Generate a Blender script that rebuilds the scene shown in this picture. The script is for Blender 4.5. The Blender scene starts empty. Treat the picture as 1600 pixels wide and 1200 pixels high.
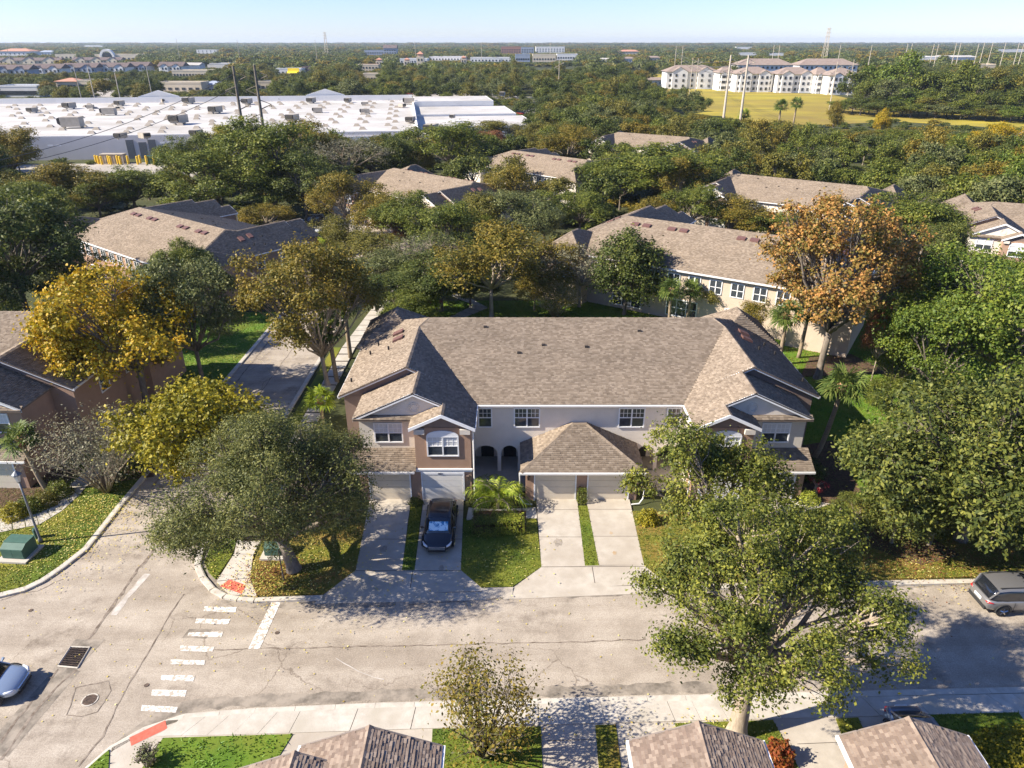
import bpy, math, random
import numpy as np
from mathutils import Vector, Matrix
R_ = math.radians
sc = bpy.context.scene
col = sc.collection
# ---------------------------------------------------------------- camera, light, exposure
CAM_H = 27.0; FPX = 1109.0; PITCH = math.atan(535.0/FPX)
cam_d = bpy.data.cameras.new('camera'); cam = bpy.data.objects.new('camera', cam_d); col.objects.link(cam)
cam.location = (0, 0, CAM_H); cam.rotation_euler = (math.pi/2 - PITCH, 0, 0)
cam_d.sensor_width = 36; cam_d.lens = 36*FPX/1600; cam_d.clip_start = .5; cam_d.clip_end = 30000
sc.camera = cam
SUN_AZ = R_(11); SUN_EL = R_(36)      # light travels along +X turned 8 degrees towards +Y
w = bpy.data.worlds.new('World'); sc.world = w; w.use_nodes = True
nt = w.node_tree; bg = nt.nodes['Background']
sky = nt.nodes.new('ShaderNodeTexSky'); sky.sky_type = 'NISHITA'; sky.sun_disc = False
sky.sun_elevation = SUN_EL; sky.sun_rotation = R_(270) - SUN_AZ
sky.altitude = 30; sky.air_density = 1.0; sky.dust_density = .1; sky.ozone_density = 3.5
wb = nt.nodes.new('ShaderNodeMix'); wb.data_type = 'RGBA'; wb.blend_type = 'MULTIPLY'; wb.inputs[0].default_value = 1; wb.inputs[7].default_value = (.70, .775, 1.09, 1)
nt.links.new(sky.outputs[0], wb.inputs[6]); nt.links.new(wb.outputs[2], bg.inputs[0]); bg.inputs[1].default_value = .082
sd = bpy.data.lights.new('sun', 'SUN'); sd.energy = 4.85; sd.angle = R_(.55); sd.color = (1, .915, .79)
so = bpy.data.objects.new('sun', sd); col.objects.link(so)
tv = Vector((math.cos(SUN_EL)*math.cos(SUN_AZ), math.cos(SUN_EL)*math.sin(SUN_AZ), -math.sin(SUN_EL)))
so.rotation_euler = tv.to_track_quat('-Z', 'Y').to_euler(); so.location = (-40, -10, 60)
sc.view_settings.view_transform = 'Standard'; sc.view_settings.look = 'None'
sc.view_settings.exposure = 1.22; sc.view_settings.gamma = 1; sc.view_settings.use_curve_mapping = False

CP, SP = math.cos(PITCH), math.sin(PITCH)
def G(u, v, z=0.0):
    """real place seen at (u, v) of the 1600x1200 photograph at height z"""
    dn = FPX*SP + (v-600)*CP; fw = FPX*CP - (v-600)*SP; h = CAM_H - z
    return ((u-800)*h/dn, fw*h/dn)
def HT(v, Y):
    """height of a point seen at row v if it stands Y metres ahead"""
    return CAM_H - Y*(FPX*SP + (v-600)*CP)/(FPX*CP - (v-600)*SP)
def PXM(Y, z=0):     # photo pixels per metre at a place
    return FPX/(Y*CP + (CAM_H-z)*SP)

# ---------------------------------------------------------------- materials
MATS = {}
def nodes(name):
    m = bpy.data.materials.new(name); m.use_nodes = True
    n = m.node_tree; b = n.nodes['Principled BSDF']; return m, n, b
def ramp(n, cols, pos=None, interp='LINEAR'):
    r = n.nodes.new('ShaderNodeValToRGB'); e = r.color_ramp.elements; r.color_ramp.interpolation = interp
    k = len(cols)
    while len(e) < k: e.new(.5)
    for i, c in enumerate(cols):
        e[i].position = pos[i] if pos else i/(k-1); e[i].color = (*c, 1)
    return r
def noise(n, scale, detail=4, rough=.6, vec=None, stretch=None):
    t = n.nodes.new('ShaderNodeTexNoise'); t.inputs['Scale'].default_value = scale
    t.inputs['Detail'].default_value = detail; t.inputs['Roughness'].default_value = rough
    if vec is None:
        g = n.nodes.new('ShaderNodeNewGeometry'); vec = g.outputs['Position']
    if stretch:
        mp = n.nodes.new('ShaderNodeMapping'); mp.inputs['Scale'].default_value = stretch
        n.links.new(vec, mp.inputs[0]); vec = mp.outputs[0]
    n.links.new(vec, t.inputs['Vector']); return t
def mat(name, c1, c2=None, scale=3, rough=.8, bump=0, bscale=None, spec=.3, metal=0, stretch=None, coords='world', pos=(.3, .7), big=None, bigc=None):
    if name in MATS: return MATS[name]
    m, n, b = nodes(name)
    b.inputs['Roughness'].default_value = rough; b.inputs['Specular IOR Level'].default_value = spec
    b.inputs['Metallic'].default_value = metal
    vec = None
    if coords == 'object':
        tc = n.nodes.new('ShaderNodeTexCoord'); vec = tc.outputs['Object']
    if c2 is None: b.inputs['Base Color'].default_value = (*c1, 1)
    else:
        t = noise(n, scale, 5, .65, vec, stretch); r = ramp(n, [c1, c2], pos); n.links.new(t.outputs['Fac'], r.inputs[0])
        out = r.outputs[0]
        if big:
            t2 = noise(n, big, 4, .6, vec); r2 = ramp(n, [(0, 0, 0), (1, 1, 1)], (.42, .68)); n.links.new(t2.outputs['Fac'], r2.inputs[0])
            mx = n.nodes.new('ShaderNodeMix'); mx.data_type = 'RGBA'
            n.links.new(r2.outputs[0], mx.inputs[0]); n.links.new(out, mx.inputs[6]); mx.inputs[7].default_value = (*bigc, 1)
            out = mx.outputs[2]
        n.links.new(out, b.inputs['Base Color'])
    if bump:
        t = noise(n, bscale or scale*4, 3, .6, vec); bp = n.nodes.new('ShaderNodeBump')
        bp.inputs['Strength'].default_value = bump; bp.inputs['Distance'].default_value = .02
        n.links.new(t.outputs['Fac'], bp.inputs['Height']); n.links.new(bp.outputs[0], b.inputs['Normal'])
    MATS[name] = m; return m
def leafmat(name, cols, trans=.30, big=.35):
    """leaf material: each leaf (mesh island) has its own tint, with drifts of tint through the crown"""
    m, n, b = nodes(name)
    g = n.nodes.new('ShaderNodeNewGeometry'); tc = n.nodes.new('ShaderNodeTexCoord')
    t = noise(n, big, 3, .6, tc.outputs['Object'])
    ma = n.nodes.new('ShaderNodeMath'); ma.operation = 'MULTIPLY_ADD'
    n.links.new(g.outputs['Random Per Island'], ma.inputs[0]); ma.inputs[1].default_value = .75
    mb = n.nodes.new('ShaderNodeMath'); mb.operation = 'MULTIPLY_ADD'; mb.inputs[1].default_value = 1.5; mb.inputs[2].default_value = -.58
    n.links.new(t.outputs['Fac'], mb.inputs[0]); n.links.new(mb.outputs[0], ma.inputs[2])
    r = ramp(n, cols); n.links.new(ma.outputs[0], r.inputs[0])
    n.links.new(r.outputs[0], b.inputs['Base Color']); b.inputs['Roughness'].default_value = .55
    b.inputs['Specular IOR Level'].default_value = .28
    tr = n.nodes.new('ShaderNodeBsdfTranslucent'); n.links.new(r.outputs[0], tr.inputs[0])
    mx = n.nodes.new('ShaderNodeMixShader'); mx.inputs[0].default_value = trans
    n.links.new(b.outputs[0], mx.inputs[1]); n.links.new(tr.outputs[0], mx.inputs[2])
    n.links.new(mx.outputs[0], n.nodes['Material Output'].inputs[0]); MATS[name] = m; return m
def tilemat(name, cols, rough=.9, pos=None):
    m, n, b = nodes(name); g = n.nodes.new('ShaderNodeNewGeometry')
    r = ramp(n, cols, pos); n.links.new(g.outputs['Random Per Island'], r.inputs[0])
    tc = n.nodes.new('ShaderNodeTexCoord')
    t = noise(n, .45, 4, .7, tc.outputs['Object']); t2 = noise(n, 40, 2, .5, tc.outputs['Object'])
    r2 = ramp(n, [(.84, .84, .84), (1.1, 1.1, 1.1)], (.3, .7)); n.links.new(t.outputs['Fac'], r2.inputs[0])
    mx = n.nodes.new('ShaderNodeMix'); mx.data_type = 'RGBA'; mx.blend_type = 'MULTIPLY'; mx.inputs[0].default_value = 1
    n.links.new(r.outputs[0], mx.inputs[6]); n.links.new(r2.outputs[0], mx.inputs[7])
    n.links.new(mx.outputs[2], b.inputs['Base Color']); b.inputs['Roughness'].default_value = rough
    b.inputs['Specular IOR Level'].default_value = .2
    bp = n.nodes.new('ShaderNodeBump'); bp.inputs['Strength'].default_value = .4; bp.inputs['Distance'].default_value = .01
    n.links.new(t2.outputs['Fac'], bp.inputs['Height']); n.links.new(bp.outputs[0], b.inputs['Normal'])
    MATS[name] = m; return m

L = {}
L['dark'] = leafmat('leaf_dark_green', [(.030, .044, .009), (.078, .105, .020), (.18, .19, .038)])
L['mid'] = leafmat('leaf_mid_green', [(.042, .062, .010), (.110, .140, .020), (.26, .26, .040)])
L['bright'] = leafmat('leaf_bright_green', [(.045, .080, .012), (.105, .155, .020), (.23, .26, .035)])
L['olive'] = leafmat('leaf_olive', [(.055, .062, .012), (.15, .14, .024), (.28, .235, .04)])
L['golden'] = leafmat('leaf_golden_olive', [(.06, .075, .012), (.19, .155, .022), (.34, .235, .035)])
L['gold'] = leafmat('leaf_gold', [(.14, .14, .012), (.38, .29, .015), (.62, .36, .020)])
L['yellow'] = leafmat('leaf_yellow_green', [(.10, .11, .012), (.25, .225, .016), (.46, .36, .025)])
L['orange'] = leafmat('leaf_orange_brown', [(.10, .12, .022), (.29, .19, .045), (.56, .27, .08)], big=.8)
L['greygreen'] = leafmat('leaf_grey_green', [(.05, .066, .022), (.125, .145, .045), (.25, .25, .09)])
L['oakfine'] = leafmat('leaf_fine_oak', [(.040, .052, .014), (.120, .135, .034), (.30, .29, .085)], big=.6)
L['oakbig'] = leafmat('leaf_big_oak', [(.034, .050, .010), (.12, .142, .020), (.30, .29, .045)], big=.6)
L['magnolia'] = leafmat('leaf_magnolia', [(.030, .045, .012), (.092, .115, .022), (.24, .24, .045)], big=.9)
L['palegrey'] = leafmat('leaf_pale_sparse', [(.10, .10, .06), (.20, .19, .11), (.32, .29, .18)])
L['redbrown'] = leafmat('leaf_red_brown', [(.10, .06, .02), (.24, .10, .04), (.30, .14, .07)])
L['palm'] = leafmat('leaf_palm', [(.04, .07, .015), (.10, .15, .03), (.22, .25, .06)])
L['palmlime'] = leafmat('leaf_palm_lime', [(.08, .13, .01), (.20, .27, .02), (.38, .40, .04)])
L['red'] = leafmat('leaf_red', [(.25, .01, .02), (.55, .03, .05), (.7, .08, .1)])
L['croton'] = leafmat('leaf_croton', [(.08, .09, .01), (.26, .05, .02), (.42, .17, .03)])
L['litter'] = leafmat('leaf_litter', [(.30, .19, .04), (.55, .44, .10), (.66, .60, .25)], trans=.05)
BARK = mat('bark', (.10, .08, .06), (.25, .21, .165), 5, .95, .8, 18, coords='object', stretch=(1, 1, .3))
BARKP = mat('bark_pale', (.22, .17, .12), (.42, .35, .26), 5, .95, .6, 18, coords='object', stretch=(1, 1, .3))
PALMB = mat('bark_palm', (.20, .15, .10), (.36, .28, .19), 6, .95, .8, 14, coords='object', stretch=(.4, .4, 3))
BOOT = mat('palm_boots', (.25, .13, .06), (.50, .30, .16), 9, .95, .6, 20)
# surfaces
M = {}
M['grass'] = mat('lawn_grass', (.050, .085, .009), (.115, .165, .014), 1.1, .95, .7, 22, big=.22, bigc=(.20, .185, .02))
M['grassb'] = mat('lawn_grass_bright', (.055, .115, .008), (.115, .195, .014), .7, .95, .7, 20, big=.3, bigc=(.15, .17, .02))
M['grassdry'] = mat('lawn_grass_dry', (.09, .12, .012), (.20, .17, .022), 1.6, .95, .7, 22, big=.5, bigc=(.26, .155, .045))
M['wild'] = mat('wild_ground', (.030, .042, .012), (.075, .075, .025), .12, 1, .5, 3)
M['mulch'] = mat('mulch', (.05, .03, .02), (.14, .085, .05), 6, 1, .7, 20)
M['conc'] = mat('concrete', (.375, .33, .265), (.49, .44, .365), 1.3, .9, .25, 14, big=.35, bigc=(.36, .31, .245))
M['conc2'] = mat('concrete_walk', (.40, .36, .30), (.54, .50, .43), 2.2, .9, .25, 14, big=.6, bigc=(.40, .36, .29))
M['curb'] = mat('concrete_curb', (.40, .36, .30), (.56, .52, .44), 2.5, .9, .25, 14)
M['joint'] = mat('concrete_joint', (.06, .05, .042), (.13, .11, .09), 3, 1)
M['white'] = mat('white_trim', (.76, .76, .75), (.84, .84, .83), 3, .55, coords='object')
M['cream'] = mat('cream_stucco', (.60, .545, .46), (.67, .61, .52), 1.5, .85, .2, 30, coords='object')
M['pale'] = mat('pale_siding', (.68, .61, .51), (.75, .68, .58), 1.2, .8, .15, 30, coords='object')
M['tan'] = mat('tan_stucco', (.34, .215, .145), (.40, .26, .18), 1.4, .9, .3, 30, coords='object')
M['brown'] = mat('brown_stucco', (.20, .145, .118), (.245, .175, .142), 1.4, .9, .3, 30, coords='object')
M['gutter'] = mat('gutter_white', (.72, .70, .66), (.80, .78, .75), 4, .5)
M['door'] = mat('garage_door_cream', (.60, .52, .40), (.66, .58, .45), 1.4, .55, coords='object')
M['doorw'] = mat('garage_door_white', (.70, .67, .61), (.75, .72, .66), 1.4, .5, coords='object')
M['curtain'] = mat('window_blind', (.55, .55, .53), (.70, .70, .68), 14, .8, coords='object', stretch=(6, 1, .2))
M['glass'] = mat('window_glass', (.025, .03, .038), (.07, .08, .095), 2.2, .08, spec=.9, coords='object')
M['dark'] = mat('dark_recess', (.03, .028, .026), (.05, .046, .042), 2, .8)
M['flash'] = mat('valley_flashing', (.16, .13, .11), (.24, .20, .17), 3, .7)
M['roofbase'] = mat('roof_underlay', (.14, .105, .08), (.2, .155, .12), 2, .95)
SHING = tilemat('shingle_tan', [(.168, .130, .095), (.212, .166, .122), (.240, .190, .141), (.285, .229, .172)], pos=(0, .4, .7, 1))
SHINGF = tilemat('shingle_rose', [(.185, .136, .102), (.23, .172, .130), (.262, .20, .152), (.31, .242, .186)], pos=(0, .35, .65, 1))
M['iron'] = mat('cast_iron', (.06, .045, .035), (.16, .11, .08), 9, .8, .3, 30)
M['paint'] = mat('road_paint', (.40, .345, .275), (.74, .71, .65), 4.5, .8, .3, 30, pos=(.44, .54))
M['red_mat'] = mat('tactile_red', (.50, .10, .06), (.58, .15, .10), 6, .85, .4, 50)
M['black'] = mat('black_rubber', (.02, .02, .02), (.035, .035, .035), 10, .8)
M['pole'] = mat('lamp_pole_grey', (.13, .14, .15), (.20, .21, .22), 6, .5, metal=.3)
M['green_metal'] = mat('green_metal', (.045, .10, .075), (.07, .14, .105), 3, .55)
M['concpole'] = mat('concrete_pole', (.42, .36, .28), (.55, .48, .38), 1.2, .9)
M['wood_pole'] = mat('wooden_pole', (.12, .10, .08), (.22, .19, .15), 2, .9)
M['steelw'] = mat('white_membrane', (.44, .42, .385), (.53, .51, .475), .25, .8, big=.07, bigc=(.36, .335, .29))
M['greywall'] = mat('grey_block_wall', (.66, .61, .58), (.74, .69, .66), .3, .9)
M['ac'] = mat('rooftop_unit', (.32, .28, .22), (.44, .39, .32), .8, .7)
M['asph2'] = mat('parking_asphalt', (.30, .27, .23), (.42, .38, .32), .12, .95)
M['yellow'] = mat('yellow_paint', (.65, .42, .03), (.75, .50, .05), 3, .6)
M['field'] = mat('field_grass', (.20, .18, .022), (.44, .34, .035), .06, 1, .6, .6, stretch=(.5, 1.6, 1), big=.012, bigc=(.20, .14, .035))
M['wire'] = mat('wire', (.10, .10, .10))
M['vent'] = mat('roof_vent', (.12, .062, .052), (.17, .09, .075), 5, .6)
M['ventb'] = mat('roof_pipe', (.03, .025, .022))
M['stone_white'] = mat('far_white_wall', (.66, .64, .60), (.76, .74, .70), .2, .85)
M['far_cream'] = mat('far_cream_wall', (.58, .49, .34), (.66, .56, .42), .2, .85)
M['far_roof'] = mat('far_brown_roof', (.22, .165, .135), (.30, .235, .19), .5, .9)
M['far_red'] = mat('far_terracotta', (.42, .20, .13), (.50, .26, .18), .5, .9)
M['far_dark'] = mat('far_dark_roof', (.10, .075, .07), (.16, .12, .11), .5, .9)
M['far_blue'] = mat('far_bluegrey', (.26, .30, .36), (.34, .38, .44), .2, .8)
M['brick'] = mat('far_brick', (.32, .15, .10), (.40, .21, .15), .5, .9)
M['salmon'] = mat('far_salmon', (.52, .34, .24), (.6, .42, .32), .5, .9)
def road_mat():
    m, n, b = nodes('asphalt_road')
    t1 = noise(n, .55, 6, .7); r1 = ramp(n, [(.255, .215, .168), (.36, .310, .248), (.44, .388, .318)], (.25, .5, .8)); n.links.new(t1.outputs['Fac'], r1.inputs[0])
    t2 = noise(n, .28, 5, .75); r2 = ramp(n, [(1, 1, 1), (.45, .42, .40)], (.55, .76)); n.links.new(t2.outputs['Fac'], r2.inputs[0])
    t3 = noise(n, 16, 4, .8); r3 = ramp(n, [(.72, .72, .72), (1.2, 1.2, 1.2)], (.35, .65)); n.links.new(t3.outputs['Fac'], r3.inputs[0])
    t4 = noise(n, .35, 4, .6, stretch=(.25, 2.2, 1)); r4 = ramp(n, [(.86, .84, .82), (1.12, 1.12, 1.12)], (.35, .65)); n.links.new(t4.outputs['Fac'], r4.inputs[0])
    out = r1.outputs[0]
    for r in (r2, r3, r4):
        mx = n.nodes.new('ShaderNodeMix'); mx.data_type = 'RGBA'; mx.blend_type = 'MULTIPLY'; mx.inputs[0].default_value = 1
        n.links.new(out, mx.inputs[6]); n.links.new(r.outputs[0], mx.inputs[7]); out = mx.outputs[2]
    v = n.nodes.new('ShaderNodeTexVoronoi'); v.feature = 'DISTANCE_TO_EDGE'; v.inputs['Scale'].default_value = .33; v.inputs['Randomness'].default_value = 1
    g = n.nodes.new('ShaderNodeNewGeometry'); nn = noise(n, 1.2, 4, .7); ad = n.nodes.new('ShaderNodeMix'); ad.data_type = 'RGBA'; ad.blend_type = 'LINEAR_LIGHT'; ad.inputs[0].default_value = .35
    n.links.new(g.outputs['Position'], ad.inputs[6]); n.links.new(nn.outputs['Color'], ad.inputs[7]); n.links.new(ad.outputs[2], v.inputs['Vector'])
    rv = ramp(n, [(.55, .52, .50), (1, 1, 1)], (.0, .014)); n.links.new(v.outputs['Distance'], rv.inputs[0])
    msk = noise(n, .12, 2, .5); rm = ramp(n, [(1, 1, 1), (0, 0, 0)], (.48, .58)); n.links.new(msk.outputs['Fac'], rm.inputs[0])
    mv = n.nodes.new('ShaderNodeMix'); mv.data_type = 'RGBA'; n.links.new(rm.outputs[0], mv.inputs[0]); n.links.new(rv.outputs[0], mv.inputs[6]); mv.inputs[7].default_value = (1, 1, 1, 1)
    mx = n.nodes.new('ShaderNodeMix'); mx.data_type = 'RGBA'; mx.blend_type = 'MULTIPLY'; mx.inputs[0].default_value = 1
    n.links.new(out, mx.inputs[6]); n.links.new(mv.outputs[2], mx.inputs[7])
    n.links.new(mx.outputs[2], b.inputs['Base Color']); b.inputs['Roughness'].default_value = .92; b.inputs['Specular IOR Level'].default_value = .2
    bp = n.nodes.new('ShaderNodeBump'); bp.inputs['Strength'].default_value = .4; bp.inputs['Distance'].default_value = .01
    n.links.new(t3.outputs['Fac'], bp.inputs['Height']); n.links.new(bp.outputs[0], b.inputs['Normal'])
    return m
M['road'] = road_mat()
M['stain'] = mat('asphalt_worn_dark', (.14, .12, .095), (.31, .265, .21), 1.2, .95, .4, 20, pos=(.36, .60))
M['seam'] = mat('asphalt_seam', (.13, .10, .075), (.26, .215, .17), 2.5, .95, pos=(.4, .6))
M['patchl'] = mat('asphalt_patch_pale', (.38, .34, .29), (.50, .46, .41), 2, .95, pos=(.4, .6))

# ---------------------------------------------------------------- mesh helpers
class MB:
    def __init__(s): s.v = []; s.f = []
    def quad(s, *p):
        i = len(s.v); s.v += [tuple(q) for q in p]; s.f.append(tuple(range(i, i+len(p)))); return s
    def box(s, x0, y0, z0, x1, y1, z1):
        i = len(s.v)
        s.v += [(x0, y0, z0), (x1, y0, z0), (x1, y1, z0), (x0, y1, z0), (x0, y0, z1), (x1, y0, z1), (x1, y1, z1), (x0, y1, z1)]
        s.f += [tuple(i+k for k in q) for q in ((0, 3, 2, 1), (4, 5, 6, 7), (0, 1, 5, 4), (1, 2, 6, 5), (2, 3, 7, 6), (3, 0, 4, 7))]; return s
    def prism(s, pts, z0, z1, bottom=False):
        a = sum(pts[i][0]*pts[(i+1) % len(pts)][1]-pts[(i+1) % len(pts)][0]*pts[i][1] for i in range(len(pts)))
        if a < 0: pts = pts[::-1]
        i = len(s.v); k = len(pts)
        s.v += [(p[0], p[1], z0) for p in pts] + [(p[0], p[1], z1) for p in pts]
        s.f.append(tuple(range(i+k, i+2*k)))
        if bottom: s.f.append(tuple(range(i+k-1, i-1, -1)))
        for j in range(k): s.f.append((i+j, i+(j+1) % k, i+k+(j+1) % k, i+k+j))
        return s
    def slab(s, pts, t):
        """3-D planar polygon (ccw from above) thickened downwards by t"""
        i = len(s.v); k = len(pts); s.v += [tuple(p) for p in pts] + [(p[0], p[1], p[2]-t) for p in pts]
        s.f.append(tuple(range(i, i+k))); s.f.append(tuple(range(i+2*k-1, i+k-1, -1)))
        for j in range(k): s.f.append((i+j, i+k+j, i+k+(j+1) % k, i+(j+1) % k))
        return s
    def tube(s, pts, rad, n=6, cap=True):
        pts = [Vector(p) for p in pts]; base = len(s.v); m = len(pts)
        if not hasattr(rad, '__len__'): rad = [rad]*m
        for k, p in enumerate(pts):
            d = (pts[min(k+1, m-1)] - pts[max(k-1, 0)])
            d = d.normalized() if d.length > 1e-6 else Vector((0, 0, 1))
            a = d.cross(Vector((0, 0, 1)));
            if a.length < .1: a = d.cross(Vector((0, 1, 0)))
            a.normalize(); b = d.cross(a)
            for j in range(n):
                t = 2*math.pi*j/n; s.v.append(tuple(p + (a*math.cos(t) + b*math.sin(t))*rad[k]))
        for k in range(m-1):
            for j in range(n):
                j2 = (j+1) % n; s.f.append((base+k*n+j, base+(k+1)*n+j, base+(k+1)*n+j2, base+k*n+j2))
        if cap:
            s.f.append(tuple(base+j for j in range(n))); s.f.append(tuple(base+(m-1)*n+j for j in reversed(range(n))))
        return s
    def mesh(s, name, m=None, smooth=False):
        me = bpy.data.meshes.new(name); me.from_pydata(s.v, [], s.f)
        if m: me.materials.append(m)
        if smooth: me.polygons.foreach_set('use_smooth', [True]*len(me.polygons))
        me.update(); return me
    def build(s, name, m=None, parent=None, smooth=False, **kw):
        return link(name, s.mesh(name, m, smooth), parent, **kw)
def link(name, me, parent=None, loc=None, label=None, cat=None, group=None, kind=None):
    o = bpy.data.objects.new(name, me); col.objects.link(o)
    if parent: o.parent = parent
    if loc is not None: o.location = loc
    tag(o, label, cat, group, kind); return o
def tag(o, label=None, cat=None, group=None, kind=None):
    if label: o['label'] = label
    if cat: o['category'] = cat
    if group: o['group'] = group
    if kind: o['kind'] = kind
    return o
def thing(name, label, cat, loc=(0, 0, 0), rz=0, group=None):
    o = link(name, None, None, loc, label, cat, group); o.rotation_euler = (0, 0, rz); o.empty_display_size = .3; return o
def npmesh(name, V, F, m=None):
    """V (n,3) array, F (k,4) or (k,3) array"""
    me = bpy.data.meshes.new(name); k = F.shape[1]
    me.vertices.add(len(V)); me.vertices.foreach_set('co', np.asarray(V, dtype=np.float32).ravel())
    me.loops.add(F.size); me.loops.foreach_set('vertex_index', F.astype(np.int32).ravel())
    me.polygons.add(len(F)); me.polygons.foreach_set('loop_start', np.arange(0, F.size, k, dtype=np.int32))
    me.update(calc_edges=True)
    if m: me.materials.append(m)
    return me
KIDS = {}
def dup(root, loc, rz=0, sc_=1, label=None, group=None, name=None, z=None):
    c = root.copy(); col.objects.link(c); c.location = loc; c.rotation_euler = (0, 0, rz)
    c.scale = (sc_, sc_, sc_) if not hasattr(sc_, '__len__') else sc_
    if label: c['label'] = label
    if group: c['group'] = group
    kids = KIDS.get(root.name)
    if kids is None: kids = [(ch, list(ch.children)) for ch in root.children]; KIDS[root.name] = kids
    for ch, sub in kids:
        d = ch.copy(); col.objects.link(d); d.parent = c
        for g in sub:
            e = g.copy(); col.objects.link(e); e.parent = d
    return c
def setmat(o, m):
    o.material_slots[0].link = 'OBJECT'; o.material_slots[0].material = m
# ---------------------------------------------------------------- vegetation builders
def unit(a): return a/np.maximum(np.linalg.norm(a, axis=1, keepdims=True), 1e-9)
def leaves(P, out, size, rng, ar=.55, up=.35, wob=.85, var=.5):
    n = len(P); N = unit(out*.6 + np.array([0, 0, up]) + rng.normal(0, wob, (n, 3))*.6)
    A = unit(np.cross(N, rng.normal(0, 1, (n, 3)))); B = np.cross(N, A)
    s = size*(1 + rng.uniform(-var, var, (n, 1))); A = A*s*.5; B = B*s*.5*ar
    fold = N*s*.10
    V = np.empty((n, 4, 3)); V[:, 0] = P-A; V[:, 1] = P+B+fold; V[:, 2] = P+A; V[:, 3] = P-B+fold
    F = np.arange(n*4).reshape(n, 4); return V.reshape(-1, 3), F
def sphdir(n, rng, zmin=-1.):
    z = rng.uniform(zmin, 1, n); t = rng.uniform(0, 2*np.pi, n); r = np.sqrt(np.maximum(0, 1-z*z))
    return np.stack([r*np.cos(t), r*np.sin(t), z], 1)
def crown_points(rng, R, H, z0, lobes, clusters, per, crad, lobe_r=(.34, .52), zmin=-.45, spread=.62, sprig=0, flat=1.0):
    """lumpy crown: lobes on an ellipsoid, leaf clusters on the lobes, leaves in the clusters"""
    D = sphdir(lobes, rng, zmin); c0 = np.array([0, 0, z0+H/2])
    S = np.array([R*spread, R*spread, H/2*spread*flat])
    LC = c0 + D*S*rng.uniform(.62, 1.22, (lobes, 1)); LC[0] = c0 + np.array([0, 0, H*.12])
    LR = R*rng.uniform(*lobe_r, lobes); zs = min(1.0, H/(2*R))*1.05
    k = rng.integers(0, lobes, clusters); d = sphdir(clusters, rng, -.75)
    d = unit(d + .55*unit(LC[k]-c0+1e-6))
    rr = LR[k][:, None]*np.where(rng.uniform(0, 1, (clusters, 1)) < .78, rng.uniform(.78, 1.08, (clusters, 1)), rng.uniform(.35, .75, (clusters, 1)))
    C = LC[k] + d*rr*np.array([1, 1, zs])
    kk = np.repeat(np.arange(clusters), per)
    P = C[kk] + rng.normal(0, 1, (len(kk), 3))*crad*rng.uniform(.6, 1.3, (clusters, 1))[kk]*np.array([1, 1, .75])
    O = unit(d[kk] + .7*unit(P-C[kk]))
    if sprig:
        q = rng.integers(0, clusters, sprig); dirs = unit(d[q] + rng.normal(0, .45, (sprig, 3)))
        ln = rng.uniform(.4, 1.15, (sprig, 1))*crad*2.6; t = np.linspace(.15, 1, 12)
        PP = (C[q][:, None, :] + dirs[:, None, :]*ln[:, None, :]*t[None, :, None] + rng.normal(0, .045, (sprig, 12, 3))).reshape(-1, 3)
        PP[:, 2] -= np.tile(t**2*.12, sprig)
        P = np.concatenate([P, PP]); O = np.concatenate([O, np.repeat(dirs, 12, 0)])
    return P, O, LC, C, k
def limbs(rng, base_h, tr, LC, C, k, R, twig=2, n=7, lean=(0, 0), forks=0, bend=.35):
    mb = MB(); top = Vector((lean[0], lean[1], base_h))
    mb.tube([(0, 0, -.15), (0, 0, .05), (lean[0]*.15, lean[1]*.15, .5), (lean[0]*.5, lean[1]*.5, base_h*.55), top], [tr*1.55, tr*1.35, tr*1.05, tr*.92, tr*.85], n+2)
    for i, c in enumerate(LC):
        c = Vector(c); mid = top.lerp(c, .5) + Vector((rng.normal(0, bend), rng.normal(0, bend), -abs(rng.normal(.25, .2))*R*.15))
        r = tr*rng.uniform(.38, .55)
        mb.tube([top - Vector((0, 0, tr*.6)), top.lerp(mid, .5) + Vector((rng.normal(0, .1), rng.normal(0, .1), 0)), mid, mid.lerp(c, .6), c], [r*1.2, r, r*.75, r*.5, r*.3], n)
        idx = np.where(k == i)[0][:twig]
        for j in idx:
            q = Vector(C[j]); s = mid.lerp(c, rng.uniform(.2, .9)); m2 = s.lerp(q, .5) + Vector((rng.normal(0, .12), rng.normal(0, .12), rng.normal(0, .1)))
            mb.tube([s, m2, q], [r*.34, r*.22, r*.09], 4, cap=False)
    return mb
def tree_proto(seed, R, H, z0, leaf, lobes=11, clusters=260, per=40, crad=.42, size=.16, trunk=.2, bark=None, twig=5, sprig=60, ar=.55, lean=(0, 0), name='tree', **kw):
    """returns (trunk mesh, crown mesh) of a tree with crown radius R, crown height H starting at z0"""
    rng = np.random.default_rng(seed)
    P, O, LC, C, k = crown_points(rng, R, H, z0, lobes, clusters, per, crad, sprig=sprig, **kw)
    if lean != (0, 0): P[:, :2] += np.array(lean)*.0
    V, F = leaves(P, O, size, rng, ar)
    cm = npmesh(name+'_crown', V, F, leaf)
    tm = limbs(rng, max(z0*1.0, .6)+H*.12, trunk, LC, C, k, R, twig, lean=lean).mesh(name+'_trunk', bark or BARK, True)
    return tm, cm
def put_tree(pair, x, y, s, label, group=None, rz=0, leaf=None, name='tree', cat='tree', sz=None, z=0):
    t = thing(name, label, cat, (x, y, z), rz, group); t.scale = (s, s, sz or s)
    link('trunk', pair[0], t); c = link('crown', pair[1], t)
    if leaf: setmat(c, leaf)
    return t
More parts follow.
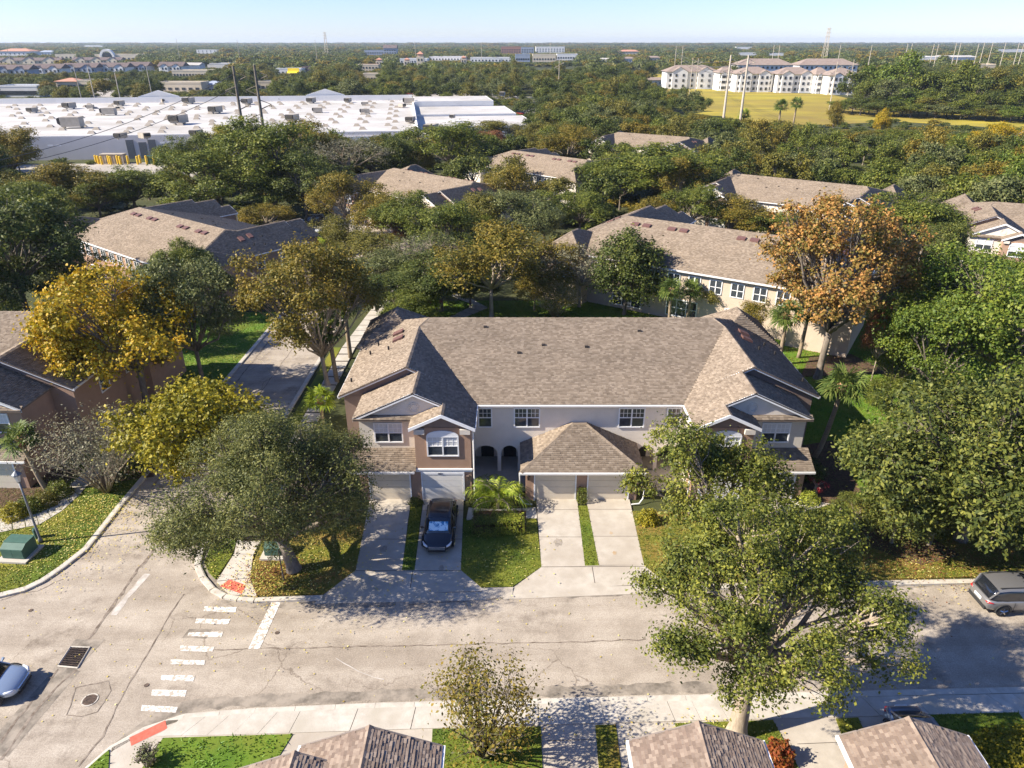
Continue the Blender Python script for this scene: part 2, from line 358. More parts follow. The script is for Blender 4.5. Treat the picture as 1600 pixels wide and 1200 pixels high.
# palms -----------------------------------------------------------------
def fan_frond(rng, d, size, cen, V, F, seg=15):
    """a sabal fan leaf: petiole, then blades radiating from its end"""
    d = d/np.linalg.norm(d); side = np.cross(d, [0, 0, 1.]); side /= max(np.linalg.norm(side), 1e-6); up = np.cross(side, d)
    pe = cen + d*size*.75; sag = -.18*size*max(0, 1-abs(d[2]))
    pe = pe + np.array([0, 0, sag]); w = .03
    i = len(V); V += [cen-side*w, cen+side*w, pe+side*w*.6, pe-side*w*.6]; F.append((i, i+1, i+2, i+3))
    for k in range(seg):
        a = (k/(seg-1)-.5)*4.0; dr = d*math.cos(a) + side*math.sin(a) + up*.12*math.cos(2*a) + rng.normal(0, .05, 3)
        l = size*(.85-.22*abs(a)/2)*rng.uniform(.9, 1.1); nn = np.cross(dr, up); nn /= max(np.linalg.norm(nn), 1e-6)
        m1 = pe + dr*l*.55; tip = pe + dr*l + np.array([0, 0, -.32*l*rng.uniform(.6, 1.4)]); ww = .052*size
        i = len(V); V += [pe, m1+nn*ww, tip, m1-nn*ww]; F.append((i, i+1, i+2, i+3))
def sabal(seed, h, lean=(0, 0), nf=34, size=1.15, tr=.17, leaf=None):
    rng = np.random.default_rng(seed); V = []; F = []; top = np.array([lean[0], lean[1], h])
    for i in range(nf):
        t = rng.uniform(0, 2*np.pi); z = 1-2*(i+.5)/nf*.82; z = max(-.7, z); r = math.sqrt(max(0, 1-z*z))
        fan_frond(rng, np.array([r*math.cos(t), r*math.sin(t), z+.1]), size*rng.uniform(.85, 1.1), top, V, F)
    cm = npmesh('palm_fronds', np.array(V), np.array(F), leaf or L['palm'])
    mb = MB(); pts = []; rad = []
    for k in range(9):
        t = k/8; pts.append((lean[0]*t**.6 if lean[0] else 0, lean[1]*t, h*t)); rad.append(tr*(1.15-.25*t))
    pts[0] = (0, 0, -.1); mb.tube(pts, rad, 9); tm = mb.mesh('palm_trunk', PALMB, True)
    bb = MB()
    for k in range(46):
        a = k*2.4; z = h - .95 + .9*k/46; r0 = tr*.9; dd = Vector((math.cos(a), math.sin(a), .55)); o = Vector((lean[0], lean[1], z)) - Vector((lean[0], lean[1], 0))*(1-(z/h))*.6
        bb.tube([o + dd*r0*.5, o + dd*(r0+.16+.08*rng.uniform())], [.06, .035], 4)
    return tm, cm, bb.mesh('palm_boots', BOOT)
def put_palm(tp, x, y, s, label, rz=0, group=None, boots=True):
    t = thing('palm_tree', label, 'palm', (x, y, 0), rz, group); t.scale = (s, s, s)
    link('trunk', tp[0], t); link('fronds', tp[1], t)
    if boots: link('leaf_bases', tp[2], t)
    return t
def feather(seed, nf, size, z0, leaf, stem=True, pairs=22):
    rng = np.random.default_rng(seed); V = []; F = []; mb = MB()
    for i in range(nf):
        t = i*2.399 + rng.uniform(-.2, .2); el = rng.uniform(.35, 1.45); ln = size*rng.uniform(.8, 1.15)
        h = np.array([math.cos(t), math.sin(t), 0]); pts = []
        for k in range(pairs+1):
            s = k/pairs; a = el - s*s*1.9
            pts.append((pts[-1] if pts else np.array([0, 0, z0])) + (h*math.cos(a) + np.array([0, 0, math.sin(a)]))*ln/pairs if pts else np.array([h[0]*.08, h[1]*.08, z0]))
        side = np.array([-h[1], h[0], 0])
        if i % 2 == 0: mb.tube([tuple(p) for p in pts[::5]], [.025]*len(pts[::5]), 4, cap=False)
        for k in range(3, pairs):
            d = pts[k+1]-pts[k]; d = d/np.linalg.norm(d); l = ln*.30*math.sin(math.pi*(k/pairs)**.8)+.08
            for sg in (-1, 1):
                dr = side*sg*.8 + d*.6 + np.array([0, 0, rng.uniform(-.25, .15)]); l *= rng.uniform(.8, 1.15); tip = pts[k] + dr*l + np.array([0, 0, -.38*l]); m1 = pts[k] + dr*l*.5 + np.array([0, 0, .03]); ww = d*.016*size
                j = len(V); V += [pts[k], m1+ww, tip, m1-ww]; F.append((j, j+1, j+2, j+3))
    for k in range(5): mb.tube([(.1*math.cos(k*1.3), .1*math.sin(k*1.3), 0), (.05*math.cos(k*1.3), .05*math.sin(k*1.3), z0+.1)], [.05, .03], 5)
    return mb.mesh('cane', BARKP, True), npmesh('feather_fronds', np.array(V), np.array(F), leaf)
def shrub_mesh(seed, sx, sy, h, leaf, n=2600, size=.07, box=False, name='shrub'):
    """clipped or loose shrub: a shell of leaves over a lumpy body"""
    rng = np.random.default_rng(seed)
    if box:
        D = rng.uniform(-1, 1, (n, 3)); m = np.argmax(np.abs(D), 1); D[np.arange(n), m] = np.sign(D[np.arange(n), m])
        D[:, 2] = np.abs(D[:, 2]); O = np.zeros_like(D); O[np.arange(n), m] = np.sign(D[np.arange(n), m])
        P = D*np.array([sx/2, sy/2, h]) + rng.normal(0, .035, (n, 3))
    else:
        D = sphdir(n, rng, -.1); lump = 1 + .16*np.sin(D[:, :1]*7+seed)*np.cos(D[:, 1:2]*6) + rng.normal(0, .05, (n, 1))
        P = D*lump*np.array([sx/2, sy/2, h])*rng.uniform(.72, 1.04, (n, 1)); P[:, 2] = np.abs(P[:, 2]); O = D
    V, F = leaves(P, O, size, rng, .6, wob=.8); return npmesh(name, V, F, leaf)
def twig_bush(seed, R, H, z0, stems, leaf, nl, size, bark, name):
    """crape myrtle: many fanning stems with sparse foliage at the ends"""
    rng = np.random.default_rng(seed); mb = MB(); ends = []
    for i in range(stems):
        a = rng.uniform(0, 2*np.pi); rr = R*math.sqrt(rng.uniform(.05, 1)); e = Vector((rr*math.cos(a), rr*math.sin(a), H*(1-.30*(rr/R)**2)*rng.uniform(.82, 1)))
        b = Vector((.16*math.cos(a), .16*math.sin(a), 0)); m1 = b.lerp(e, .38) + Vector((-.05*e.x, -.05*e.y, .25))
        r = .055*rng.uniform(.7, 1.2); mb.tube([b, m1, b.lerp(e, .7)+Vector((rng.normal(0, .1), rng.normal(0, .1), .12)), e], [r, r*.7, r*.4, r*.15], 5)
        ends.append(e)
        for j in range(5):
            s = m1.lerp(e, rng.uniform(.1, .8)); q = s + Vector((rng.normal(0, .5), rng.normal(0, .5), rng.uniform(.4, 1.1)))*(H*.2); mb.tube([s, s.lerp(q, .5)+Vector((rng.normal(0, .05), rng.normal(0, .05), .04)), q], [r*.3, r*.2, r*.1], 4, cap=False); ends.append(q)
    E = np.array([tuple(e) for e in ends]); k = rng.integers(0, len(E), nl); P = E[k] + rng.normal(0, 1, (nl, 3))*np.array([.28, .28, .26])*R*.42
    V, F = leaves(P, unit(P-np.array([0, 0, H*.4])), size, rng, .6)
    return mb.mesh(name+'_stems', bark, True), npmesh(name+'_leaves', V, F, leaf)

# ---------------------------------------------------------------- shingles
def plane_axes(poly):
    P = [Vector(p) for p in poly]; n = Vector((0, 0, 0))
    for i in range(len(P)): n += P[i].cross(P[(i+1) % len(P)])
    n.normalize();
    if n.z < 0: n = -n
    e = Vector((0, 0, 1)).cross(n); e.normalize(); u = n.cross(e)     # e along the eave, u up the slope
    return P, n, e, u
def shingle_tabs(poly, tw=.21, th=.155, lift=.028, rng=None, V=None, F=None):
    """overlapping tabs laid in courses over one planar roof polygon"""
    P, n, e, u = plane_axes(poly); o = P[0]; Q = [((p-o).dot(e), (p-o).dot(u)) for p in P]
    y0 = min(q[1] for q in Q); y1 = max(q[1] for q in Q); y = y0; row = 0
    while y < y1-.02:
        ym = min(y+th*.5, y1-.001); xs = []
        for i in range(len(Q)):
            a, b = Q[i], Q[(i+1) % len(Q)]
            if (a[1]-ym)*(b[1]-ym) < 0: xs.append(a[0] + (b[0]-a[0])*(ym-a[1])/(b[1]-a[1]))
        if len(xs) >= 2:
            xl, xr = min(xs), max(xs); x = xl - tw*rng.uniform(0, .9)
            while x < xr:
                wd = tw*rng.uniform(.7, 1.35); a, b = max(x, xl), min(x+wd, xr); x += wd
                if b-a < .02: continue
                l = lift*rng.uniform(.7, 1.25)*(1.0 if rng.uniform() > .4 else 1.55)
                p0 = o + e*a + u*y; p1 = o + e*b + u*y; top = min(y+th*1.25, y1+.01)
                p2 = o + e*b + u*top + n*.004; p3 = o + e*a + u*top + n*.004
                i = len(V); V += [tuple(p0+n*l), tuple(p1+n*l), tuple(p2), tuple(p3), tuple(p0), tuple(p1)]
                F.append((i, i+1, i+2, i+3)); F.append((i+4, i+5, i+1, i)); F.append((i+4, i, i+3, i+3)) if False else None
        y += th; row += 1
def tab_mesh(w_, t_, lift):
    """one shingle as its own little solid; origin at the middle of its lower edge"""
    mb = MB(); a = w_/2
    mb.v = [(-a, 0, 0), (a, 0, 0), (a, t_, 0), (-a, t_, 0), (-a, 0, lift), (a, 0, lift), (a, t_, .003), (-a, t_, .003)]
    mb.f = [(4, 5, 6, 7), (0, 1, 5, 4), (1, 2, 6, 5), (3, 0, 4, 7), (2, 3, 7, 6)]
    return mb
# ---------------------------------------------------------------- townhouse block (one design, used for every block)
def window(parent, x, y, z0, z1, wd, face=-1, panes=2, axis='x', arch=False, grid=True, blind=False):
    """window parts on a wall. face: -1 looks to -y (or -x), +1 to +y (or +x)"""
    f = face; d = .05
    def bx(mb, a0, b0, a1, b1, o0, o1):
        lo, hi = sorted((y+f*o0, y+f*o1))
        if axis == 'x': mb.box(x+a0, lo, b0, x+a1, hi, b1)
        else: mb.box(lo, x+a0, b0, hi, x+a1, b1)
    h = wd/2; fr = MB(); t = .085
    bx(fr, -h-t, z0-t, h+t, z0, .002, .07); bx(fr, -h-t, z1, h+t, z1+t, .002, .07)
    bx(fr, -h-t, z0, -h, z1, .002, .07); bx(fr, h, z0, h+t, z1, .002, .07)
    pw = wd/panes
    for k in range(1, panes): bx(fr, -h+k*pw-.045, z0, -h+k*pw+.045, z1, .002, .06)
    if arch:
        n = 9; v0 = len(fr.v)
        for o in (.002, .065):
            for k in range(n+1):
                a = math.pi*(k/n); fr.v.append((x - (h+t)*math.cos(a), y+f*o, z1+t+.38*math.sin(a)))
        fr.f.append(tuple(range(v0+n+1, v0+2*n+2))); fr.f.append(tuple(range(v0+n, v0-1, -1)))
        for k in range(n): fr.f.append((v0+k, v0+k+1, v0+n+2+k, v0+n+1+k))
    wf = fr.build('window', M['white'], parent)
    for k in range(panes):
        pa = MB(); a0, a1 = -h+k*pw+(.045 if k else 0), -h+(k+1)*pw-(.045 if k < panes-1 else 0); zm = (z0+z1)/2
        bx(pa, a0, z0, a1, zm-.03, .004, .02); pa.build('pane', M['glass'], wf)
        pb = MB(); bx(pb, a0, zm+.03, a1, z1, .004, .02); pb.build('pane', M['curtain'] if blind else M['glass'], wf)
        mt = MB(); bx(mt, a0, zm-.03, a1, zm+.03, .003, .045)
        if grid:
            for q in (1/3, 2/3): bx(mt, a0+(a1-a0)*q-.014, zm+.03, a0+(a1-a0)*q+.014, z1, .02, .032)
            for q in (.5,): bx(mt, a0, zm+(z1-zm)*q-.012, a1, zm+(z1-zm)*q+.012, .021, .033)
        mt.build('muntin', M['white'], wf)
    return wf
def garage_door(parent, x0, x1, y, z0, z1, m, face=-1):
    n = 4; hh = (z1-z0)/n; d = None
    base = MB().box(x0, min(y, y-face*.05), z0, x1, max(y, y-face*.05), z1).build('garage_door', M['joint'], parent)
    for k in range(n):
        mb = MB(); yo = sorted((y, y+face*.035)); mb.box(x0+.01, yo[0], z0+k*hh+.008, x1-.01, yo[1], z0+(k+1)*hh-.008)
        mb.build('door_panel', m, base)
    fr = MB(); yo = sorted((y, y+face*.06))
    fr.box(x0-.09, yo[0], z0-.1, x0, yo[1], z1); fr.box(x1, yo[0], z0-.1, x1+.09, yo[1], z1); fr.box(x0-.09, yo[0], z1, x1+.09, yo[1], z1+.16)
    fr.build('door_trim', M['white'], base); return base
ZE = 5.5; SL = .46; MS = .2539; YR = 12.6
def wing_polys(sg, deep):
    """roof polygons of one end wing (sg=-1 left, +1 right), in block coordinates"""
    def X(a): return a*(-sg)*-1 if False else (a if sg < 0 else -a)
    def P(*pts):
        q = [(X(x), y, z) for x, y, z in pts]
        return q if sg < 0 else q[::-1]
    ie = -6.8; z = lambda x, e=-6.8: ZE + SL*abs(x-e)
    r3, r2, r1 = -8.85, -10.7, -11.5; vy = 2.95; dvy = (z(r1)-ZE)/MS
    def vx(y): return ie - (y-vy)*(r1-ie)/-dvy if False else ie + (y-vy)*(r1-ie)/dvy
    yb = 2*YR - (vy+dvy)
    inner = [P((ie, -.25, ZE), (ie, 1.0, ZE), (r3, 1.0, z(r3)), (r3, -.25, z(r3))),
             P((ie, 1.0, ZE), (ie, vy, ZE), (vx(4.15), 4.15, z(vx(4.15))), (r2, 4.15, z(r2)), (r2, 1.0, z(r2))),
             P((vx(4.15), 4.15, z(vx(4.15))), (r1, vy+dvy, z(r1)), (r1, 4.15, z(r1)))]
    e3, e2, e1 = 2*r3-ie, 2*r2-ie, 2*r1-ie; xp = r1+(7.95-z(r1))/SL
    outer = [P((r3, -.25, z(r3)), (r3, 1.27, z(r3)), (e3, 1.27, ZE), (e3, -.25, ZE)),
             P((r2, 1.0, z(r2)), (r2, 4.48, z(r2)), (e2, 4.48, ZE), (e2, 1.0, ZE)),
             P((r1, 4.15, z(r1)), (r1, vy+dvy, z(r1)), (xp, YR, 7.95), (r1, yb, z(r1)), (e1, 22.25, ZE), (e1, 4.15, ZE)) if deep else
             P((r1, 4.15, z(r1)), (r1, vy+dvy, z(r1)), (xp, YR, 7.95), (e1, 17.93, ZE), (e1, 4.15, ZE))]
    return inner, outer, (r3, r2, r1, e3, e2, e1), z
def townhouse(name, label, wallA, wallB, deep=False):
    YE = 22.25 if deep else 17.93; YW = YE-.35
    root = thing(name, label, 'house')
    rng = np.random.default_rng(5); V = []; F = []; base = MB(); cap = MB(); val = MB()
    # --- roof planes
    xp = 11.5 - (7.95-(ZE+SL*4.7))/SL; dvy = SL*4.7/MS; z1 = ZE+SL*4.7
    front = [(-6.8, 2.95, ZE), (6.8, 2.95, ZE), (11.5, 2.95+dvy, z1), (xp, YR, 7.95), (-xp, YR, 7.95), (-11.5, 2.95+dvy, z1)]
    back = [(16.2, YE, ZE), (-16.2, YE, ZE)] + ([(-11.5, 2*YR-2.95-dvy, z1)] if deep else []) + [(-xp, YR, 7.95), (xp, YR, 7.95)] + ([(11.5, 2*YR-2.95-dvy, z1)] if deep else [])
    polys = [front, back]; wd = {}
    for sg in (-1, 1):
        i_, o_, k_, zf = wing_polys(sg, deep); polys += i_ + o_
    # garage porch hip (centre), side sheds, small hipped masses at the rear corners
    zg = 2.4; gp = [[(-3.95, -.4, zg), (3.95, -.4, zg), (.45, 3.1, 4.01), (-.45, 3.1, 4.01)],
                    [(-3.95, 3.28, zg), (-3.95, -.4, zg), (-.45, 3.1, 4.01), (-.45, 3.28, 4.01)], [(3.95, -.4, zg), (3.95, 3.28, zg), (.45, 3.28, 4.01), (.45, 3.1, 4.01)]]
    polys += gp
    for sg in (-1, 1):
        sx = lambda a: a if sg < 0 else -a
        sh = [(sx(-14.75), -.3, zg), (sx(-10.62), -.3, zg), (sx(-10.62), 1.28, 3.2), (sx(-14.75), 1.28, 3.2)]
        pent = [(sx(-14.6), .95, 5.42), (sx(-10.0), .95, 5.42), (sx(-10.0), 1.29, 5.62), (sx(-14.6), 1.29, 5.62)]
        polys += [sh if sg < 0 else sh[::-1], pent if sg < 0 else pent[::-1]]
        # rear corner hip
        a0, a1, ar, rz, ya, yb, k0, k1 = -16.7, -11.0, -13.85, 7.45, 12.9, YE+1.2, YE-2.9, YE-1.5
        for q in ([(sx(a1), ya, 5.3), (sx(a1), yb, 5.3), (sx(ar), k1, rz), (sx(ar), k0, rz)], [(sx(a0), yb, 5.3), (sx(a0), ya, 5.3), (sx(ar), k0, rz), (sx(ar), k1, rz)],
                  [(sx(a1), yb, 5.3), (sx(a0), yb, 5.3), (sx(ar), k1, rz)], [(sx(a0), ya, 5.3), (sx(a1), ya, 5.3), (sx(ar), k0, rz)]):
            polys.append(q if sg < 0 else q[::-1])
    for p in polys:
        base.slab([(q[0], q[1], q[2]-.01) for q in p], .09)
        shingle_tabs(p, rng=rng, V=V, F=F)
    rf = base.build('roof', M['roofbase'], root)
    me = npmesh('shingles', np.array(V), np.array(F), SHING); so_ = link('shingles', me, rf, kind='stuff')
    # ridge caps: short overlapping pieces in one mesh
    def capline(a, b, wdt=.16):
        a, b = Vector(a), Vector(b); n = max(1, int((b-a).length/.3)); d = (b-a).normalized(); s = d.cross(Vector((0, 0, 1))).normalized()
        for k in range(n):
            p = a.lerp(b, k/n); q = a.lerp(b, (k+1.1)/n); u = Vector((0, 0, .05 + .015*(k % 2)))
            i = len(cap.v); cap.v += [tuple(p-s*wdt-Vector((0, 0, .03))), tuple(p+u), tuple(p+s*wdt-Vector((0, 0, .03))), tuple(q-s*wdt-Vector((0, 0, .03))), tuple(q+u), tuple(q+s*wdt-Vector((0, 0, .03)))]
            cap.f += [(i, i+1, i+4, i+3), (i+1, i+2, i+5, i+4), (i+2, i+1, i)]
    capline((-xp, YR, 7.95), (xp, YR, 7.95)); capline((-.45, 3.1, 4.01), (.45, 3.1, 4.01))
    for s in (-1, 1):
        capline((s*3.95, -.4, zg), (s*.45, 3.1, 4.01)); capline((s*8.85, -.25, ZE+SL*2.05), (s*8.85, 1.2, ZE+SL*2.05)); capline((s*10.7, 1.0, ZE+SL*3.9), (s*10.7, 4.2, ZE+SL*3.9))
        capline((s*11.5, 4.15, z1), (s*11.5, 2.95+dvy, z1)); capline((s*11.5, 2.95+dvy, z1), (s*xp, YR, 7.95)); capline((s*13.85, YE-2.9, 7.45), (s*13.85, YE-1.5, 7.45))
        capline((s*13.85, YE-1.5, 7.45), (s*16.7, YE+1.2, 5.3)); capline((s*13.85, YE-1.5, 7.45), (s*11.0, YE+1.2, 5.3))
        if deep: capline((s*xp, YR, 7.95), (s*11.5, 2*YR-2.95-dvy, z1)); capline((s*11.5, 2*YR-2.95-dvy, z1), (s*16.2, YE, ZE))
        else: capline((s*xp, YR, 7.95), (s*16.2, YE, ZE))
    link('ridge_caps', cap.mesh('ridge_caps', SHING), rf, kind='stuff')
    # --- walls
    def wall(m, *b): return MB().box(*b).build('wall', m, root)
    wall(wallA, -15.9, 5.3, 0, 15.9, YW, 5.44)
    wall(wallA, -7.06, 3.3, 2.75, 7.06, 5.3, 5.42)
    wall(wallA, -3.55, 3.302, 0, 3.55, 5.3, 2.75)
    for s in (-1, 1):
        X0 = lambda a, b: tuple(sorted((s*a, s*b)))
        a, b = X0(7.1, 14.3); wall(M['cream'], a, 1.3, 0, b, 5.3, 5.43)
        a, b = X0(7.1, 10.6); wall(M['tan'] if wallB is None else wallB, a, 0, 0, b, 1.3, 5.44)
        a, b = X0(10.603, 14.3); wall(wallB or M['tan'], a, 0.003, 0, b, 1.3, 2.36)
        a, b = X0(14.3, 15.9); wall(wallB or M['brown'], a, 4.5, 0, b, 5.3, 5.43)
        # gable faces
        for (r, e, yy, m) in ((8.85, 2.05, 0.0, wallB or M['brown']), (10.7, 3.9, 1.3, M['pale']), (11.5, 4.7, 4.5, wallB or M['brown'])):
            g = MB(); zt = ZE+SL*e-.06; hw = e-.05
            g.v = [(s*(r-hw), yy, 5.40), (s*(r+hw), yy, 5.40), (s*r, yy, zt), (s*(r-hw), yy+.12, 5.40), (s*(r+hw), yy+.12, 5.40), (s*r, yy+.12, zt)]
            g.f = [(0, 1, 2), (5, 4, 3), (0, 3, 4, 1), (1, 4, 5, 2), (2, 5, 3, 0)]; g.build('gable', m, root)
            rk = MB(); rt = .25                      # white rake boards
            for dd in (-1, 1):
                p = Vector((s*(r+dd*(e+.02)), yy-rt, ZE-.03)); q = Vector((s*r, yy-rt, ZE+SL*e-.0)); 
                for (o1, hh, dp) in ((0, .20, .05),):
                    i = len(rk.v); rk.v += [tuple(p+Vector((0, -dp, -hh))), tuple(q+Vector((0, -dp, -hh))), tuple(q+Vector((0, -dp, .02))), tuple(p+Vector((0, -dp, .02))),
                                            tuple(p+Vector((0, 0, -hh))), tuple(q+Vector((0, 0, -hh))), tuple(q+Vector((0, 0, .02))), tuple(p+Vector((0, 0, .02)))]
                    rk.f += [(i, i+1, i+2, i+3), (i+7, i+6, i+5, i+4), (i, i+4, i+5, i+1), (i+3, i+2, i+6, i+7)]
            rk.build('rake_board', M['white'], root)
        # round medallion on the middle gable
        md = MB(); 
        for rad in (.34, .22):
            pts = [(s*10.7+rad*math.cos(t*math.pi/10), 1.28, 6.15+rad*math.sin(t*math.pi/10)) for t in range(21)]; md.tube(pts, .022, 5)
        md.build('medallion', M['pale'], root)
        # cornice band with lighter lower moulding
        c = MB(); a, b = X0(7.02, 10.68); c.box(a, -.09, 2.34, b, -.002, 2.44); c.box(a+.04, -.05, 2.20, b-.04, -.002, 2.338); c.build('cornice', M['white'], root)
        for q in (7.1, 9.95):
            a, b = X0(q, q+.65); MB().box(a, -.2, 5.02, b, -.002, 5.36).build('eave_return', M['cream'], root)
        # windows, doors
        window(root, s*8.85, 0, 3.45, 4.75, 1.85, panes=2, arch=True, blind=True)
        window(root, s*12.45, 1.3, 3.68, 4.98, 1.7, blind=True)
        window(root, s*3.5, 3.3, 3.68, 5.02, 1.6); window(root, s*6.3, 3.3, 3.68, 5.02, .8, panes=1)
        a, b = X0(7.65, 10.25); garage_door(root, a, b, -.01, .1, 2.02, M['doorw'])
        a, b = X0(11.1, 13.65); garage_door(root, a, b, -.008, .1, 2.02, M['door'])
        a, b = X0(.4, 3.1)
        # arches of the porch
        for (u0, u1) in ((4.1, 5.24), (5.5, 7.06)):
            n = 10; ar_ = MB(); cx = s*(u0+u1)/2; hw = (u1-u0)/2; zt, zb = 2.75, 1.55; v0 = 0
            for k in range(n):
                t0, t1 = math.pi*k/n, math.pi*(k+1)/n; x0, x1 = cx-hw*math.cos(t0), cx-hw*math.cos(t1); h0, h1 = zb+.62*math.sin(t0), zb+.62*math.sin(t1)
                i = len(ar_.v); ar_.v += [(x0, 3.304, h0), (x1, 3.304, h1), (x1, 3.304, zt), (x0, 3.304, zt), (x0, 3.55, h0), (x1, 3.55, h1), (x1, 3.55, zt), (x0, 3.55, zt)]
                ar_.f += [(i, i+1, i+2, i+3), (i+7, i+6, i+5, i+4), (i, i+4, i+5, i+1)]
            ar_.build('porch_arch', M['pale'], root)
        for q0, q1 in ((5.24, 5.5), (3.552, 4.1)):
            a, b = X0(q0, q1); MB().box(a, 3.303, 0, b, 3.56, 2.75).build('porch_column', M['pale'], root)
        for q in (4.65, 6.25): MB().box(s*q-.45, 5.24, .1, s*q+.45, 5.297, 2.2).build('entry_door', M['dark'], root)
        a, b = X0(3.57, 7.08); MB().box(a, 1.0, .0, b, 5.3, .11).build('porch_floor', M['conc'], root)
        # downpipe and gutter
        gt = MB(); x = s*6.92
        gt.tube([(x, -.12, 5.32), (x, -.05, 5.1), (x, -.06, .35), (x-s*.15, -.25, .12), (x-s*.75, -.35, .1)], .05, 6); gt.build('downpipe', M['gutter'], root)
        gt = MB(); gt.box(s*6.8-.07, -.25, 5.36, s*6.8+.07, 2.9, 5.49); gt.build('gutter', M['gutter'], root)
        gt = MB(); gt.box(s*16.2-.06, 4.15, 5.36, s*16.2+.06, 12.5, 5.49); gt.build('gutter', M['gutter'], root)
        gt = MB(); gt.tube([(s*4.02, -.3, 2.3), (s*3.98, -.35, .4), (s*3.7, -.6, .15), (s*3.2, -.65, .12)], .045, 6); gt.build('downpipe', M['gutter'], root)
        a, b = X0(10.7, 14.78); MB().box(a, -.38, 2.24, b, -.28, 2.38).build('gutter', M['gutter'], root)
        for (lx, ly) in ((7.35, 0), (3.45, -.0)):
            lt = MB(); lt.box(s*lx-.07, ly-.16, 1.62, s*lx+.07, ly-.02, 1.9); lt.prism([(s*lx-.1, ly-.2), (s*lx+.1, ly-.2), (s*lx+.1, ly-.002), (s*lx-.1, ly-.002)], 1.9, 1.95, True); lt.build('wall_lantern', M['iron'], root)
        # skylight boxes and vent pipes
        for k, (vx_, vy_) in enumerate(((13.0, 10.6), (13.2, 12.0))):
            zc = ZE + SL*(16.2-vx_); b_ = MB(); dx = .38
            pts = [(s*(vx_-dx), vy_-.3), (s*(vx_+dx), vy_-.3), (s*(vx_+dx), vy_+.3), (s*(vx_-dx), vy_+.3)]; v = []
            b_.v = [(p[0], p[1], ZE + SL*(16.2-abs(p[0])) + .02) for p in pts] + [(p[0], p[1], ZE + SL*(16.2-abs(p[0])) + .2) for p in pts]
            b_.f = [(4, 5, 6, 7), (0, 1, 5, 4), (1, 2, 6, 5), (2, 3, 7, 6), (3, 0, 4, 7)]; b_.build('roof_vent', M['vent'], rf)
        for vx_, vy_ in ((13.5, 9.2), (14.6, 11.2), (15.0, 9.9), (15.6, 5.8)):
            zc = ZE + SL*(16.2-vx_); MB().tube([(s*vx_, vy_, zc), (s*vx_, vy_, zc+.3)], .07, 6).build('vent_pipe', M['ventb'], rf)
        # side windows
        for yy in (8, 11.5): window(root, yy, s*15.9, 3.6, 4.9, 1.0, face=s, panes=1, axis='y', grid=False)
        # rear corner mass
        a, b = X0(11.0, 16.5); wall(wallA, a, 13.2, 0, b, YE+.9, 5.26)
        for vx_, vy_ in ((2.2, 9.2), (4.0, 8.3), (6.5, 11.4)) if s < 0 else ((.9, 9.0), (5.0, 10.9)):
            zc = ZE+MS*(vy_-2.95); MB().box(s*vx_-.13, vy_-.1, zc, s*vx_+.13, vy_+.1, zc+.12).build('vent_pipe', M['ventb'], rf)
        for vx_ in ((9.0, 7.6, 4.6, 3.2) if deep else ()):      # paired box vents below the ridge on the rear slope
            vy_ = 14.4; zc = lambda q: ZE+MS*(2*YR-q-2.95); b_ = MB()
            pts = [(s*vx_-.45, vy_-.3), (s*vx_+.45, vy_-.3), (s*vx_+.45, vy_+.3), (s*vx_-.45, vy_+.3)]
            b_.v = [(p[0], p[1], zc(p[1])+.02) for p in pts] + [(p[0], p[1], zc(p[1])+.2) for p in pts]
            b_.f = [(4, 5, 6, 7), (0, 1, 5, 4), (1, 2, 6, 5), (2, 3, 7, 6), (3, 0, 4, 7)]; b_.build('roof_vent', M['vent'], rf)
    MB().box(-4.0, -.5, 2.25, 4.0, -.4, 2.38).build('gutter', M['gutter'], root)
    MB().box(-6.7, 2.83, 5.37, 6.7, 2.94, 5.48).build('gutter', M['gutter'], root)
    MB().box(-3.6, 0, 0, 3.6, 3.3, 2.36).build('wall', wallB or M['tan'], root)
    garage_door(root, -3.0, -.43, -.01, .1, 2.02, M['door']); garage_door(root, .43, 3.0, -.01, .1, 2.02, M['door'])
    # rear: windows, screened porches
    for k in range(10):
        x = -9.9 + k*2.2; window(root, x, YW, 3.6, 4.9, 1.15, face=1, panes=2, grid=False)
    for x in (-6.2, 0, 6.2):
        window(root, x, YW, .5, 2.2, 3.2, face=1, panes=3, grid=False)
    MB().box(-10.8, YE, 5.33, 10.8, YE+.13, 5.47).build('gutter', M['gutter'], root)
    return root
# ---------------------------------------------------------------- ground, roads, kerbs, walks
def PX(*uv, z=0): return [G(u, v, z) for u, v in uv]
def sheet(name, pts, z, m, parent=None, kind='structure'):
    return MB().quad(*[(p[0], p[1], z) for p in pts]).build(name, m, parent, kind=None if parent else kind)
def ccw(pts):
    a = sum(pts[i][0]*pts[(i+1) % len(pts)][1]-pts[(i+1) % len(pts)][0]*pts[i][1] for i in range(len(pts)))
    return pts if a > 0 else pts[::-1]
gm = MB(); n = 64
gm.quad(*[(9500*math.cos(2*math.pi*k/n), 9500*math.sin(2*math.pi*k/n), 0) for k in range(n)]); gm.build('ground', M['wild'], kind='structure')
road_px = PX((-300, 1010), (0, 935), (40, 925), (69, 911), (100, 890), (139, 859)) + [(-25.1, 38), (-25.1, 112), (-34, 116), (-34, 122), (-10, 122), (-12, 100), (-17.9, 94), (-17.9, 37)] + \
    PX((318, 862), (314, 884), (322, 902), (337, 920), (355, 930), (375, 934), (400, 936), (1000, 913), (1600, 903), (2100, 893), (2100, 1063), (1600, 1075), (890, 1092), (587, 1100), (400, 1108), (289, 1117), (225, 1138), (172, 1168), (133, 1202), (60, 1290), (-500, 1290))
road = sheet('road', ccw(road_px), .006, M['road'])
rng_g = np.random.default_rng(3)
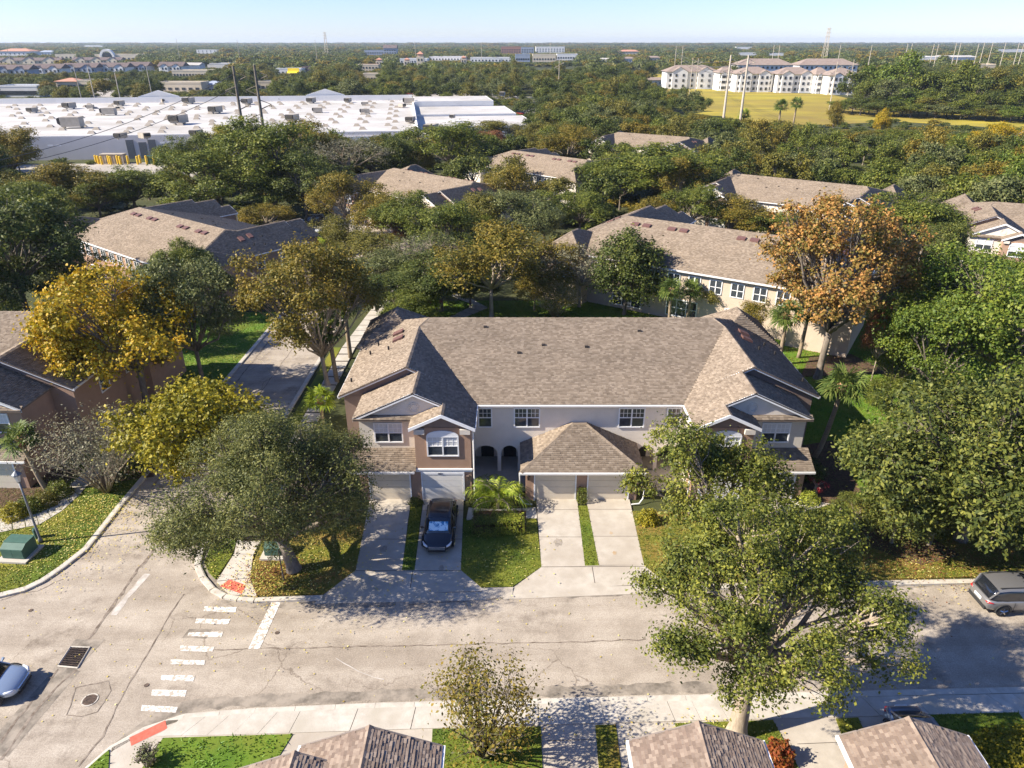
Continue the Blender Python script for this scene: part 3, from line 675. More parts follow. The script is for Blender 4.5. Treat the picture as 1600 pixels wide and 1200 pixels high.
def ribbon(name, pts, wd, z, m, parent=road, jit=.03, step=.4):
    P = []; 
    for i in range(len(pts)-1):
        a, b = Vector((*pts[i], 0)), Vector((*pts[i+1], 0)); n = max(1, int((b-a).length/step))
        P += [a.lerp(b, k/n) for k in range(n)]
    P.append(Vector((*pts[-1], 0))); mb = MB(); m_ = len(P)
    for k, p in enumerate(P):
        d = (P[min(k+1, m_-1)]-P[max(k-1, 0)]).normalized(); s = Vector((-d.y, d.x, 0)); ww = wd/2*(rng_g.uniform(.6, 1.3) if jit else 1)
        j = Vector((rng_g.normal(0, jit), rng_g.normal(0, jit), 0)) if jit else Vector()
        mb.v += [(p.x+s.x*ww+j.x, p.y+s.y*ww+j.y, z), (p.x-s.x*ww+j.x, p.y-s.y*ww+j.y, z)]
        if k: i = 2*k; mb.f.append((i-1, i+1, i, i-2))
    return mb.build(name, m, parent)
# worn gutter bands, seams and patches in the asphalt
ribbon('gutter_stain', PX((165, 1186), (215, 1140), (262, 1112), (330, 1099), (420, 1094), (520, 1090), (640, 1085), (900, 1080), (1130, 1073)), .62, .011, M['stain'], jit=.02)
ribbon('gutter_stain', PX((330, 850), (327, 885), (338, 912), (362, 936), (400, 944), (500, 944), (620, 938)), .75, .011, M['stain'], jit=.02)
ribbon('gutter_stain', PX((880, 930), (1050, 924), (1300, 917), (1520, 912)), .45, .011, M['stain'], jit=.02)
ribbon('seam', PX((285, 930), (240, 1005), (195, 1080), (161, 1151), (120, 1200)), .07, .015, M['seam'])
ribbon('seam', PX((262, 830), (240, 859), (200, 912), (139, 999)), .16, .015, M['seam'])
ribbon('seam', PX((280, 1017), (400, 1014), (681, 1008), (900, 1003), (1010, 1000)), .07, .015, M['seam'])
ribbon('seam', PX((640, 945), (760, 937), (900, 929), (1030, 924)), .05, .017, M['seam'])
ribbon('seam', PX((120, 1046), (88, 1075), (45, 1125), (0, 1190)), .12, .015, M['seam'])
ribbon('seam', PX((92, 1046), (48, 1098), (0, 1160)), .12, .015, M['seam'])
ribbon('trench_patch', PX((106, 1046), (66, 1092), (20, 1145), (-10, 1180)), 1.3, .010, M['stain'], jit=0)
ribbon('seam', PX((525, 1030), (560, 1050), (600, 1062)), .05, .015, M['patchl'])
ribbon('pale_streak', PX((228, 898), (205, 925), (176, 962)), .35, .011, M['patchl'], jit=.04)
ribbon('seam', PX((0, 938), (60, 922), (100, 905)), .06, .015, M['seam'])
sheet('grate_surround', PX((118, 999), (164, 999), (118, 1049), (82, 1047)), .013, M['stain'], road)
sheet('dark_patch', PX((296, 983), (331, 983), (322, 998), (284, 997)), .012, M['stain'], road)
man = [(G(u, v)) for u, v in ((118, 1075), (170, 1065), (173, 1080), (152, 1112), (128, 1119), (104, 1117))]
ribbon('seam', man + [man[0]], .05, .017, M['seam'])
ribbon('seam', [(-24.2, 40), (-24.3, 60), (-24.2, 95)], .14, .015, M['seam'])
ribbon('seam', [(-21.5, 50), (-21.4, 70), (-21.6, 92)], .06, .015, M['seam'])
# crosswalk bars and stop line
for i, q in enumerate([((320, 948), (370, 949), (368, 957), (318, 955)), ((307, 967), (360, 968), (357, 976), (305, 974)), ((295, 989), (349, 987), (346, 996), (293, 994)), ((282, 1009), (335, 1011), (332, 1019), (281, 1017)),
                       ((267, 1031), (321, 1032), (319, 1039), (266, 1038)), ((253, 1055), (305, 1056), (302, 1065), (251, 1063)), ((238, 1078), (292, 1079), (289, 1089), (236, 1087)), ((222, 1102), (278, 1105), (275, 1114), (220, 1111))]):
    sheet('crosswalk_bar', PX(*q[::-1]), .019, M['paint'], road)
sheet('stop_line', PX((427, 936), (441, 936), (406, 1014), (388, 1014))[::-1], .019, M['paint'], road)
# storm grate and manhole
g4 = PX((111, 1011), (141, 1012), (122, 1044), (91, 1041)); gc = (sum(p[0] for p in g4)/4, sum(p[1] for p in g4)/4)
gr = thing('storm_drain_grate', 'rectangular rusty iron storm drain grate set in the road at lower left', 'drain grate', (gc[0], gc[1], 0))
gl = [(p[0]-gc[0], p[1]-gc[1]) for p in g4]
fr = MB()
for k in range(4):
    a, b = Vector((*gl[k], .03)), Vector((*gl[(k+1) % 4], .03)); fr.tube([a, b], .045, 4)
fr.build('frame', M['curb'], gr); MB().quad(*[(p[0], p[1], .022) for p in ccw(gl)]).build('pit', M['dark'], gr)
bars = MB()
for k in range(1, 14):
    t = k/14; a = Vector((*gl[0], .035)).lerp(Vector((*gl[1], .035)), t); b = Vector((*gl[3], .035)).lerp(Vector((*gl[2], .035)), t); bars.tube([a, b], .016, 4)
for k in range(1, 9):
    t = k/9; a = Vector((*gl[0], .035)).lerp(Vector((*gl[3], .035)), t); b = Vector((*gl[1], .035)).lerp(Vector((*gl[2], .035)), t); bars.tube([a, b], .014, 4)
bars.build('grate_bars', M['iron'], gr)
def disc(mb, x, y, z0, z1, r, n=20): mb.prism([(x+r*math.cos(2*math.pi*k/n), y+r*math.sin(2*math.pi*k/n)) for k in range(n)], z0, z1)
mx, my = G(140.5, 1094); mh = thing('manhole_cover', 'round rusty iron manhole cover in the road below the drain grate', 'manhole cover', (mx, my, 0))
mb = MB(); disc(mb, 0, 0, .012, .03, .36); mb.build('ring', M['curb'], mh); mb = MB(); disc(mb, 0, 0, .02, .036, .30); mb.build('lid', M['iron'], mh)
mb = MB()
for k in range(-4, 5): mb.box(k*.06-.012, -.22, .036, k*.06+.012, .22, .045)
mb.build('lid_ribs', M['iron'], mh)
for u, v, lb in ((48, 954, 'small round valve cover in the road below the left lawn'), (229, 1071, 'small round valve cover in the road left of the lower crosswalk bars'), (433, 989, 'small dark valve cover in the road right of the stop line')):
    x, y = G(u, v); mb = MB(); disc(mb, x, y, .008, .03, .11, 12); mb.build('valve_cover', M['iron'], label=lb, cat='valve cover')
# kerbs: each stone its own piece
stone = MB(); stone.v = [(-.5, -.5, 0), (.5, -.5, 0), (.5, .5, 0), (-.5, .5, 0), (-.5, -.5, .85), (.5, -.5, .85), (.5, -.3, 1), (-.5, -.3, 1), (.5, .5, 1), (-.5, .5, 1)]
stone.f = [(0, 3, 2, 1), (0, 1, 5, 4), (4, 5, 6, 7), (7, 6, 8, 9), (2, 3, 9, 8), (1, 2, 8, 6, 5), (3, 0, 4, 7, 9)]; stone_me = stone.mesh('kerb_stone', M['curb'])
def kerb(name, pts, step=1.8, wd=.34, h=.135, right=True):
    """kerb stones along a line; the road lies on the right-hand side of the line's direction"""
    root = link(name, None, kind='structure'); P = [Vector((*p, 0)) for p in pts]
    for i in range(len(P)-1):
        a, b = P[i], P[i+1]; ln = (b-a).length; n = max(1, round(ln/step)); d = (b-a).normalized(); s = Vector((-d.y, d.x, 0))*(1 if right else -1)
        for k in range(n):
            p = a.lerp(b, (k+.5)/n) + s*wd/2; o = link('kerb_stone', stone_me, root, p)
            o.rotation_euler = (0, 0, math.atan2(d.y, d.x) + (0 if right else math.pi)); o.scale = (ln/n-.015, wd, h)
    return root
kerb('kerb', PX((133, 1202), (172, 1168), (225, 1138), (289, 1117), (400, 1108), (587, 1100), (890, 1092), (1600, 1075), (1900, 1068)), h=.10, right=False)
kerb('kerb', [(-17.9, 94), (-17.9, 37)] + PX((318, 862), (314, 884), (322, 902), (337, 920), (355, 930), (375, 934), (400, 936), (505, 932)), right=False)
kerb('kerb', PX((-300, 1010), (0, 935), (40, 925), (69, 911), (100, 890), (139, 859)) + [(-25.1, 38), (-25.1, 106)])
kerb('kerb', PX((1035, 917), (1430, 909), (1600, 905), (2000, 897)), right=False)
# lawns (raised slabs)
def lawn(name, pts, m, z=.10): return MB().prism(pts, 0, z).build(name, m, kind='structure')
W_ = lambda q: [tuple(p) for p in q]
lawnpoly = {}
def addlawn(key, pts, m, z=.10): lawnpoly[key] = (pts, z); return lawn('lawn', pts, M[m], z)
addlawn('left', PX((-300, 1004), (0, 931), (38, 921), (66, 907), (97, 886), (135, 856)) + [(-25.45, 38), (-25.45, 48), (-31, 48), (-31, 41), (-50, 41), (-70, 41)], 'grass')
addlawn('leftback', [(-25.45, 49.5), (-25.45, 74), (-36, 74), (-36, 60), (-31, 49.5)], 'grassb')
addlawn('corner1', PX((334, 843), (372, 843), (361, 872), (337, 906), (326, 895), (320, 880)), 'grass')
addlawn('corner2', PX((410, 850), (575, 815), (556, 893), (505, 930), (402, 931), (392, 905), (396, 880)), 'grassdry')
addlawn('strip1', PX((643, 785), (660, 785), (648, 893), (628, 893)), 'grass')
addlawn('centre', PX((724, 812), (838, 812), (846, 888), (800, 919), (752, 919), (720, 893)), 'grass')
addlawn('strip2', PX((902, 792), (918, 792), (936, 886), (914, 886)), 'grass')
addlawn('right', PX((986, 800), (1240, 806), (1330, 780), (1700, 780), (1800, 896), (1600, 901), (1430, 905), (1044, 913), (1006, 886)), 'grassdry')
addlawn('rside', [(21.5, 38), (40, 38), (46, 75), (21.5, 75)], 'grassb', .07)
addlawn('back', [(-14, 64), (30, 64), (30, 78), (-14, 78)], 'grassb', .06)
addlawn('strip3', [(-17.5, 37), (-16.7, 37), (-16.7, 64), (-17.5, 64)], 'grass')
# driveways and aprons
def drive(pts, z=.105): return MB().prism(pts, 0, z).build('driveway', M['conc'], kind='structure')
hy = 38.45
def seamq(mb, a, b, z, w_=.03):
    a, b = Vector((*a, z)), Vector((*b, z)); d = (b-a).normalized(); s = Vector((-d.y, d.x, 0))*w_/2; mb.quad(a-s, b-s, b+s, a+s)
for (u0, u1, u2, u3, vb) in ((577, 641, 556, 628, 893), (661, 724, 648, 720, 893), (838, 902, 846, 914, 887), (916, 984, 936, 1006, 885)):
    a, b = G(u0, 784), G(u1, 784); c, d = G(u3, vb), G(u2, vb); a, b = (a[0], hy+.4), (b[0], hy+.4)
    o = drive([d, c, b, a]); mb = MB()
    for t in (.22, .62): seamq(mb, (a[0]+(d[0]-a[0])*t, a[1]+(d[1]-a[1])*t), (b[0]+(c[0]-b[0])*t, b[1]+(c[1]-b[1])*t), .109, .035)
    mb.build('joint', M['joint'], o)
def apron(pts, joints):
    """driveway apron sloping from the walk height down to the road"""
    P = PX(*pts); ys = [p[1] for p in P]; y0, y1 = min(ys), max(ys); mb = MB()
    zz = lambda p: .022 + .083*max(0, min(1, (p[1]-y0-.5)/(y1-y0-.5)))
    mb.quad(*[(p[0], p[1], zz(p)) for p in ccw(P)]); o = mb.build('apron', M['conc'], kind='structure'); jm = MB()
    for (a, b) in joints:
        a, b = G(*a), G(*b); q0, q1 = Vector((a[0], a[1], zz(a)+.005)), Vector((b[0], b[1], zz(b)+.005)); d = (q1-q0).normalized(); s = Vector((-d.y, d.x, 0))*.02
        jm.quad(q0-s, q1-s, q1+s, q0+s)
    jm.build('joint', M['joint'], o)
apron([(556, 893), (720, 893), (755, 921), (760, 938), (490, 944), (505, 930)], [((556, 894), (720, 894)), ((645, 894), (640, 928)), ((505, 931), (755, 925))])
apron([(846, 887), (1006, 885), (1046, 912), (1050, 926), (785, 937), (800, 919)], [((846, 888), (1006, 887)), ((925, 887), (930, 915)), ((800, 921), (1046, 914))])
apron([(752, 920.5), (802, 919.5), (800, 933), (755, 936)], [])
for k_, (u, v, s_) in enumerate(((960, 866, .16), (872, 850, .3), (690, 890, .2), (600, 860, .25), (955, 835, .12))):
    x, y = G(u, v); rr_ = rng_g.uniform(.6, 1.1, 14)*s_; MB().quad(*[(x+rr_[j]*math.cos(j*.4488), y+rr_[j]*math.sin(j*.4488)*1.3, .112) for j in range(14)]).build('oil_stain', mat('rust_stain', (.36, .25, .14), (.42, .34, .24), 3, .9) if k_ in (0, 4) else mat('oil_stain', (.20, .175, .14), (.36, .31, .25), 6, .8), bpy.data.objects['driveway'])
# walks
def walk_piece(name, pts, z, parent, m='conc2'): return MB().prism(pts, 0, z).build(name, M[m], parent)
def walk_run(pairs, z, n, name='pavement', gap=.012, m='conc2'):
    """pavement slabs between two edge lines given as (left, right) world pairs"""
    root = link(name, None, kind='structure')
    MB().quad(*[(p[0], p[1], z-.03) for p in ccw([q[0] for q in pairs] + [q[1] for q in pairs][::-1])]).build('bedding', M['joint'], root)
    for (a0, b0), (a1, b1), k in zip(pairs[:-1], pairs[1:], n):
        for j in range(k):
            L0 = Vector(a0).lerp(Vector(a1), j/k+gap); L1 = Vector(a0).lerp(Vector(a1), (j+1)/k-gap); R0 = Vector(b0).lerp(Vector(b1), j/k+gap); R1 = Vector(b0).lerp(Vector(b1), (j+1)/k-gap)
            walk_piece('slab', [L0, L1, R1, R0], z+rng_g.uniform(-.003, .003), root, m)
    return root
ne = lambda u: G(u, np.interp(u, [289, 400, 587, 890, 1600, 1900], [1125, 1116.5, 1108.5, 1101.5, 1086.5, 1080]))
fe = lambda u: G(u, np.interp(u, [255, 400, 587, 890, 1600, 1900], [1153, 1150, 1143.5, 1134, 1115.5, 1108]))
us = [285, 322, 360, 397, 435, 470, 560, 650, 740, 840, 920, 938, 1042, 1080, 1120, 1160, 1200, 1300, 1345, 1420, 1460, 1500, 1540, 1580, 1640, 1700, 1800]
def fu(u): return 800 + (u-800)*1.055 - (12 if u < 460 else 0)
walk_run([(ne(u), fe(fu(u))) for u in us], .125, [1]*(len(us)-1), gap=.006)
# forecourt concrete of the near row and its lawn patches
MB().prism([fe(255), fe(460), fe(800), fe(1200), fe(1800), (42, 6), (-26, 6), G(165, 1215), G(176, 1170), G(262, 1128), G(280, 1127), fe(255)][:-1], 0, .10).build('forecourt', M['conc'], kind='structure')
mb = MB()
for (a, b) in (((425, 1153), (380, 1215)), ((540, 1146), (525, 1200)), ((855, 1160), (925, 1158)), ((1207, 1132), (1245, 1200)), ((1245, 1165), (1340, 1161))):
    seamq(mb, G(*a), G(*b), .1045)
mb.build('joint', M['joint'], bpy.data.objects['forecourt'])
addlawn('near1', PX((256, 1156), (458, 1150), (418, 1215), (205, 1230), (232, 1190)), 'grassb', .135)
addlawn('near0', PX((133, 1208), (160, 1184), (172, 1174), (170, 1215), (140, 1260)), 'grassb', .135)
addlawn('near2', PX((676, 1142), (845, 1138), (850, 1260), (670, 1260)), 'grass', .135)
addlawn('near3', PX((930, 1136), (962, 1135), (975, 1240), (938, 1240)), 'grassdry', .135)
addlawn('near4', PX((1054, 1133), (1207, 1128), (1262, 1230), (1075, 1230)), 'grass', .135)
addlawn('near5', PX((1305, 1126), (1340, 1124), (1365, 1180), (1325, 1180)), 'grass', .135)
addlawn('near6', PX((1440, 1120), (1590, 1116), (1680, 1240), (1480, 1240)), 'grass', .135)
# corner walk with red tactile mats
walk_run([(PX((372, 840))[0], PX((408, 845))[0]), (PX((366, 867))[0], PX((396, 868))[0]), (PX((339, 910))[0], PX((391, 905))[0]), (PX((360, 931))[0], PX((402, 934))[0])], .085, [1, 1, 1])
sheet('tactile_mat', PX((359, 907), (385, 916), (378, 930), (344, 918)), .092, M['red_mat'])
sheet('tactile_mat', PX((259, 1128), (262, 1141), (206, 1168), (203, 1155)), .109, M['red_mat'])
# walk past the left house, walk beside the branch road, entry walks
walk_run([(G(-60, 830), G(-60, 858)), (G(0, 812), G(0, 834)), (G(55, 800), G(62, 822)), (G(84, 782), G(98, 800)), (G(108, 762), G(124, 776)), (G(138, 736), G(152, 744)), (G(176, 700), G(190, 706))], .125, [4, 3, 2, 2, 3, 4])
walk_run([((-16.6, 37), (-15.3, 37)), ((-16.6, 64), (-15.3, 64)), ((-15.6, 76), (-14.2, 76)), ((-14, 84), (-12.8, 84))], .12, [16, 8, 5], gap=.005)
walk_run([(G(732, 795), G(728, 815)), (G(770, 798), G(770, 812)), (G(838, 795), G(840, 812))], .11, [2, 3])
walk_run([(G(1075, 792), G(1075, 806)), (G(1180, 790), G(1180, 806)), (G(1262, 784), G(1258, 802)), (G(1295, 772), G(1322, 782)), (G(1298, 745), G(1318, 748)), (G(1275, 712), G(1288, 706))], .11, [4, 3, 2, 2, 3])
walk_run([(G(640, 520), G(655, 530)), (G(700, 498), G(712, 503)), (G(740, 478), G(762, 482)), (G(705, 462), G(718, 458))], .11, [5, 4, 4])
# mulch beds
for q in (((1240, 700), (1300, 690), (1345, 770), (1300, 790), (1250, 780)), ((100, 770), (240, 745), (245, 690), (200, 690), (140, 745)), ((0, 812), (60, 795), (130, 735), (90, 735), (0, 760)), ((1330, 810), (1420, 820), (1500, 870), (1440, 885), (1310, 840)),
          ((1250, 590), (1390, 585), (1330, 555), (1265, 560)), ((740, 800), (822, 800), (822, 832), (738, 836))):
    MB().prism(PX(*q), 0, .115 if q[0][0] > 700 else .112).build('mulch_bed', M['mulch'], kind='structure')
# grass blades and fallen leaves, each one joined sheet of uncountable pieces
def inpoly(P, poly):
    x, y = P[:, 0], P[:, 1]; c = np.zeros(len(P), bool); n = len(poly)
    for i in range(n):
        x0, y0 = poly[i][0], poly[i][1]; x1, y1 = poly[(i+1) % n][0], poly[(i+1) % n][1]
        c ^= ((y0 > y) != (y1 > y)) & (x < (x1-x0)*(y-y0)/((y1-y0) or 1e-9)+x0)
    return c
L['blade'] = leafmat('grass_blades', [(.045, .075, .008), (.10, .145, .012), (.20, .20, .03)], trans=.1, big=.5)
L['bladeb'] = leafmat('grass_blades_bright', [(.045, .11, .008), (.085, .19, .012), (.15, .27, .02)], trans=.1, big=.5)
def blades(keys, leaf, per, size=.085):
    Vs = []; Fs = []; n0 = 0; rng = np.random.default_rng(8)
    for k in keys:
        poly, z = lawnpoly[k]; a = np.array([(p[0], p[1]) for p in poly]); lo, hi = a.min(0), a.max(0); lo = np.maximum(lo, [-40, 8]); hi = np.minimum(hi, [45, 80])
        n = int((hi-lo).prod()*per); P = rng.uniform(lo, hi, (n, 2)); P = P[inpoly(P, poly)]; n = len(P)
        t = rng.uniform(0, np.pi, n); w_ = size*.30; d = np.stack([np.cos(t), np.sin(t), 0*t], 1)*w_; tip = np.concatenate([rng.normal(0, size*.6, (n, 2)), rng.uniform(.5, 1.1, (n, 1))*size], 1)
        B = np.concatenate([P, np.full((n, 1), z)], 1); V = np.stack([B-d, B+d, B+tip], 1).reshape(-1, 3); Vs.append(V); Fs.append(np.arange(n*3).reshape(n, 3)+n0); n0 += n*3
    link('grass', npmesh('grass', np.concatenate(Vs), np.concatenate(Fs), leaf), kind='stuff')
blades(['left', 'corner1', 'corner2', 'strip1', 'centre', 'strip2', 'right', 'near2', 'near3', 'near4', 'near5', 'near6'], L['blade'], 150)
blades(['near0', 'near1', 'leftback', 'rside', 'back'], L['bladeb'], 55, .11)
def litter(spots, n, size, mname='litter', name='fallen_leaves'):
    rng = np.random.default_rng(4); P = []
    for (u, v, rx, ry, z, wt) in spots:
        c = G(u, v); k = int(n*wt); P.append(np.stack([rng.normal(c[0], rx, k), rng.normal(c[1], ry, k), np.full(k, z+.02)], 1))
    P = np.concatenate(P); V, F = leaves(P, np.tile([0, 0, 1.], (len(P), 1)), size, rng, .7, up=1.5, wob=.3)
    link(name, npmesh(name, V, F, L[mname]), kind='stuff')
litter([(80, 850, 3.0, 2.2, .11, .35), (160, 800, 1.4, 2, .11, .3), (420, 905, 1.2, 1.1, .11, .25), (470, 880, 2, 1.5, .11, .15), (340, 560, 4, 5, .11, .3), (560, 910, 4, 2.5, .11, .06), (770, 870, 2, 1.6, .12, .05), (1460, 890, 4, 1.2, .11, .3), (1090, 1142, 2, .5, .14, .05), (240, 650, 2, 4, .12, .2), (200, 1000, 9, 4, .014, .05), (800, 1000, 12, 3, .014, .05)], 3600, .085)
litter([(430, 900, .9, .8, .12, .4), (1440, 880, 3, 1, .12, .6), (1300, 575, 3, 3, .09, .6), (1500, 820, 6, 3, .115, .5)], 2200, .09, 'redbrown', 'brown_leaf_litter')
# ---------------------------------------------------------------- houses
H0 = (4.5, 38.5)
main = townhouse('townhouse', 'large tan-roofed townhouse block in the centre, dark car parked at its door', M['pale'], None)
main.location = (H0[0], H0[1], 0)
def text_mesh(s, size, m, depth=.01):
    cu = bpy.data.curves.new('txt', 'FONT'); cu.body = s; cu.size = size; cu.extrude = depth; cu.align_x = 'CENTER'
    o = bpy.data.objects.new('txt', cu); me = bpy.data.meshes.new_from_object(o); me.materials.clear(); me.materials.append(m); bpy.data.objects.remove(o); return me
t = link('house_number', text_mesh('1421', .17, M['ventb']), main, (-9.1, -.075, 2.03)); t.rotation_euler = (math.pi/2, 0, 0)
proto = townhouse('townhouse', 'tan-roofed townhouse block at left behind the orange-yellow maple', M['pale'], None, deep=True)
first_block = [True]
def place(loc, rz, s, label):
    if first_block[0]: first_block[0] = False; proto.location = loc; proto.rotation_euler = (0, 0, rz); proto.scale = (s, s, s); proto['label'] = label; return proto
    return dup(proto, loc, rz, s, label)
def block(x1, y1, x2, y2, z, rot, label):
    """a copy of the block whose ridge runs between two places"""
    cx, cy = (x1+x2)/2, (y1+y2)/2; c = Vector((0, YR)); c.rotate(Matrix.Rotation(rot, 2)); return dup(main, (cx-c.x, cy-c.y, 0), rot, 1, label)
def block_px(u1, v1, u2, v2, label, flip=False, s=1, ext=None, z=7.95):
    a, b = G(u1, v1, z*s), G(u2, v2, z*s); rot = math.atan2(b[1]-a[1], b[0]-a[0]); A, B = Vector(a), Vector(b)
    d = (B-A).normalized(); half = 10.5*s
    if ext == 'a': c = A + d*half
    elif ext == 'b': c = B - d*half
    else: c = (A+B)/2
    rr = rot + (math.pi if flip else 0); o = Vector((0, YR*s)); o.rotate(Matrix.Rotation(rr, 2)); return place((c.x-o.x, c.y-o.y, 0), rr, s, label)
block_px(213, 323, 357, 360, 'tan-roofed townhouse block at left behind the orange-yellow maple', True, .92)
block_px(605, 261, 752, 286, 'townhouse block behind the white car, gabled wing towards the street', False, .90)
block_px(795, 234, 925, 251, 'townhouse block beyond the parking court, just right of the warehouse', True, .88)
block_px(958, 206, 1085, 215, 'farthest townhouse block, two white gables, below the golden field', False, .85)
block_px(1145, 271, 1360, 292, 'townhouse block at right with white end wall behind the orange maple top', False, .92)
block_px(975, 337, 1290, 378, 'long townhouse block directly behind the central one, half hidden by the orange maple', True, 1.02)
block_px(1560, 316, 1640, 322, 'townhouse block cut by the right edge, white gable with round medallion', False, .95, 'a')
for b_, wm in ((proto, 'tan'), ([o for o in col.objects if o.get('label', '').startswith('long townhouse')][0], 'tanlight')):
    M.setdefault('tanlight', mat('light_tan_stucco', (.50, .40, .30), (.56, .45, .35), 1.4, .9, .3, 30, coords='object'))
    for ch in b_.children:
        if ch.name.split('.')[0] == 'wall': setmat(ch, M[wm])
lb_ = dup(main, (H0[0]-51.0, H0[1]+1.6, 0), R_(-1.5), 1, 'brown-walled townhouse block cut by the left edge, dark shaded roof')
for ch in lb_.children:
    if ch.name.split('.')[0] == 'wall': setmat(ch, M['tan'])
# near row under the camera: three gabled bays with separately laid shingles
def gable_bay(xc, yf, hw, depth, ze, sl, label, side=None):
    root = thing('gabled_house_bay', label, 'house', (xc, yf, 0)); zr = ze+sl*hw; rf = MB()
    polys = [[(0, 0, zr), (0, -depth, zr), (hw, -depth, ze), (hw, 0, ze)][::-1], [(-hw, 0, ze), (-hw, -depth, ze), (0, -depth, zr), (0, 0, zr)][::-1]]
    for p in polys: rf.slab([(q[0], q[1], q[2]-.012) for q in p], .1)
    r_ = rf.build('roof', M['roofbase'], root); rng = np.random.default_rng(int(abs(xc)*10)); tw, th = .15, .115
    protos = [tab_mesh(tw*f, th*1.12, l).mesh('shingle', SHINGF) for f, l in ((.75, .02), (1, .026), (1.25, .036), (1.0, .016))]
    tints = [mat('shingle_tint_%d' % i, c, tuple(x*1.14 for x in c), 30, .95, .5, 60) for i, c in enumerate([(.182, .134, .102), (.222, .166, .126), (.250, .190, .145), (.285, .22, .168), (.205, .150, .114)])]
    ups = []
    for sg in (-1, 1):
        n = Vector((sg*sl, 0, 1)).normalized(); u = Vector((-sg, 0, sl)).normalized(); e = u.cross(n); L_ = math.hypot(hw, sl*hw)
        for row in range(int(L_/th)):
            y = -rng.uniform(0, tw)
            while y > -depth:
                k = rng.integers(0, 4); w_ = tw*(.75, 1, 1.25, 1.0)[k]
                p = Vector((sg*hw, 0, ze)) + u*row*th; p.y = y - w_/2
                if p.y < -depth: break
                ups.append((p, e, u, n, k, y)); y -= w_
    ups.sort(key=lambda q: -q[5]); V = []; F = []
    for i, (p, e, u, n, k, y) in enumerate(ups):
        if y > 0: continue
        Mx = Matrix((e, u, n)).transposed().to_4x4(); Mx.translation = p + n*.002
        if i < 298 and y-.0 > -2.6:
            o = link('shingle', protos[k], r_); o.matrix_local = Mx; setmat(o, tints[rng.integers(0, 5)])
        else:
            b = len(V); me = protos[k]; V += [tuple(Mx @ v.co) for v in me.vertices]; F += [tuple(b+j for j in f.vertices) for f in me.polygons]
    mb = MB(); mb.v = V; mb.f = F; mb.build('shingle_courses', SHINGF, r_, kind='stuff')
    cp = MB(); yy = .03
    while yy > -depth:
        cp.quad((-.14, yy, zr-.05), (0, yy, zr+.045), (0, yy-.27, zr+.03), (-.14, yy-.27, zr-.06)); cp.quad((0, yy, zr+.045), (.14, yy, zr-.05), (.14, yy-.27, zr-.06), (0, yy-.27, zr+.03)); cp.quad((-.14, yy, zr-.05), (0, yy, zr-.03), (0, yy, zr+.045)); cp.quad((0, yy, zr+.045), (0, yy, zr-.03), (.14, yy, zr-.05)); yy -= .24
    cp.build('ridge_cap', SHINGF, r_)
    for s in (-1, 1):
        MB().box(s*(hw+.02)-.07, -depth, ze-.16, s*(hw+.02)+.07, .02, ze-.02).build('gutter', M['gutter'], root)
        rk = MB(); a, b = Vector((s*hw, .03, ze)), Vector((0, .03, zr)); i = 0
        rk.v = [tuple(a+Vector((0, 0, -.2))), tuple(b+Vector((0, 0, -.2))), tuple(b), tuple(a), tuple(a+Vector((0, -.06, -.2))), tuple(b+Vector((0, -.06, -.2))), tuple(b+Vector((0, -.06, 0))), tuple(a+Vector((0, -.06, 0)))]
        rk.f = [(0, 1, 2, 3), (7, 6, 5, 4), (0, 4, 5, 1), (3, 2, 6, 7)]; rk.build('rake_board', M['flash'], root)
    MB().box(-hw+.3, -depth, 0, hw-.3, -.3, ze-.05).build('wall', M['tan'], root)
    g = MB(); g.v = [(-hw+.3, -.3, ze-.05), (hw-.3, -.3, ze-.05), (0, -.3, zr-.2), (-hw+.3, -.4, ze-.05), (hw-.3, -.4, ze-.05), (0, -.4, zr-.2)]; g.f = [(2, 1, 0), (3, 4, 5)]; g.build('gable', M['brown'], root)
    return root
gable_bay(6.27, 16.55, 2.28, 7, 5.5, .40, 'tan and grey shingled roof gable at bottom edge beneath the big oak trunk')
gable_bay(13.45, 16.75, 2.2, 7, 5.5, .40, 'shingled roof gable at bottom right hiding most of a parked car')
gable_bay(-4.75, 16.35, 2.4, 7, 5.5, .40, 'shingled roof gable at bottom edge left of the thin sprawling bush')
gable_bay(-7.0, 15.45, 2.6, 6, 5.3, .42, 'lower shingled gable at the bottom edge, mostly hidden, left of the taller one')

# ---------------------------------------------------------------- cars
M['glasscar'] = mat('car_glass', (.012, .014, .018), None, rough=.05, spec=1.0)
M['chrome'] = mat('chrome', (.55, .55, .55), None, rough=.2, metal=1)
M['lampw'] = mat('headlamp', (.65, .68, .72), None, rough=.15, spec=.9)
M['lampr'] = mat('tail_lamp', (.45, .02, .02), None, rough=.2, spec=.8)
M['plate'] = mat('number_plate', (.75, .75, .72), None, rough=.5)
M['shade'] = mat('sunshade_blue', (.03, .22, .42), (.62, .82, .90), 3.2, .35, coords='object', pos=(.47, .53))
def carpaint(name, c, metal=.3):
    m, n, b = nodes(name); b.inputs['Base Color'].default_value = (*c, 1); b.inputs['Metallic'].default_value = metal; b.inputs['Roughness'].default_value = .32
    b.inputs['Coat Weight'].default_value = .8; b.inputs['Coat Roughness'].default_value = .06; return m
def loft(mb, rings, close=True):
    n = len(rings[0]); base = len(mb.v)
    for r in rings: mb.v += [tuple(p) for p in r]
    for k in range(len(rings)-1):
        for j in range(n - (0 if close else 1)):
            j2 = (j+1) % n; mb.f.append((base+k*n+j, base+k*n+j2, base+(k+1)*n+j2, base+(k+1)*n+j))
    mb.f.append(tuple(base+j for j in reversed(range(n)))); mb.f.append(tuple(base+(len(rings)-1)*n+j for j in range(n)))
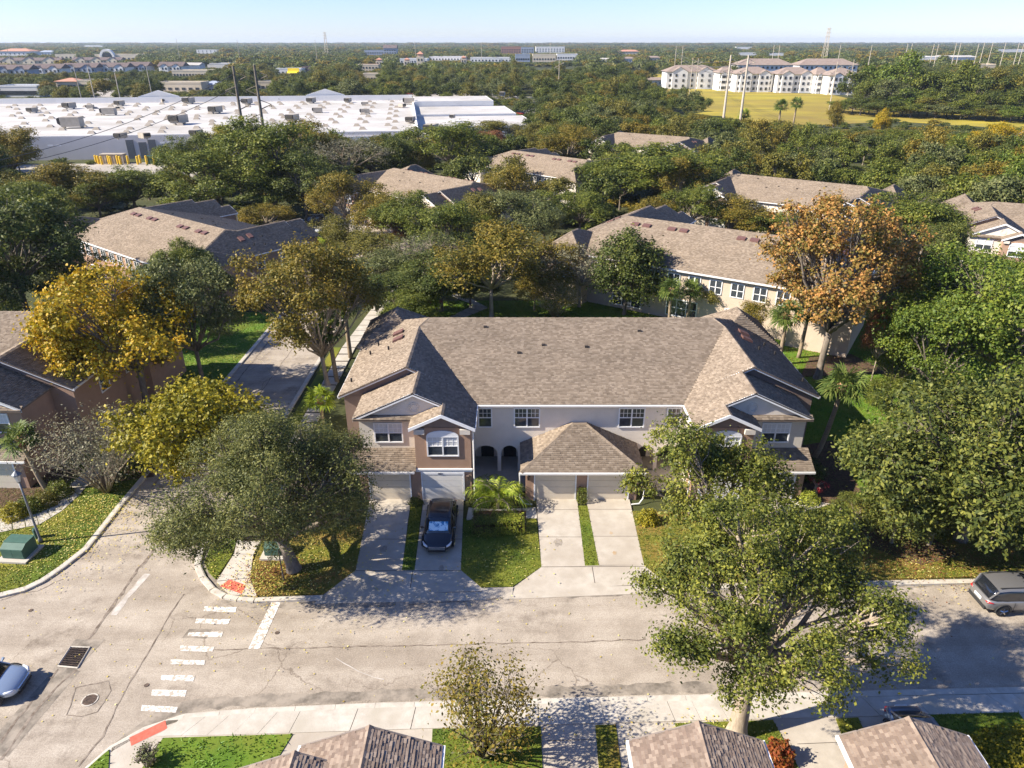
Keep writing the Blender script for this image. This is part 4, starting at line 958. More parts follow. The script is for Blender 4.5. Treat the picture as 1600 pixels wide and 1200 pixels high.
def make_car(name, label, paint, kind='sedan', L_=4.65, W2=.92, H=1.45, loc=(0, 0), rz=0, cat='car', shade=False):
    """x forward; body lofted through stations, glasshouse, roof, wheels, lamps"""
    root = thing(name, label, cat, (loc[0], loc[1], .012 if not shade else .11), rz); hl = L_/2
    suv = kind == 'suv'; belt = .98 if suv else .88; hood = .98 if suv else .80; deck = 1.0 if suv else .95
    st = [(-hl, .74, .42, .62 if not suv else .8), (-hl+.06, .84, .30, .86*deck), (-hl+.35, .92, .24, belt+.03), (-hl+.95, .98, .22, belt+.04), (-.2, 1.0, .22, belt+.02), (.75, .99, .22, belt), (hl-1.05, .97, .22, hood+.03), (hl-.5, .93, .24, hood-.05), (hl-.18, .84, .28, hood-.16), (hl, .66, .36, hood-.30)]
    rings = []
    for x, wf, zb, zt in st:
        w_ = W2*wf; zm = zb+(zt-zb)*.55
        half = [(w_*.80, zb), (w_*.97, zb+.10), (w_, zm), (w_*.985, zt-.10), (w_*.90, zt-.015), (w_*.55, zt+.035), (0, zt+.05)]
        r = [(x, -a, b) for a, b in half] + [(x, a, b) for a, b in half[-2::-1]]; rings.append(r)
    mb = MB(); loft(mb, rings); body = mb.build('body', paint, root, smooth=True)
    mod = body.modifiers.new('b', 'SUBSURF'); mod.levels = mod.render_levels = 1
    # glasshouse
    if suv: gh = [(-hl+.12, .66, .99, .62, 1.02), (-hl+.42, .80, 1.0, .70, H-.10), (-hl+.95, .84, 1.0, .72, H-.03), (.1, .86, .98, .72, H-.02), (.55, .86, .97, .68, H-.12), (1.25, .80, .93, .66, .96)]
    else: gh = [(-hl+.45, .70, .90, .60, .93), (-hl+1.15, .82, .90, .66, H-.12), (-.45, .85, .89, .68, H-.02), (.15, .86, .88, .68, H-.03), (.5, .85, .87, .66, H-.12), (1.35, .78, .83, .66, .86)]
    rings = []; W = W2/.92
    for x, wb, zb, wt, zt in gh:
        half = [(wb*W, zb-.06), (wb*W*.985, zb+.02), (wt*W*1.06, zb+(zt-zb)*.62), (wt*W, zt-.02), (wt*W*.7, zt+.02), (0, zt+.035)]
        rings.append([(x, -a, b) for a, b in half] + [(x, a, b) for a, b in half[-2::-1]])
    mb = MB(); loft(mb, rings); mb.build('windows', M['glasscar'], root, smooth=True)
    # painted roof panel and pillars
    mb = MB(); rr = []
    for x, wb, zb, wt, zt in gh[1:-1]:
        half = [(wt*W*1.03, zt-.05), (wt*W*1.01, zt+.0), (wt*W*.7, zt+.036), (0, zt+.052)]
        rr.append([(x, -a, b) for a, b in half] + [(x, a, b) for a, b in half[-2::-1]])
    base = 0; n = len(rr[0])
    for r in rr: mb.v += r
    for k in range(len(rr)-1):
        for j in range(n-1): mb.f.append((k*n+j, k*n+j+1, (k+1)*n+j+1, (k+1)*n+j))
    mb.build('roof_panel', paint, root, smooth=True)
    mb = MB()
    for s in (-1, 1):
        g = gh; mb.tube([(g[-1][0], s*g[-1][1]*W*.97, g[-1][2]+.02), (g[-2][0], s*g[-2][3]*W*1.03, g[-2][4]-.03)], .035, 5)
        mb.tube([(g[0][0], s*g[0][1]*W*.97, g[0][2]), (g[1][0], s*g[1][3]*W*1.03, g[1][4]-.03)], .05, 5)
        mb.tube([(-.35, s*W2*.925, belt), (-.30, s*gh[2][3]*W*1.05, H-.08)], .035, 5)
        mb.tube([(g[1][0], s*g[1][3]*W*1.03, g[1][4]-.03), (g[2][0], s*g[2][3]*W*1.03, g[2][4]-.03), (g[-2][0], s*g[-2][3]*W*1.03, g[-2][4]-.03)], .03, 5)
    mb.build('pillars', paint, root)
    # wheels
    tr = .36 if suv else .33
    for sx in (-hl+.85, hl-.88):
        for s in (-1, 1):
            mb = MB(); mb.tube([(sx, s*(W2-.22), tr), (sx, s*(W2-.19), tr), (sx, s*(W2-.02), tr), (sx, s*(W2+.005), tr)], [tr*.9, tr, tr, tr*.86], 20)
            wl = mb.build('wheel', M['black'], root)
            mb = MB(); mb.tube([(sx, s*(W2-.05), tr), (sx, s*(W2+.014), tr)], [tr*.64, tr*.60], 16)
            mb2 = MB()
            for q in range(5):
                a = q*2*math.pi/5+.3; mb2.tube([(sx, s*(W2+.022), tr), (sx+tr*.6*math.cos(a), s*(W2+.018), tr+tr*.6*math.sin(a))], [.05, .03], 4)
            mb.build('hub', M['black'], wl); mb2.build('spokes', M['chrome'], wl)
            # dark arch
            mb = MB(); pts = [(sx+(tr+.055)*math.cos(t*math.pi/10), s*(W2-.012), tr+(tr+.055)*math.sin(t*math.pi/10)) for t in range(11)]; mb.tube(pts, .035, 5); mb.build('wheel_arch', M['black'], root)
    for s in (-1, 1):
        mb = MB(); mb.tube([(hl-.10, s*W2*.60, hood-.24), (hl-.22, s*W2*.78, hood-.19), (hl-.46, s*W2*.90, hood-.13)], [.05, .075, .03], 6); mb.build('headlight', M['lampw'], root, smooth=True)
        mb = MB(); mb.tube([(-hl+.05, s*W2*.50, belt-.20), (-hl+.06, s*W2*.74, belt-.19), (-hl+.28, s*W2*.90, belt-.16)], [.03, .06, .03], 6); mb.build('tail_light', M['lampr'], root, smooth=True)
        mb = MB(); mb.tube([(.95, s*W2*.9, belt+.05), (.93, s*W2*1.1, belt+.09), (.90, s*W2*1.13, belt+.09)], [.03, .08, .05], 6); mb.build('wing_mirror', paint, root)
        mb = MB(); mb.box(-hl+.9, s*(W2*.985)-.01, .28, hl-.9, s*(W2*.985)+.02, .34); mb.build('sill_trim', M['black'], root)
        mb = MB()
        for xx in (-.95, .05, 1.05 if not suv else 1.0): mb.box(xx-.008, s*W2*.99-.012, .36, xx+.008, s*W2*.99+.006, belt-.08)
        mb.build('door_gap', M['black'], root)
    mb = MB(); mb.box(hl-.12, -W2*.5, .40, hl+.005, W2*.5, .56); mb.build('grille', M['chrome'] if not suv else M['black'], root)
    mb = MB(); mb.box(hl-.16, -W2*.55, .27, hl-.0, W2*.55, .36); mb.build('lower_intake', M['black'], root)
    mb = MB(); mb.box(-hl-.02, -.26, .62, -hl+.05, .26, .76); mb.build('number_plate', M['plate'], root)
    if suv:
        mb = MB(); mb.box(-hl-.01, -W2*.72, .30, -hl+.12, W2*.72, .50); mb.build('rear_bumper', M['black'], root)
        mb = MB()
        for s in (-1, 1): mb.tube([(gh[1][0]+.1, s*.62, H+.03), (.3, s*.62, H+.03)], .025, 5)
        mb.build('roof_rail', M['black'], root)
        mb = MB(); mb.box(-.1, -.45, H+.028, .5, .45, H+.036); mb.build('sunroof', M['glasscar'], root)
    if shade:
        g0, g1 = gh[-1], gh[-2]; mb = MB()
        for k in range(6):
            a, b = -.56+k*.187, -.56+(k+1)*.187; o = .03*(k % 2)
            p = lambda t, y: (g0[0]+(g1[0]-g0[0])*t+.03, y, g0[2]+(g1[4]-g0[2])*t+.055+.0*o)
            mb.quad(p(.14, a), p(.14, b), p(.72, b), p(.72, a))
        mb.build('sunshade', M['shade'], root)
        mb = MB()
        for y in (-.3, 0, .3): mb.quad((hl-.75+.0, y-.02, hood+.075), (hl-.7, y+.02, hood+.075), (hl-.7, y+.03, hood+.074))
    return root
make_car('parked_car', 'shiny black car with blue sunshade on the drive of the central block', carpaint('paint_black', (.006, .007, .012)), 'sedan', 4.7, .93, 1.45, (-4.35, 35.15), R_(-90), shade=True)
make_car('parked_car', 'grey four-wheel drive parked at the far kerb, cut by the right edge', carpaint('paint_grey', (.24, .235, .23), .5), 'suv', 4.6, .93, 1.62, (26.9, 29.0), R_(2))
make_car('moving_car', 'silver-blue car entering at the lower left edge of the photo', carpaint('paint_silverblue', (.34, .42, .52), .5), 'sedan', 4.6, .92, 1.46, (-24.7, 23.3), R_(4))
c_ = make_car('parked_car', 'blue-grey car nose-in on the drive, half hidden by the bottom right roof gable', carpaint('paint_bluegrey', (.10, .15, .24), .5), 'sedan', 4.5, .9, 1.46, (17.0, 19.6), R_(-90)); c_.location.z = .115
wc = make_car('parked_car', 'white four-wheel drive parked in the court behind the olive trees', carpaint('paint_white', (.70, .71, .72), .1), 'suv', 4.7, .95, 1.68, G(517, 367), R_(196))
dup(wc, (*G(488, 352), .012), R_(200), 1, 'black car parked in shade beside the white one, behind the trees')
for ch in bpy.data.objects:
    pass
bk = carpaint('paint_black2', (.012, .012, .015))
for ch in col.objects[:]:
    if ch.parent and ch.parent.get('label', '').startswith('black car parked in shade') and ch.name.split('.')[0] in ('body', 'roof_panel', 'pillars', 'wing_mirror'): setmat(ch, bk)

# ---------------------------------------------------------------- street furniture
x, y = G(65, 849); lp = thing('street_lamp', 'grey street lamp post with glass lantern on the left lawn', 'street lamp', (x, y, .1))
MB().tube([(0, 0, 0), (0, 0, .25), (0, 0, .3), (-.02, 0, 2.5), (-.03, 0, 4.3)], [.13, .12, .07, .06, .05], 10).build('post', M['pole'], lp, smooth=True)
mb = MB(); mb.tube([(-.03, 0, 4.28), (-.03, 0, 4.75)], [.10, .20], 6); mb.build('lantern_glass', mat('lantern_glass', (.55, .53, .48), None, rough=.3), lp)
mb = MB(); mb.tube([(-.03, 0, 4.75), (-.03, 0, 4.8), (-.03, 0, 5.0)], [.27, .25, .04], 8); mb.tube([(-.03, 0, 4.2), (-.03, 0, 4.3)], [.06, .12], 8); mb.build('lantern_cap', M['pole'], lp)
def cabinet(u, v, sx, sy, h, rz, label):
    x, y = G(u, v); t = thing('utility_cabinet', label, 'cabinet', (x, y, .1), rz)
    MB().box(-sx/2-.22, -sy/2-.3, 0, sx/2+.22, sy/2+.22, .12).build('pad', M['conc2'], t)
    mb = MB(); mb.v = [(-sx/2, -sy/2, .12), (sx/2, -sy/2, .12), (sx/2, sy/2, .12), (-sx/2, sy/2, .12), (-sx/2, -sy/2, h*.8), (sx/2, -sy/2, h*.8), (sx/2, -sy*.15, h), (-sx/2, -sy*.15, h), (sx/2, sy/2, h), (-sx/2, sy/2, h)]
    mb.f = [(0, 1, 5, 4), (4, 5, 6, 7), (7, 6, 8, 9), (2, 3, 9, 8), (1, 2, 8, 6, 5), (3, 0, 4, 7, 9)]; mb.build('housing', M['green_metal'], t)
    for s in (-1, 1): mb = MB(); mb.box(min(s*.01, s*(sx/2-.04)), -sy/2-.025, .16, max(s*.01, s*(sx/2-.04)), -sy/2-.002, h*.78); mb.build('door', M['green_metal'], t)
    MB().box(-sx/2-.03, -sy*.15, h+.002, sx/2+.03, sy/2+.03, h+.03).build('lid', M['green_metal'], t); return t
cabinet(34, 868, 1.35, 1.1, .95, R_(-4), 'green utility cabinet on a concrete pad in the left lawn')
x, y = G(57, 850); t = thing('utility_pedestal', 'small green pedestal between the lamp post and the green cabinet', 'pedestal', (x-.2, y+.5, .1)); MB().tube([(0, 0, 0), (0, 0, .6), (0, 0, .7)], [.16, .16, .1], 8).build('housing', M['green_metal'], t)
cabinet(430, 866, .9, .8, .8, 0, 'green utility cabinet behind the left oak trunk')
x, y = G(444, 909); MB().tube([(x, y, .1), (x-.12, y+.25, 2.0)], .035, 6).build('stake', M['wood_pole'], label='thin leaning wooden stake in the corner lawn left of the oak trunk', cat='stake')
# small plants by the house
def plant(name, me, u, v, label, cat, z=.11, rz=0, mesh2=None, pn='foliage'):
    x, y = G(u, v); t = thing(name, label, cat, (x, y, z), rz); link(pn, me, t)
    if mesh2: link('stems', mesh2, t)
    return t
plant('hedge', shrub_mesh(1, 1.9, 1.15, .85, L['mid'], 5200, .075, True), 763, 832, 'dark green clipped hedge block in front of the feather palm', 'hedge')
plant('hedge', shrub_mesh(2, 1.65, 1.0, .9, leafmat('leaf_lime', [(.10, .16, .02), (.28, .32, .03), (.50, .46, .06)]), 3600, .08, True), 797, 830, 'lime yellow clipped hedge joined to the right of the dark hedge block', 'hedge')
fs, ff = feather(3, 26, 2.3, .5, L['palmlime']); plant('feather_palm', ff, 778, 795, 'lime green feather palm beside the entry path of the central block', 'palm', mesh2=fs, pn='fronds')
plant('shrub', shrub_mesh(4, .55, .55, .95, L['mid'], 1500, .07, True), 909, 786, 'small upright clipped shrub between the two centre garage doors', 'shrub')
plant('shrub', shrub_mesh(5, 1.3, 1.1, .9, L['yellow'], 2200, .10), 1012, 818, 'bright yellow shrub right of the centre driveways', 'shrub')
plant('shrub', shrub_mesh(6, 1.4, 1.2, .7, leafmat('leaf_lime2', [(.14, .2, .02), (.3, .33, .04), (.5, .5, .1)]), 1800, .10), 1262, 785, 'low lime shrub at the foot of the red plant', 'shrub')
rs, rf_ = feather(9, 9, .8, .8, L['red'], pairs=8); plant('ti_plant', rf_, 1272, 776, 'bright red leaved plant by the right corner of the central block', 'plant', mesh2=rs, pn='leaves')
rs, rf_ = feather(12, 9, .9, .8, L['red'], pairs=8); plant('ti_plant', rf_, 683, 497, 'red leaved plant behind the left end of the roof ridge', 'plant', mesh2=rs, pn='leaves').location.z = .8
plant('shrub', shrub_mesh(7, 1.3, 1.1, 1.0, L['croton'], 1600, .13), 1213, 1190, 'red and orange croton shrub at the bottom edge right of a gable', 'shrub')
plant('shrub', shrub_mesh(17, 4.5, 2.6, 1.1, L['yellow'], 4200, .12), 1600, 1186, 'wide yellow-green shrub bed in the bottom right corner', 'shrub')
plant('shrub', shrub_mesh(8, .9, .7, .5, L['dark'], 900, .08), 650, 790, 'small dark shrub between the left garage doors', 'shrub')
for i, (u, v, sx, lf, lb) in enumerate(((24, 810, 1.6, 'yellow', 'low yellow-lime shrub near the downpipe of the left house'), (48, 800, 1.8, 'mid', 'green shrub between the lamp post top and the left house wall'), (72, 790, 1.7, 'olive', 'olive shrub at the foot of the left palm'), (95, 775, 1.7, 'mid', 'green shrub by the curved walk, right of the left palm'))):
    plant('shrub', shrub_mesh(20+i, sx, 1.3, 1.0, L[lf], 2200, .10), u, v, lb, 'shrub')
plant('shrub', shrub_mesh(31, 3.2, 2.4, 1.5, L['dark'], 2600, .13), 205, 735, 'dark shaded shrub between the left house and the branch road', 'shrub')
plant('shrub', shrub_mesh(32, 2.6, 2.0, 1.3, L['dark'], 2200, .12), 1258, 745, 'dark round shrub inside the curve of the right side walk', 'shrub')
plant('shrub', shrub_mesh(33, 3.0, 2.0, 1.4, L['dark'], 2000, .12), 745, 790, 'dark shrub in the shaded porch recess left of the feather palm', 'shrub').scale = (.4, .4, .8)
# ---------------------------------------------------------------- tree kinds
N_ = {}   # near prototypes: radius 4, crown 2..9
for i in range(3): N_['broad%d' % i] = tree_proto(10+i, 4, 6.6, 2.4, L['mid'], 22, 380, 56, .29, .18, .17, twig=5, sprig=140, name='broadleaf', lobe_r=(.22, .40), spread=.74)
for i in range(2): N_['airy%d' % i] = tree_proto(20+i, 4, 6.8, 2.2, L['olive'], 20, 320, 46, .32, .18, .14, twig=7, sprig=160, name='airy', bark=BARKP, lobe_r=(.24, .36), spread=.72)
N_['sparse'] = tree_proto(30, 4, 6.5, 2.4, L['palegrey'], 16, 240, 17, .40, .17, .15, twig=12, sprig=120, name='sparse', bark=BARKP, lobe_r=(.26, .38), spread=.72)
N_['column'] = tree_proto(31, 4, 8.2, .8, L['dark'], 12, 300, 46, .42, .24, .17, twig=4, sprig=80, name='magnolia', spread=.5, ar=.6)
M_ = {}   # middle distance
for i in range(4): M_['m%d' % i] = tree_proto(50+i, 4, 6.8, 2.0, L['mid'], 11+i, 190, 26, .46, .34, .17, twig=3, sprig=60, name='wood_tree', n=5) if False else None
def mid_proto(seed, **k):
    a = dict(R=4, H=6.9, z0=1.9, leaf=L['mid'], lobes=16, clusters=200, per=26, crad=.38, size=.34, trunk=.17, twig=3, sprig=60, name='wood_tree', lobe_r=(.24, .42), spread=.70); a.update(k); return tree_proto(seed, **a)
for i in range(4): M_['m%d' % i] = mid_proto(50+i, lobes=14+i, H=(6.9, 6.4, 7.3, 6.0)[i], lobe_r=((.24, .42), (.18, .34), (.28, .48), (.20, .36))[i])
M_['cone'] = mid_proto(60, H=8.2, z0=.8, R=4, spread=.42, lobe_r=(.22, .34), lobes=18, sprig=80)
BLOCKS = [o for o in col.objects if o.name.startswith('townhouse') and o.parent is None]
def in_block(x, y, pad=1.5):
    for o in BLOCKS:
        s = o.scale[0]; dx, dy = x-o.location.x, y-o.location.y; c, q = math.cos(-o.rotation_euler.z), math.sin(-o.rotation_euler.z)
        lx, ly = (dx*c-dy*q)/s, (dx*q+dy*c)/s
        if -16.4-pad < lx < 16.4+pad and -pad < ly < (19 if o is main else 23)+pad: return True
    return False
# --- the four largest trees, each grown on its own
def special(u, vb, pair, label, rz=0, z=.1, name='tree'):
    x, y = G(u, vb); return put_tree(pair, x, y, 1, label, rz=rz, z=z, name=name)
def own_tree(seed, u, vb, cx, cy, R, H, z0, leaf, lean_top, label, **k):
    """a tree whose crown centre is offset (cx, cy) from its foot"""
    rng = np.random.default_rng(seed); a = dict(lobes=26, clusters=560, per=74, crad=.30, size=.135, trunk=.3, twig=12, sprig=420, ar=.55, bark=BARK, zmin=-.45, lobe_r=(.20, .36), spread=.78); a.update(k)
    P, O, LC, C, kk = crown_points(rng, R, H, z0, a['lobes'], a['clusters'], a['per'], a['crad'], sprig=a['sprig'], zmin=a['zmin'], lobe_r=a['lobe_r'], spread=a['spread'])
    off = np.array([cx, cy, 0]); P += off; LC = LC+off; C = C+off
    V, F = leaves(P, O, a['size'], rng, a['ar']); cm = npmesh('crown', V, F, leaf)
    tm = limbs(rng, lean_top[2], a['trunk'], LC, C, kk, R, a['twig'], 8, lean=lean_top[:2], bend=.45).mesh('trunk', a['bark'], True)
    return special(u, vb, (tm, cm), label)
own_tree(101, 1150, 1150, .35, 1.3, 4.95, 6.9, 3.1, L['oakbig'], (.25, .5, 3.6), 'large spreading oak in front, pale trunk rising behind the bottom roof gables', trunk=.36, clusters=600, per=90, size=.125, bark=BARKP, lobes=34, crad=.26, lobe_r=(.17, .34), spread=.80)
own_tree(102, 460, 893, -.75, .1, 5.5, 7.6, 1.3, L['oakfine'], (-.5, .2, 2.2), 'dense fine-leaved oak on the corner lawn by the red tactile mat', trunk=.34, clusters=1000, per=84, size=.125, sprig=1200, lobes=36, ar=.42, crad=.32, zmin=-.5, lobe_r=(.22, .36), spread=.74)
own_tree(103, 1110, 902, -.5, .4, 4.2, 6.2, 2.2, L['oakbig'], (.2, .2, 2.9), 'irregular green tree in front of the right wing of the central block', clusters=440, per=50, size=.165, lobes=20, trunk=.2, crad=.30)
own_tree(104, 1277, 592, -.2, -.2, 5.8, 15.4, 2.0, L['orange'], (.2, 0, 4.5), 'tall orange-brown maple behind the right wing of the central block', clusters=560, per=44, size=.20, crad=.34, trunk=.3, lobes=42, ar=.75, spread=.78, lobe_r=(.16, .32))
own_tree(105, 234, 650, 0, 0, 6.2, 9.0, 2.4, L['gold'], (.1, 0, 4.0), 'orange-yellow maple over the left house roof', clusters=480, per=48, size=.22, crad=.40, trunk=.26, lobes=26, ar=.75)
own_tree(106, 1500, 845, -.4, -.4, 6.6, 8.6, 2.0, L['magnolia'], (0, 0, 3.2), 'broad glossy-leaved tree on the lawn above the parked grey car', clusters=760, per=50, size=.25, crad=.42, trunk=.3, lobes=34, ar=.5, zmin=-.6)
own_tree(107, 1640, 830, 0, 0, 5.5, 8.0, 1.6, L['magnolia'], (0, 0, 3.2), 'glossy-leaved tree cut by the right edge above the parked grey car', clusters=480, per=46, size=.25, crad=.42, trunk=.3, lobes=24, ar=.5, zmin=-.6)
own_tree(108, 1540, 640, 0, 0, 8.6, 10.5, 2.0, L['bright'], (0, 0, 4.0), 'very broad bright green oak at the right edge above the glossy-leaved tree', clusters=620, per=56, size=.23, crad=.45, trunk=.36, lobes=34, ar=.6)
own_tree(109, 512, 603, -1.0, .4, 6.0, 9.3, 3.0, L['golden'], (-.2, 0, 2.8), 'tall olive-gold tree with several bare stems beside the branch road', clusters=560, per=50, size=.19, crad=.36, trunk=.2, lobes=36, bark=BARKP, ar=.7, lobe_r=(.17, .32))
own_tree(110, 335, 765, 0, 0, 4.1, 6.6, 1.4, L['yellow'], (0, 0, 2.6), 'yellow-green maple behind the dense oak, overhanging the branch road', clusters=360, per=42, size=.20, crad=.42, trunk=.2, lobes=16, ar=.75)
CNT = [0]
def T(u, vt, vb, wpx, proto, leaf, label, near=True, cat='tree', group=None, xy=None):
    x, y = xy or G(u, vb); r0 = wpx/2/PXM(y, 4); h = max(2.5, HT(vt, y + .35*r0)); r = wpx/2/PXM(y, h*.55)*(1.1 if near else 1)
    pr = (N_ if near else M_)[proto]; CNT[0] += 1
    return put_tree(pr, x, y, r/4, label, rz=CNT[0]*1.7, leaf=L[leaf], sz=h/9.0, cat=cat, group=group)
hand = [
 (1450, 690, 852, 175, 'broad2', 'magnolia', 'dark tree over the brown leaf litter right of the young tree'),
 (1392, 705, 850, 120, 'column', 'magnolia', 'narrow dark glossy tree just right of the young tree with the wrapped trunk'),
 (1440, 470, 655, 150, 'broad0', 'bright', 'bright green tree left of the very broad right-edge oak'),
 (1385, 590, 668, 90, 'broad1', 'mid', 'low green tree on the lawn behind the right sabal palm'),
 (320, 408, 612, 150, 'broad0', 'greygreen', 'grey-green tree on the bright lawn right of the orange-yellow maple'),
 (268, 470, 600, 90, 'airy0', 'golden', 'olive-gold tree at the edge of the bright lawn, its trunk bare'),
 (50, 300, 510, 190, 'broad1', 'dark', 'very dark oak at the left edge behind the left house'),
 (-20, 380, 540, 150, 'broad2', 'dark', 'dark tree cut by the left edge above the left house'),
 (768, 345, 497, 172, 'airy1', 'golden', 'round olive tree with a straight trunk on the small lawn behind the ridge'),
 (975, 357, 492, 118, 'column', 'dark', 'dark magnolia with an uneven pointed crown behind the ridge'),
 (905, 375, 480, 120, 'sparse', 'palegrey', 'pale thin-leaved tree left of the dark magnolia'),
 (858, 365, 470, 105, 'airy0', 'golden', 'yellowish tree between the straight-trunked olive tree and the pale thin one'),
 (690, 395, 487, 140, 'broad1', 'dark', 'dark green tree behind the left end of the roof ridge'),
 (622, 425, 500, 110, 'broad0', 'dark', 'low dark tree between the branch road end and the roof ridge'),
 (700, 315, 425, 125, 'broad2', 'mid', 'green tree in front of the block with two roof vents'),
 (642, 300, 400, 105, 'broad1', 'mid', 'green tree left of the white rake board in the middle'),
 (670, 350, 455, 110, 'sparse', 'greygreen', 'thin grey-green tree in the middle of the court'),
 (545, 270, 372, 110, 'airy1', 'golden', 'olive-yellow tree right behind the white car'),
 (598, 290, 388, 100, 'airy0', 'golden', 'olive-yellow tree with hanging moss right of the white car'),
 (567, 358, 432, 130, 'airy1', 'olive', 'brownish olive tree over the court entrance'),
 (625, 345, 398, 34, 'broad0', 'redbrown', 'small rust-brown tree against the block behind the court'),
 (418, 312, 368, 88, 'airy0', 'golden', 'small golden tree right of the left tan-roofed block'),
 (800, 258, 352, 92, 'airy1', 'golden', 'yellow-olive tree at the right end of the middle block'),
 (850, 300, 380, 90, 'broad1', 'mid', 'green tree behind the pale thin-leaved tree'),
 (812, 300, 400, 120, 'broad2', 'greygreen', 'grey-green tree above the straight-trunked olive tree'),
 (1035, 230, 330, 190, 'broad0', 'mid', 'broad green tree between the two right-hand far blocks'),
 (960, 240, 320, 110, 'broad1', 'mid', 'green tree right of the block beyond the parking court'),
 (1150, 300, 375, 105, 'airy0', 'golden', 'olive tree in front of the white end wall'),
 (1060, 245, 345, 75, 'airy1', 'golden', 'slim golden-green tree left of the white end wall'),
 (1210, 330, 385, 90, 'broad2', 'mid', 'green tree behind the long ridge, right of the white wall'),
 (1335, 350, 440, 110, 'broad0', 'greygreen', 'grey-green tree right of the orange maple top'),
 (1400, 300, 400, 150, 'broad1', 'mid', 'green tree between the orange maple and the right-edge block'),
 (1470, 345, 455, 85, 'airy1', 'magnolia', 'dark sparse tree left of the right-edge white gable'),
 (1215, 430, 520, 90, 'airy0', 'olive', 'small olive tree left of the orange maple trunk'),
 (1160, 470, 545, 60, 'airy1', 'golden', 'small golden tree above the right wing hip'),
 (1530, 400, 520, 130, 'broad2', 'bright', 'bright green tree just below the right-edge block'),
 (1600, 395, 560, 170, 'broad0', 'bright', 'bright green tree cut by the right edge below the right-edge block'),
 (30, 200, 300, 100, 'broad0', 'golden', 'yellow-green tree at the left edge in front of the warehouse wall'),
 (-30, 210, 330, 110, 'broad1', 'dark', 'dark tree cut by the left edge in front of the warehouse'),
 (112, 255, 350, 130, 'airy1', 'golden', 'golden olive tree below the yellow bollards'),
 (215, 262, 340, 110, 'broad1', 'mid', 'green tree below the right-hand yellow bollards'),
 (160, 275, 348, 80, 'broad2', 'mid', 'low green tree between the golden olive tree and the green one below the bollards'),
 (60, 285, 380, 120, 'broad0', 'mid', 'green tree below the yellow-green one at the left edge'),
 (345, 235, 345, 150, 'broad2', 'mid', 'broad green tree behind the left tan-roofed block'),
 (425, 190, 330, 170, 'broad0', 'mid', 'tall broad green tree at the foot of the tall wooden poles'),
 (350, 195, 262, 60, 'airy1', 'yellow', 'yellow-leaved tree under the left tall wooden pole'),
 (493, 178, 290, 95, 'airy0', 'golden', 'olive-brown tree right of the tall wooden poles'),
 (480, 235, 345, 120, 'broad1', 'dark', 'dark green tree in shade left of the white car'),
 (300, 215, 300, 90, 'broad1', 'mid', 'green tree against the right end of the grey warehouse wall'),
 (547, 205, 295, 125, 'sparse', 'palegrey', 'nearly leafless grey tree in front of the pale warehouse wall'),
 (620, 213, 288, 62, 'column', 'dark', 'dark pointed magnolia beside the letter on the warehouse wall'),
 (705, 192, 285, 130, 'broad2', 'mid', 'green tree in front of the right end of the warehouse'),
 (655, 230, 283, 50, 'airy0', 'golden', 'small yellow-green tree right of the pointed magnolia'),
 (735, 245, 283, 80, 'broad0', 'mid', 'bright rounded tree left of the block beyond the parking court'),
 (780, 188, 240, 100, 'airy1', 'olive', 'olive tree behind the block beyond the parking court'),
 (845, 185, 245, 90, 'airy0', 'olive', 'olive tree right of the white warehouse corner'),
 (885, 195, 268, 95, 'airy1', 'golden', 'golden olive tree left of the farthest block'),
 (765, 205, 250, 60, 'broad0', 'redbrown', 'reddish tree behind the ridge beyond the parking court'),
 (1545, 185, 262, 80, 'airy0', 'gold', 'bright orange-gold tree at the far right'),
 (1510, 205, 250, 50, 'airy1', 'gold', 'smaller gold tree left of the bright orange-gold tree'),
 (1610, 225, 300, 60, 'airy0', 'gold', 'gold tree cut by the right edge'),
 (1300, 158, 208, 24, 'column', 'golden', 'narrow conical yellowish tree at the edge of the golden field'),
 (1375, 170, 215, 26, 'column', 'gold', 'narrow gold tree right of the conical yellowish one'),
]
for h in hand: T(*h)
# young tree with a wrapped trunk
extra = [
 (590, 395, 470, 100, 'broad2', 'greygreen', 'grey-green tree over the end of the branch road'),
 (640, 455, 520, 90, 'broad0', 'mid', 'low green tree right beside the left roof peak'),
 (735, 425, 480, 80, 'broad1', 'dark', 'dark low tree left of the straight-trunked olive tree'),
 (835, 420, 486, 70, 'airy0', 'golden', 'small yellowish tree right of the straight-trunked olive tree'),
 (740, 300, 400, 110, 'airy1', 'olive', 'olive tree in front of the middle block right wing'),
 (905, 300, 372, 90, 'broad0', 'mid', 'green tree at the left end of the long block roof'),
 (1110, 425, 500, 70, 'airy1', 'olive', 'olive tree against the wall of the long block'),
 (1180, 420, 510, 70, 'airy0', 'golden', 'golden tree against the wall of the long block'),
 (240, 420, 545, 110, 'broad1', 'greygreen', 'grey-green tree hiding the wall of the left tan-roofed block'),
 (130, 395, 490, 100, 'broad2', 'dark', 'dark tree below the left corner of the left tan-roofed block'),
 (300, 380, 500, 90, 'broad0', 'mid', 'green tree under the small gable of the left tan-roofed block'),
 (470, 395, 470, 90, 'airy1', 'golden', 'golden tree right of the dark gabled wing'),
 (1430, 420, 540, 90, 'broad1', 'mid', 'green tree right of the orange maple'),
 (1360, 470, 600, 60, 'airy1', 'redbrown', 'thin rust-brown tree right of the orange maple trunk'),
 (1080, 290, 370, 90, 'broad2', 'mid', 'green tree left of the white gabled block at right'),
 (1270, 345, 420, 80, 'broad0', 'olive', 'olive tree hiding the lower wall of the white gabled block'),
 (535, 330, 420, 80, 'airy0', 'olive', 'olive tree just in front of the white car court'),
 (1020, 300, 372, 70, 'airy0', 'golden', 'slim golden tree among the green ones at centre right'),
]
for h in extra: T(*h)
x, y = G(1333, 829); yt = T(1333, 765, 829, 72, 'airy0', 'magnolia', 'young tree with white-wrapped trunk on the right lawn', xy=(x, y))
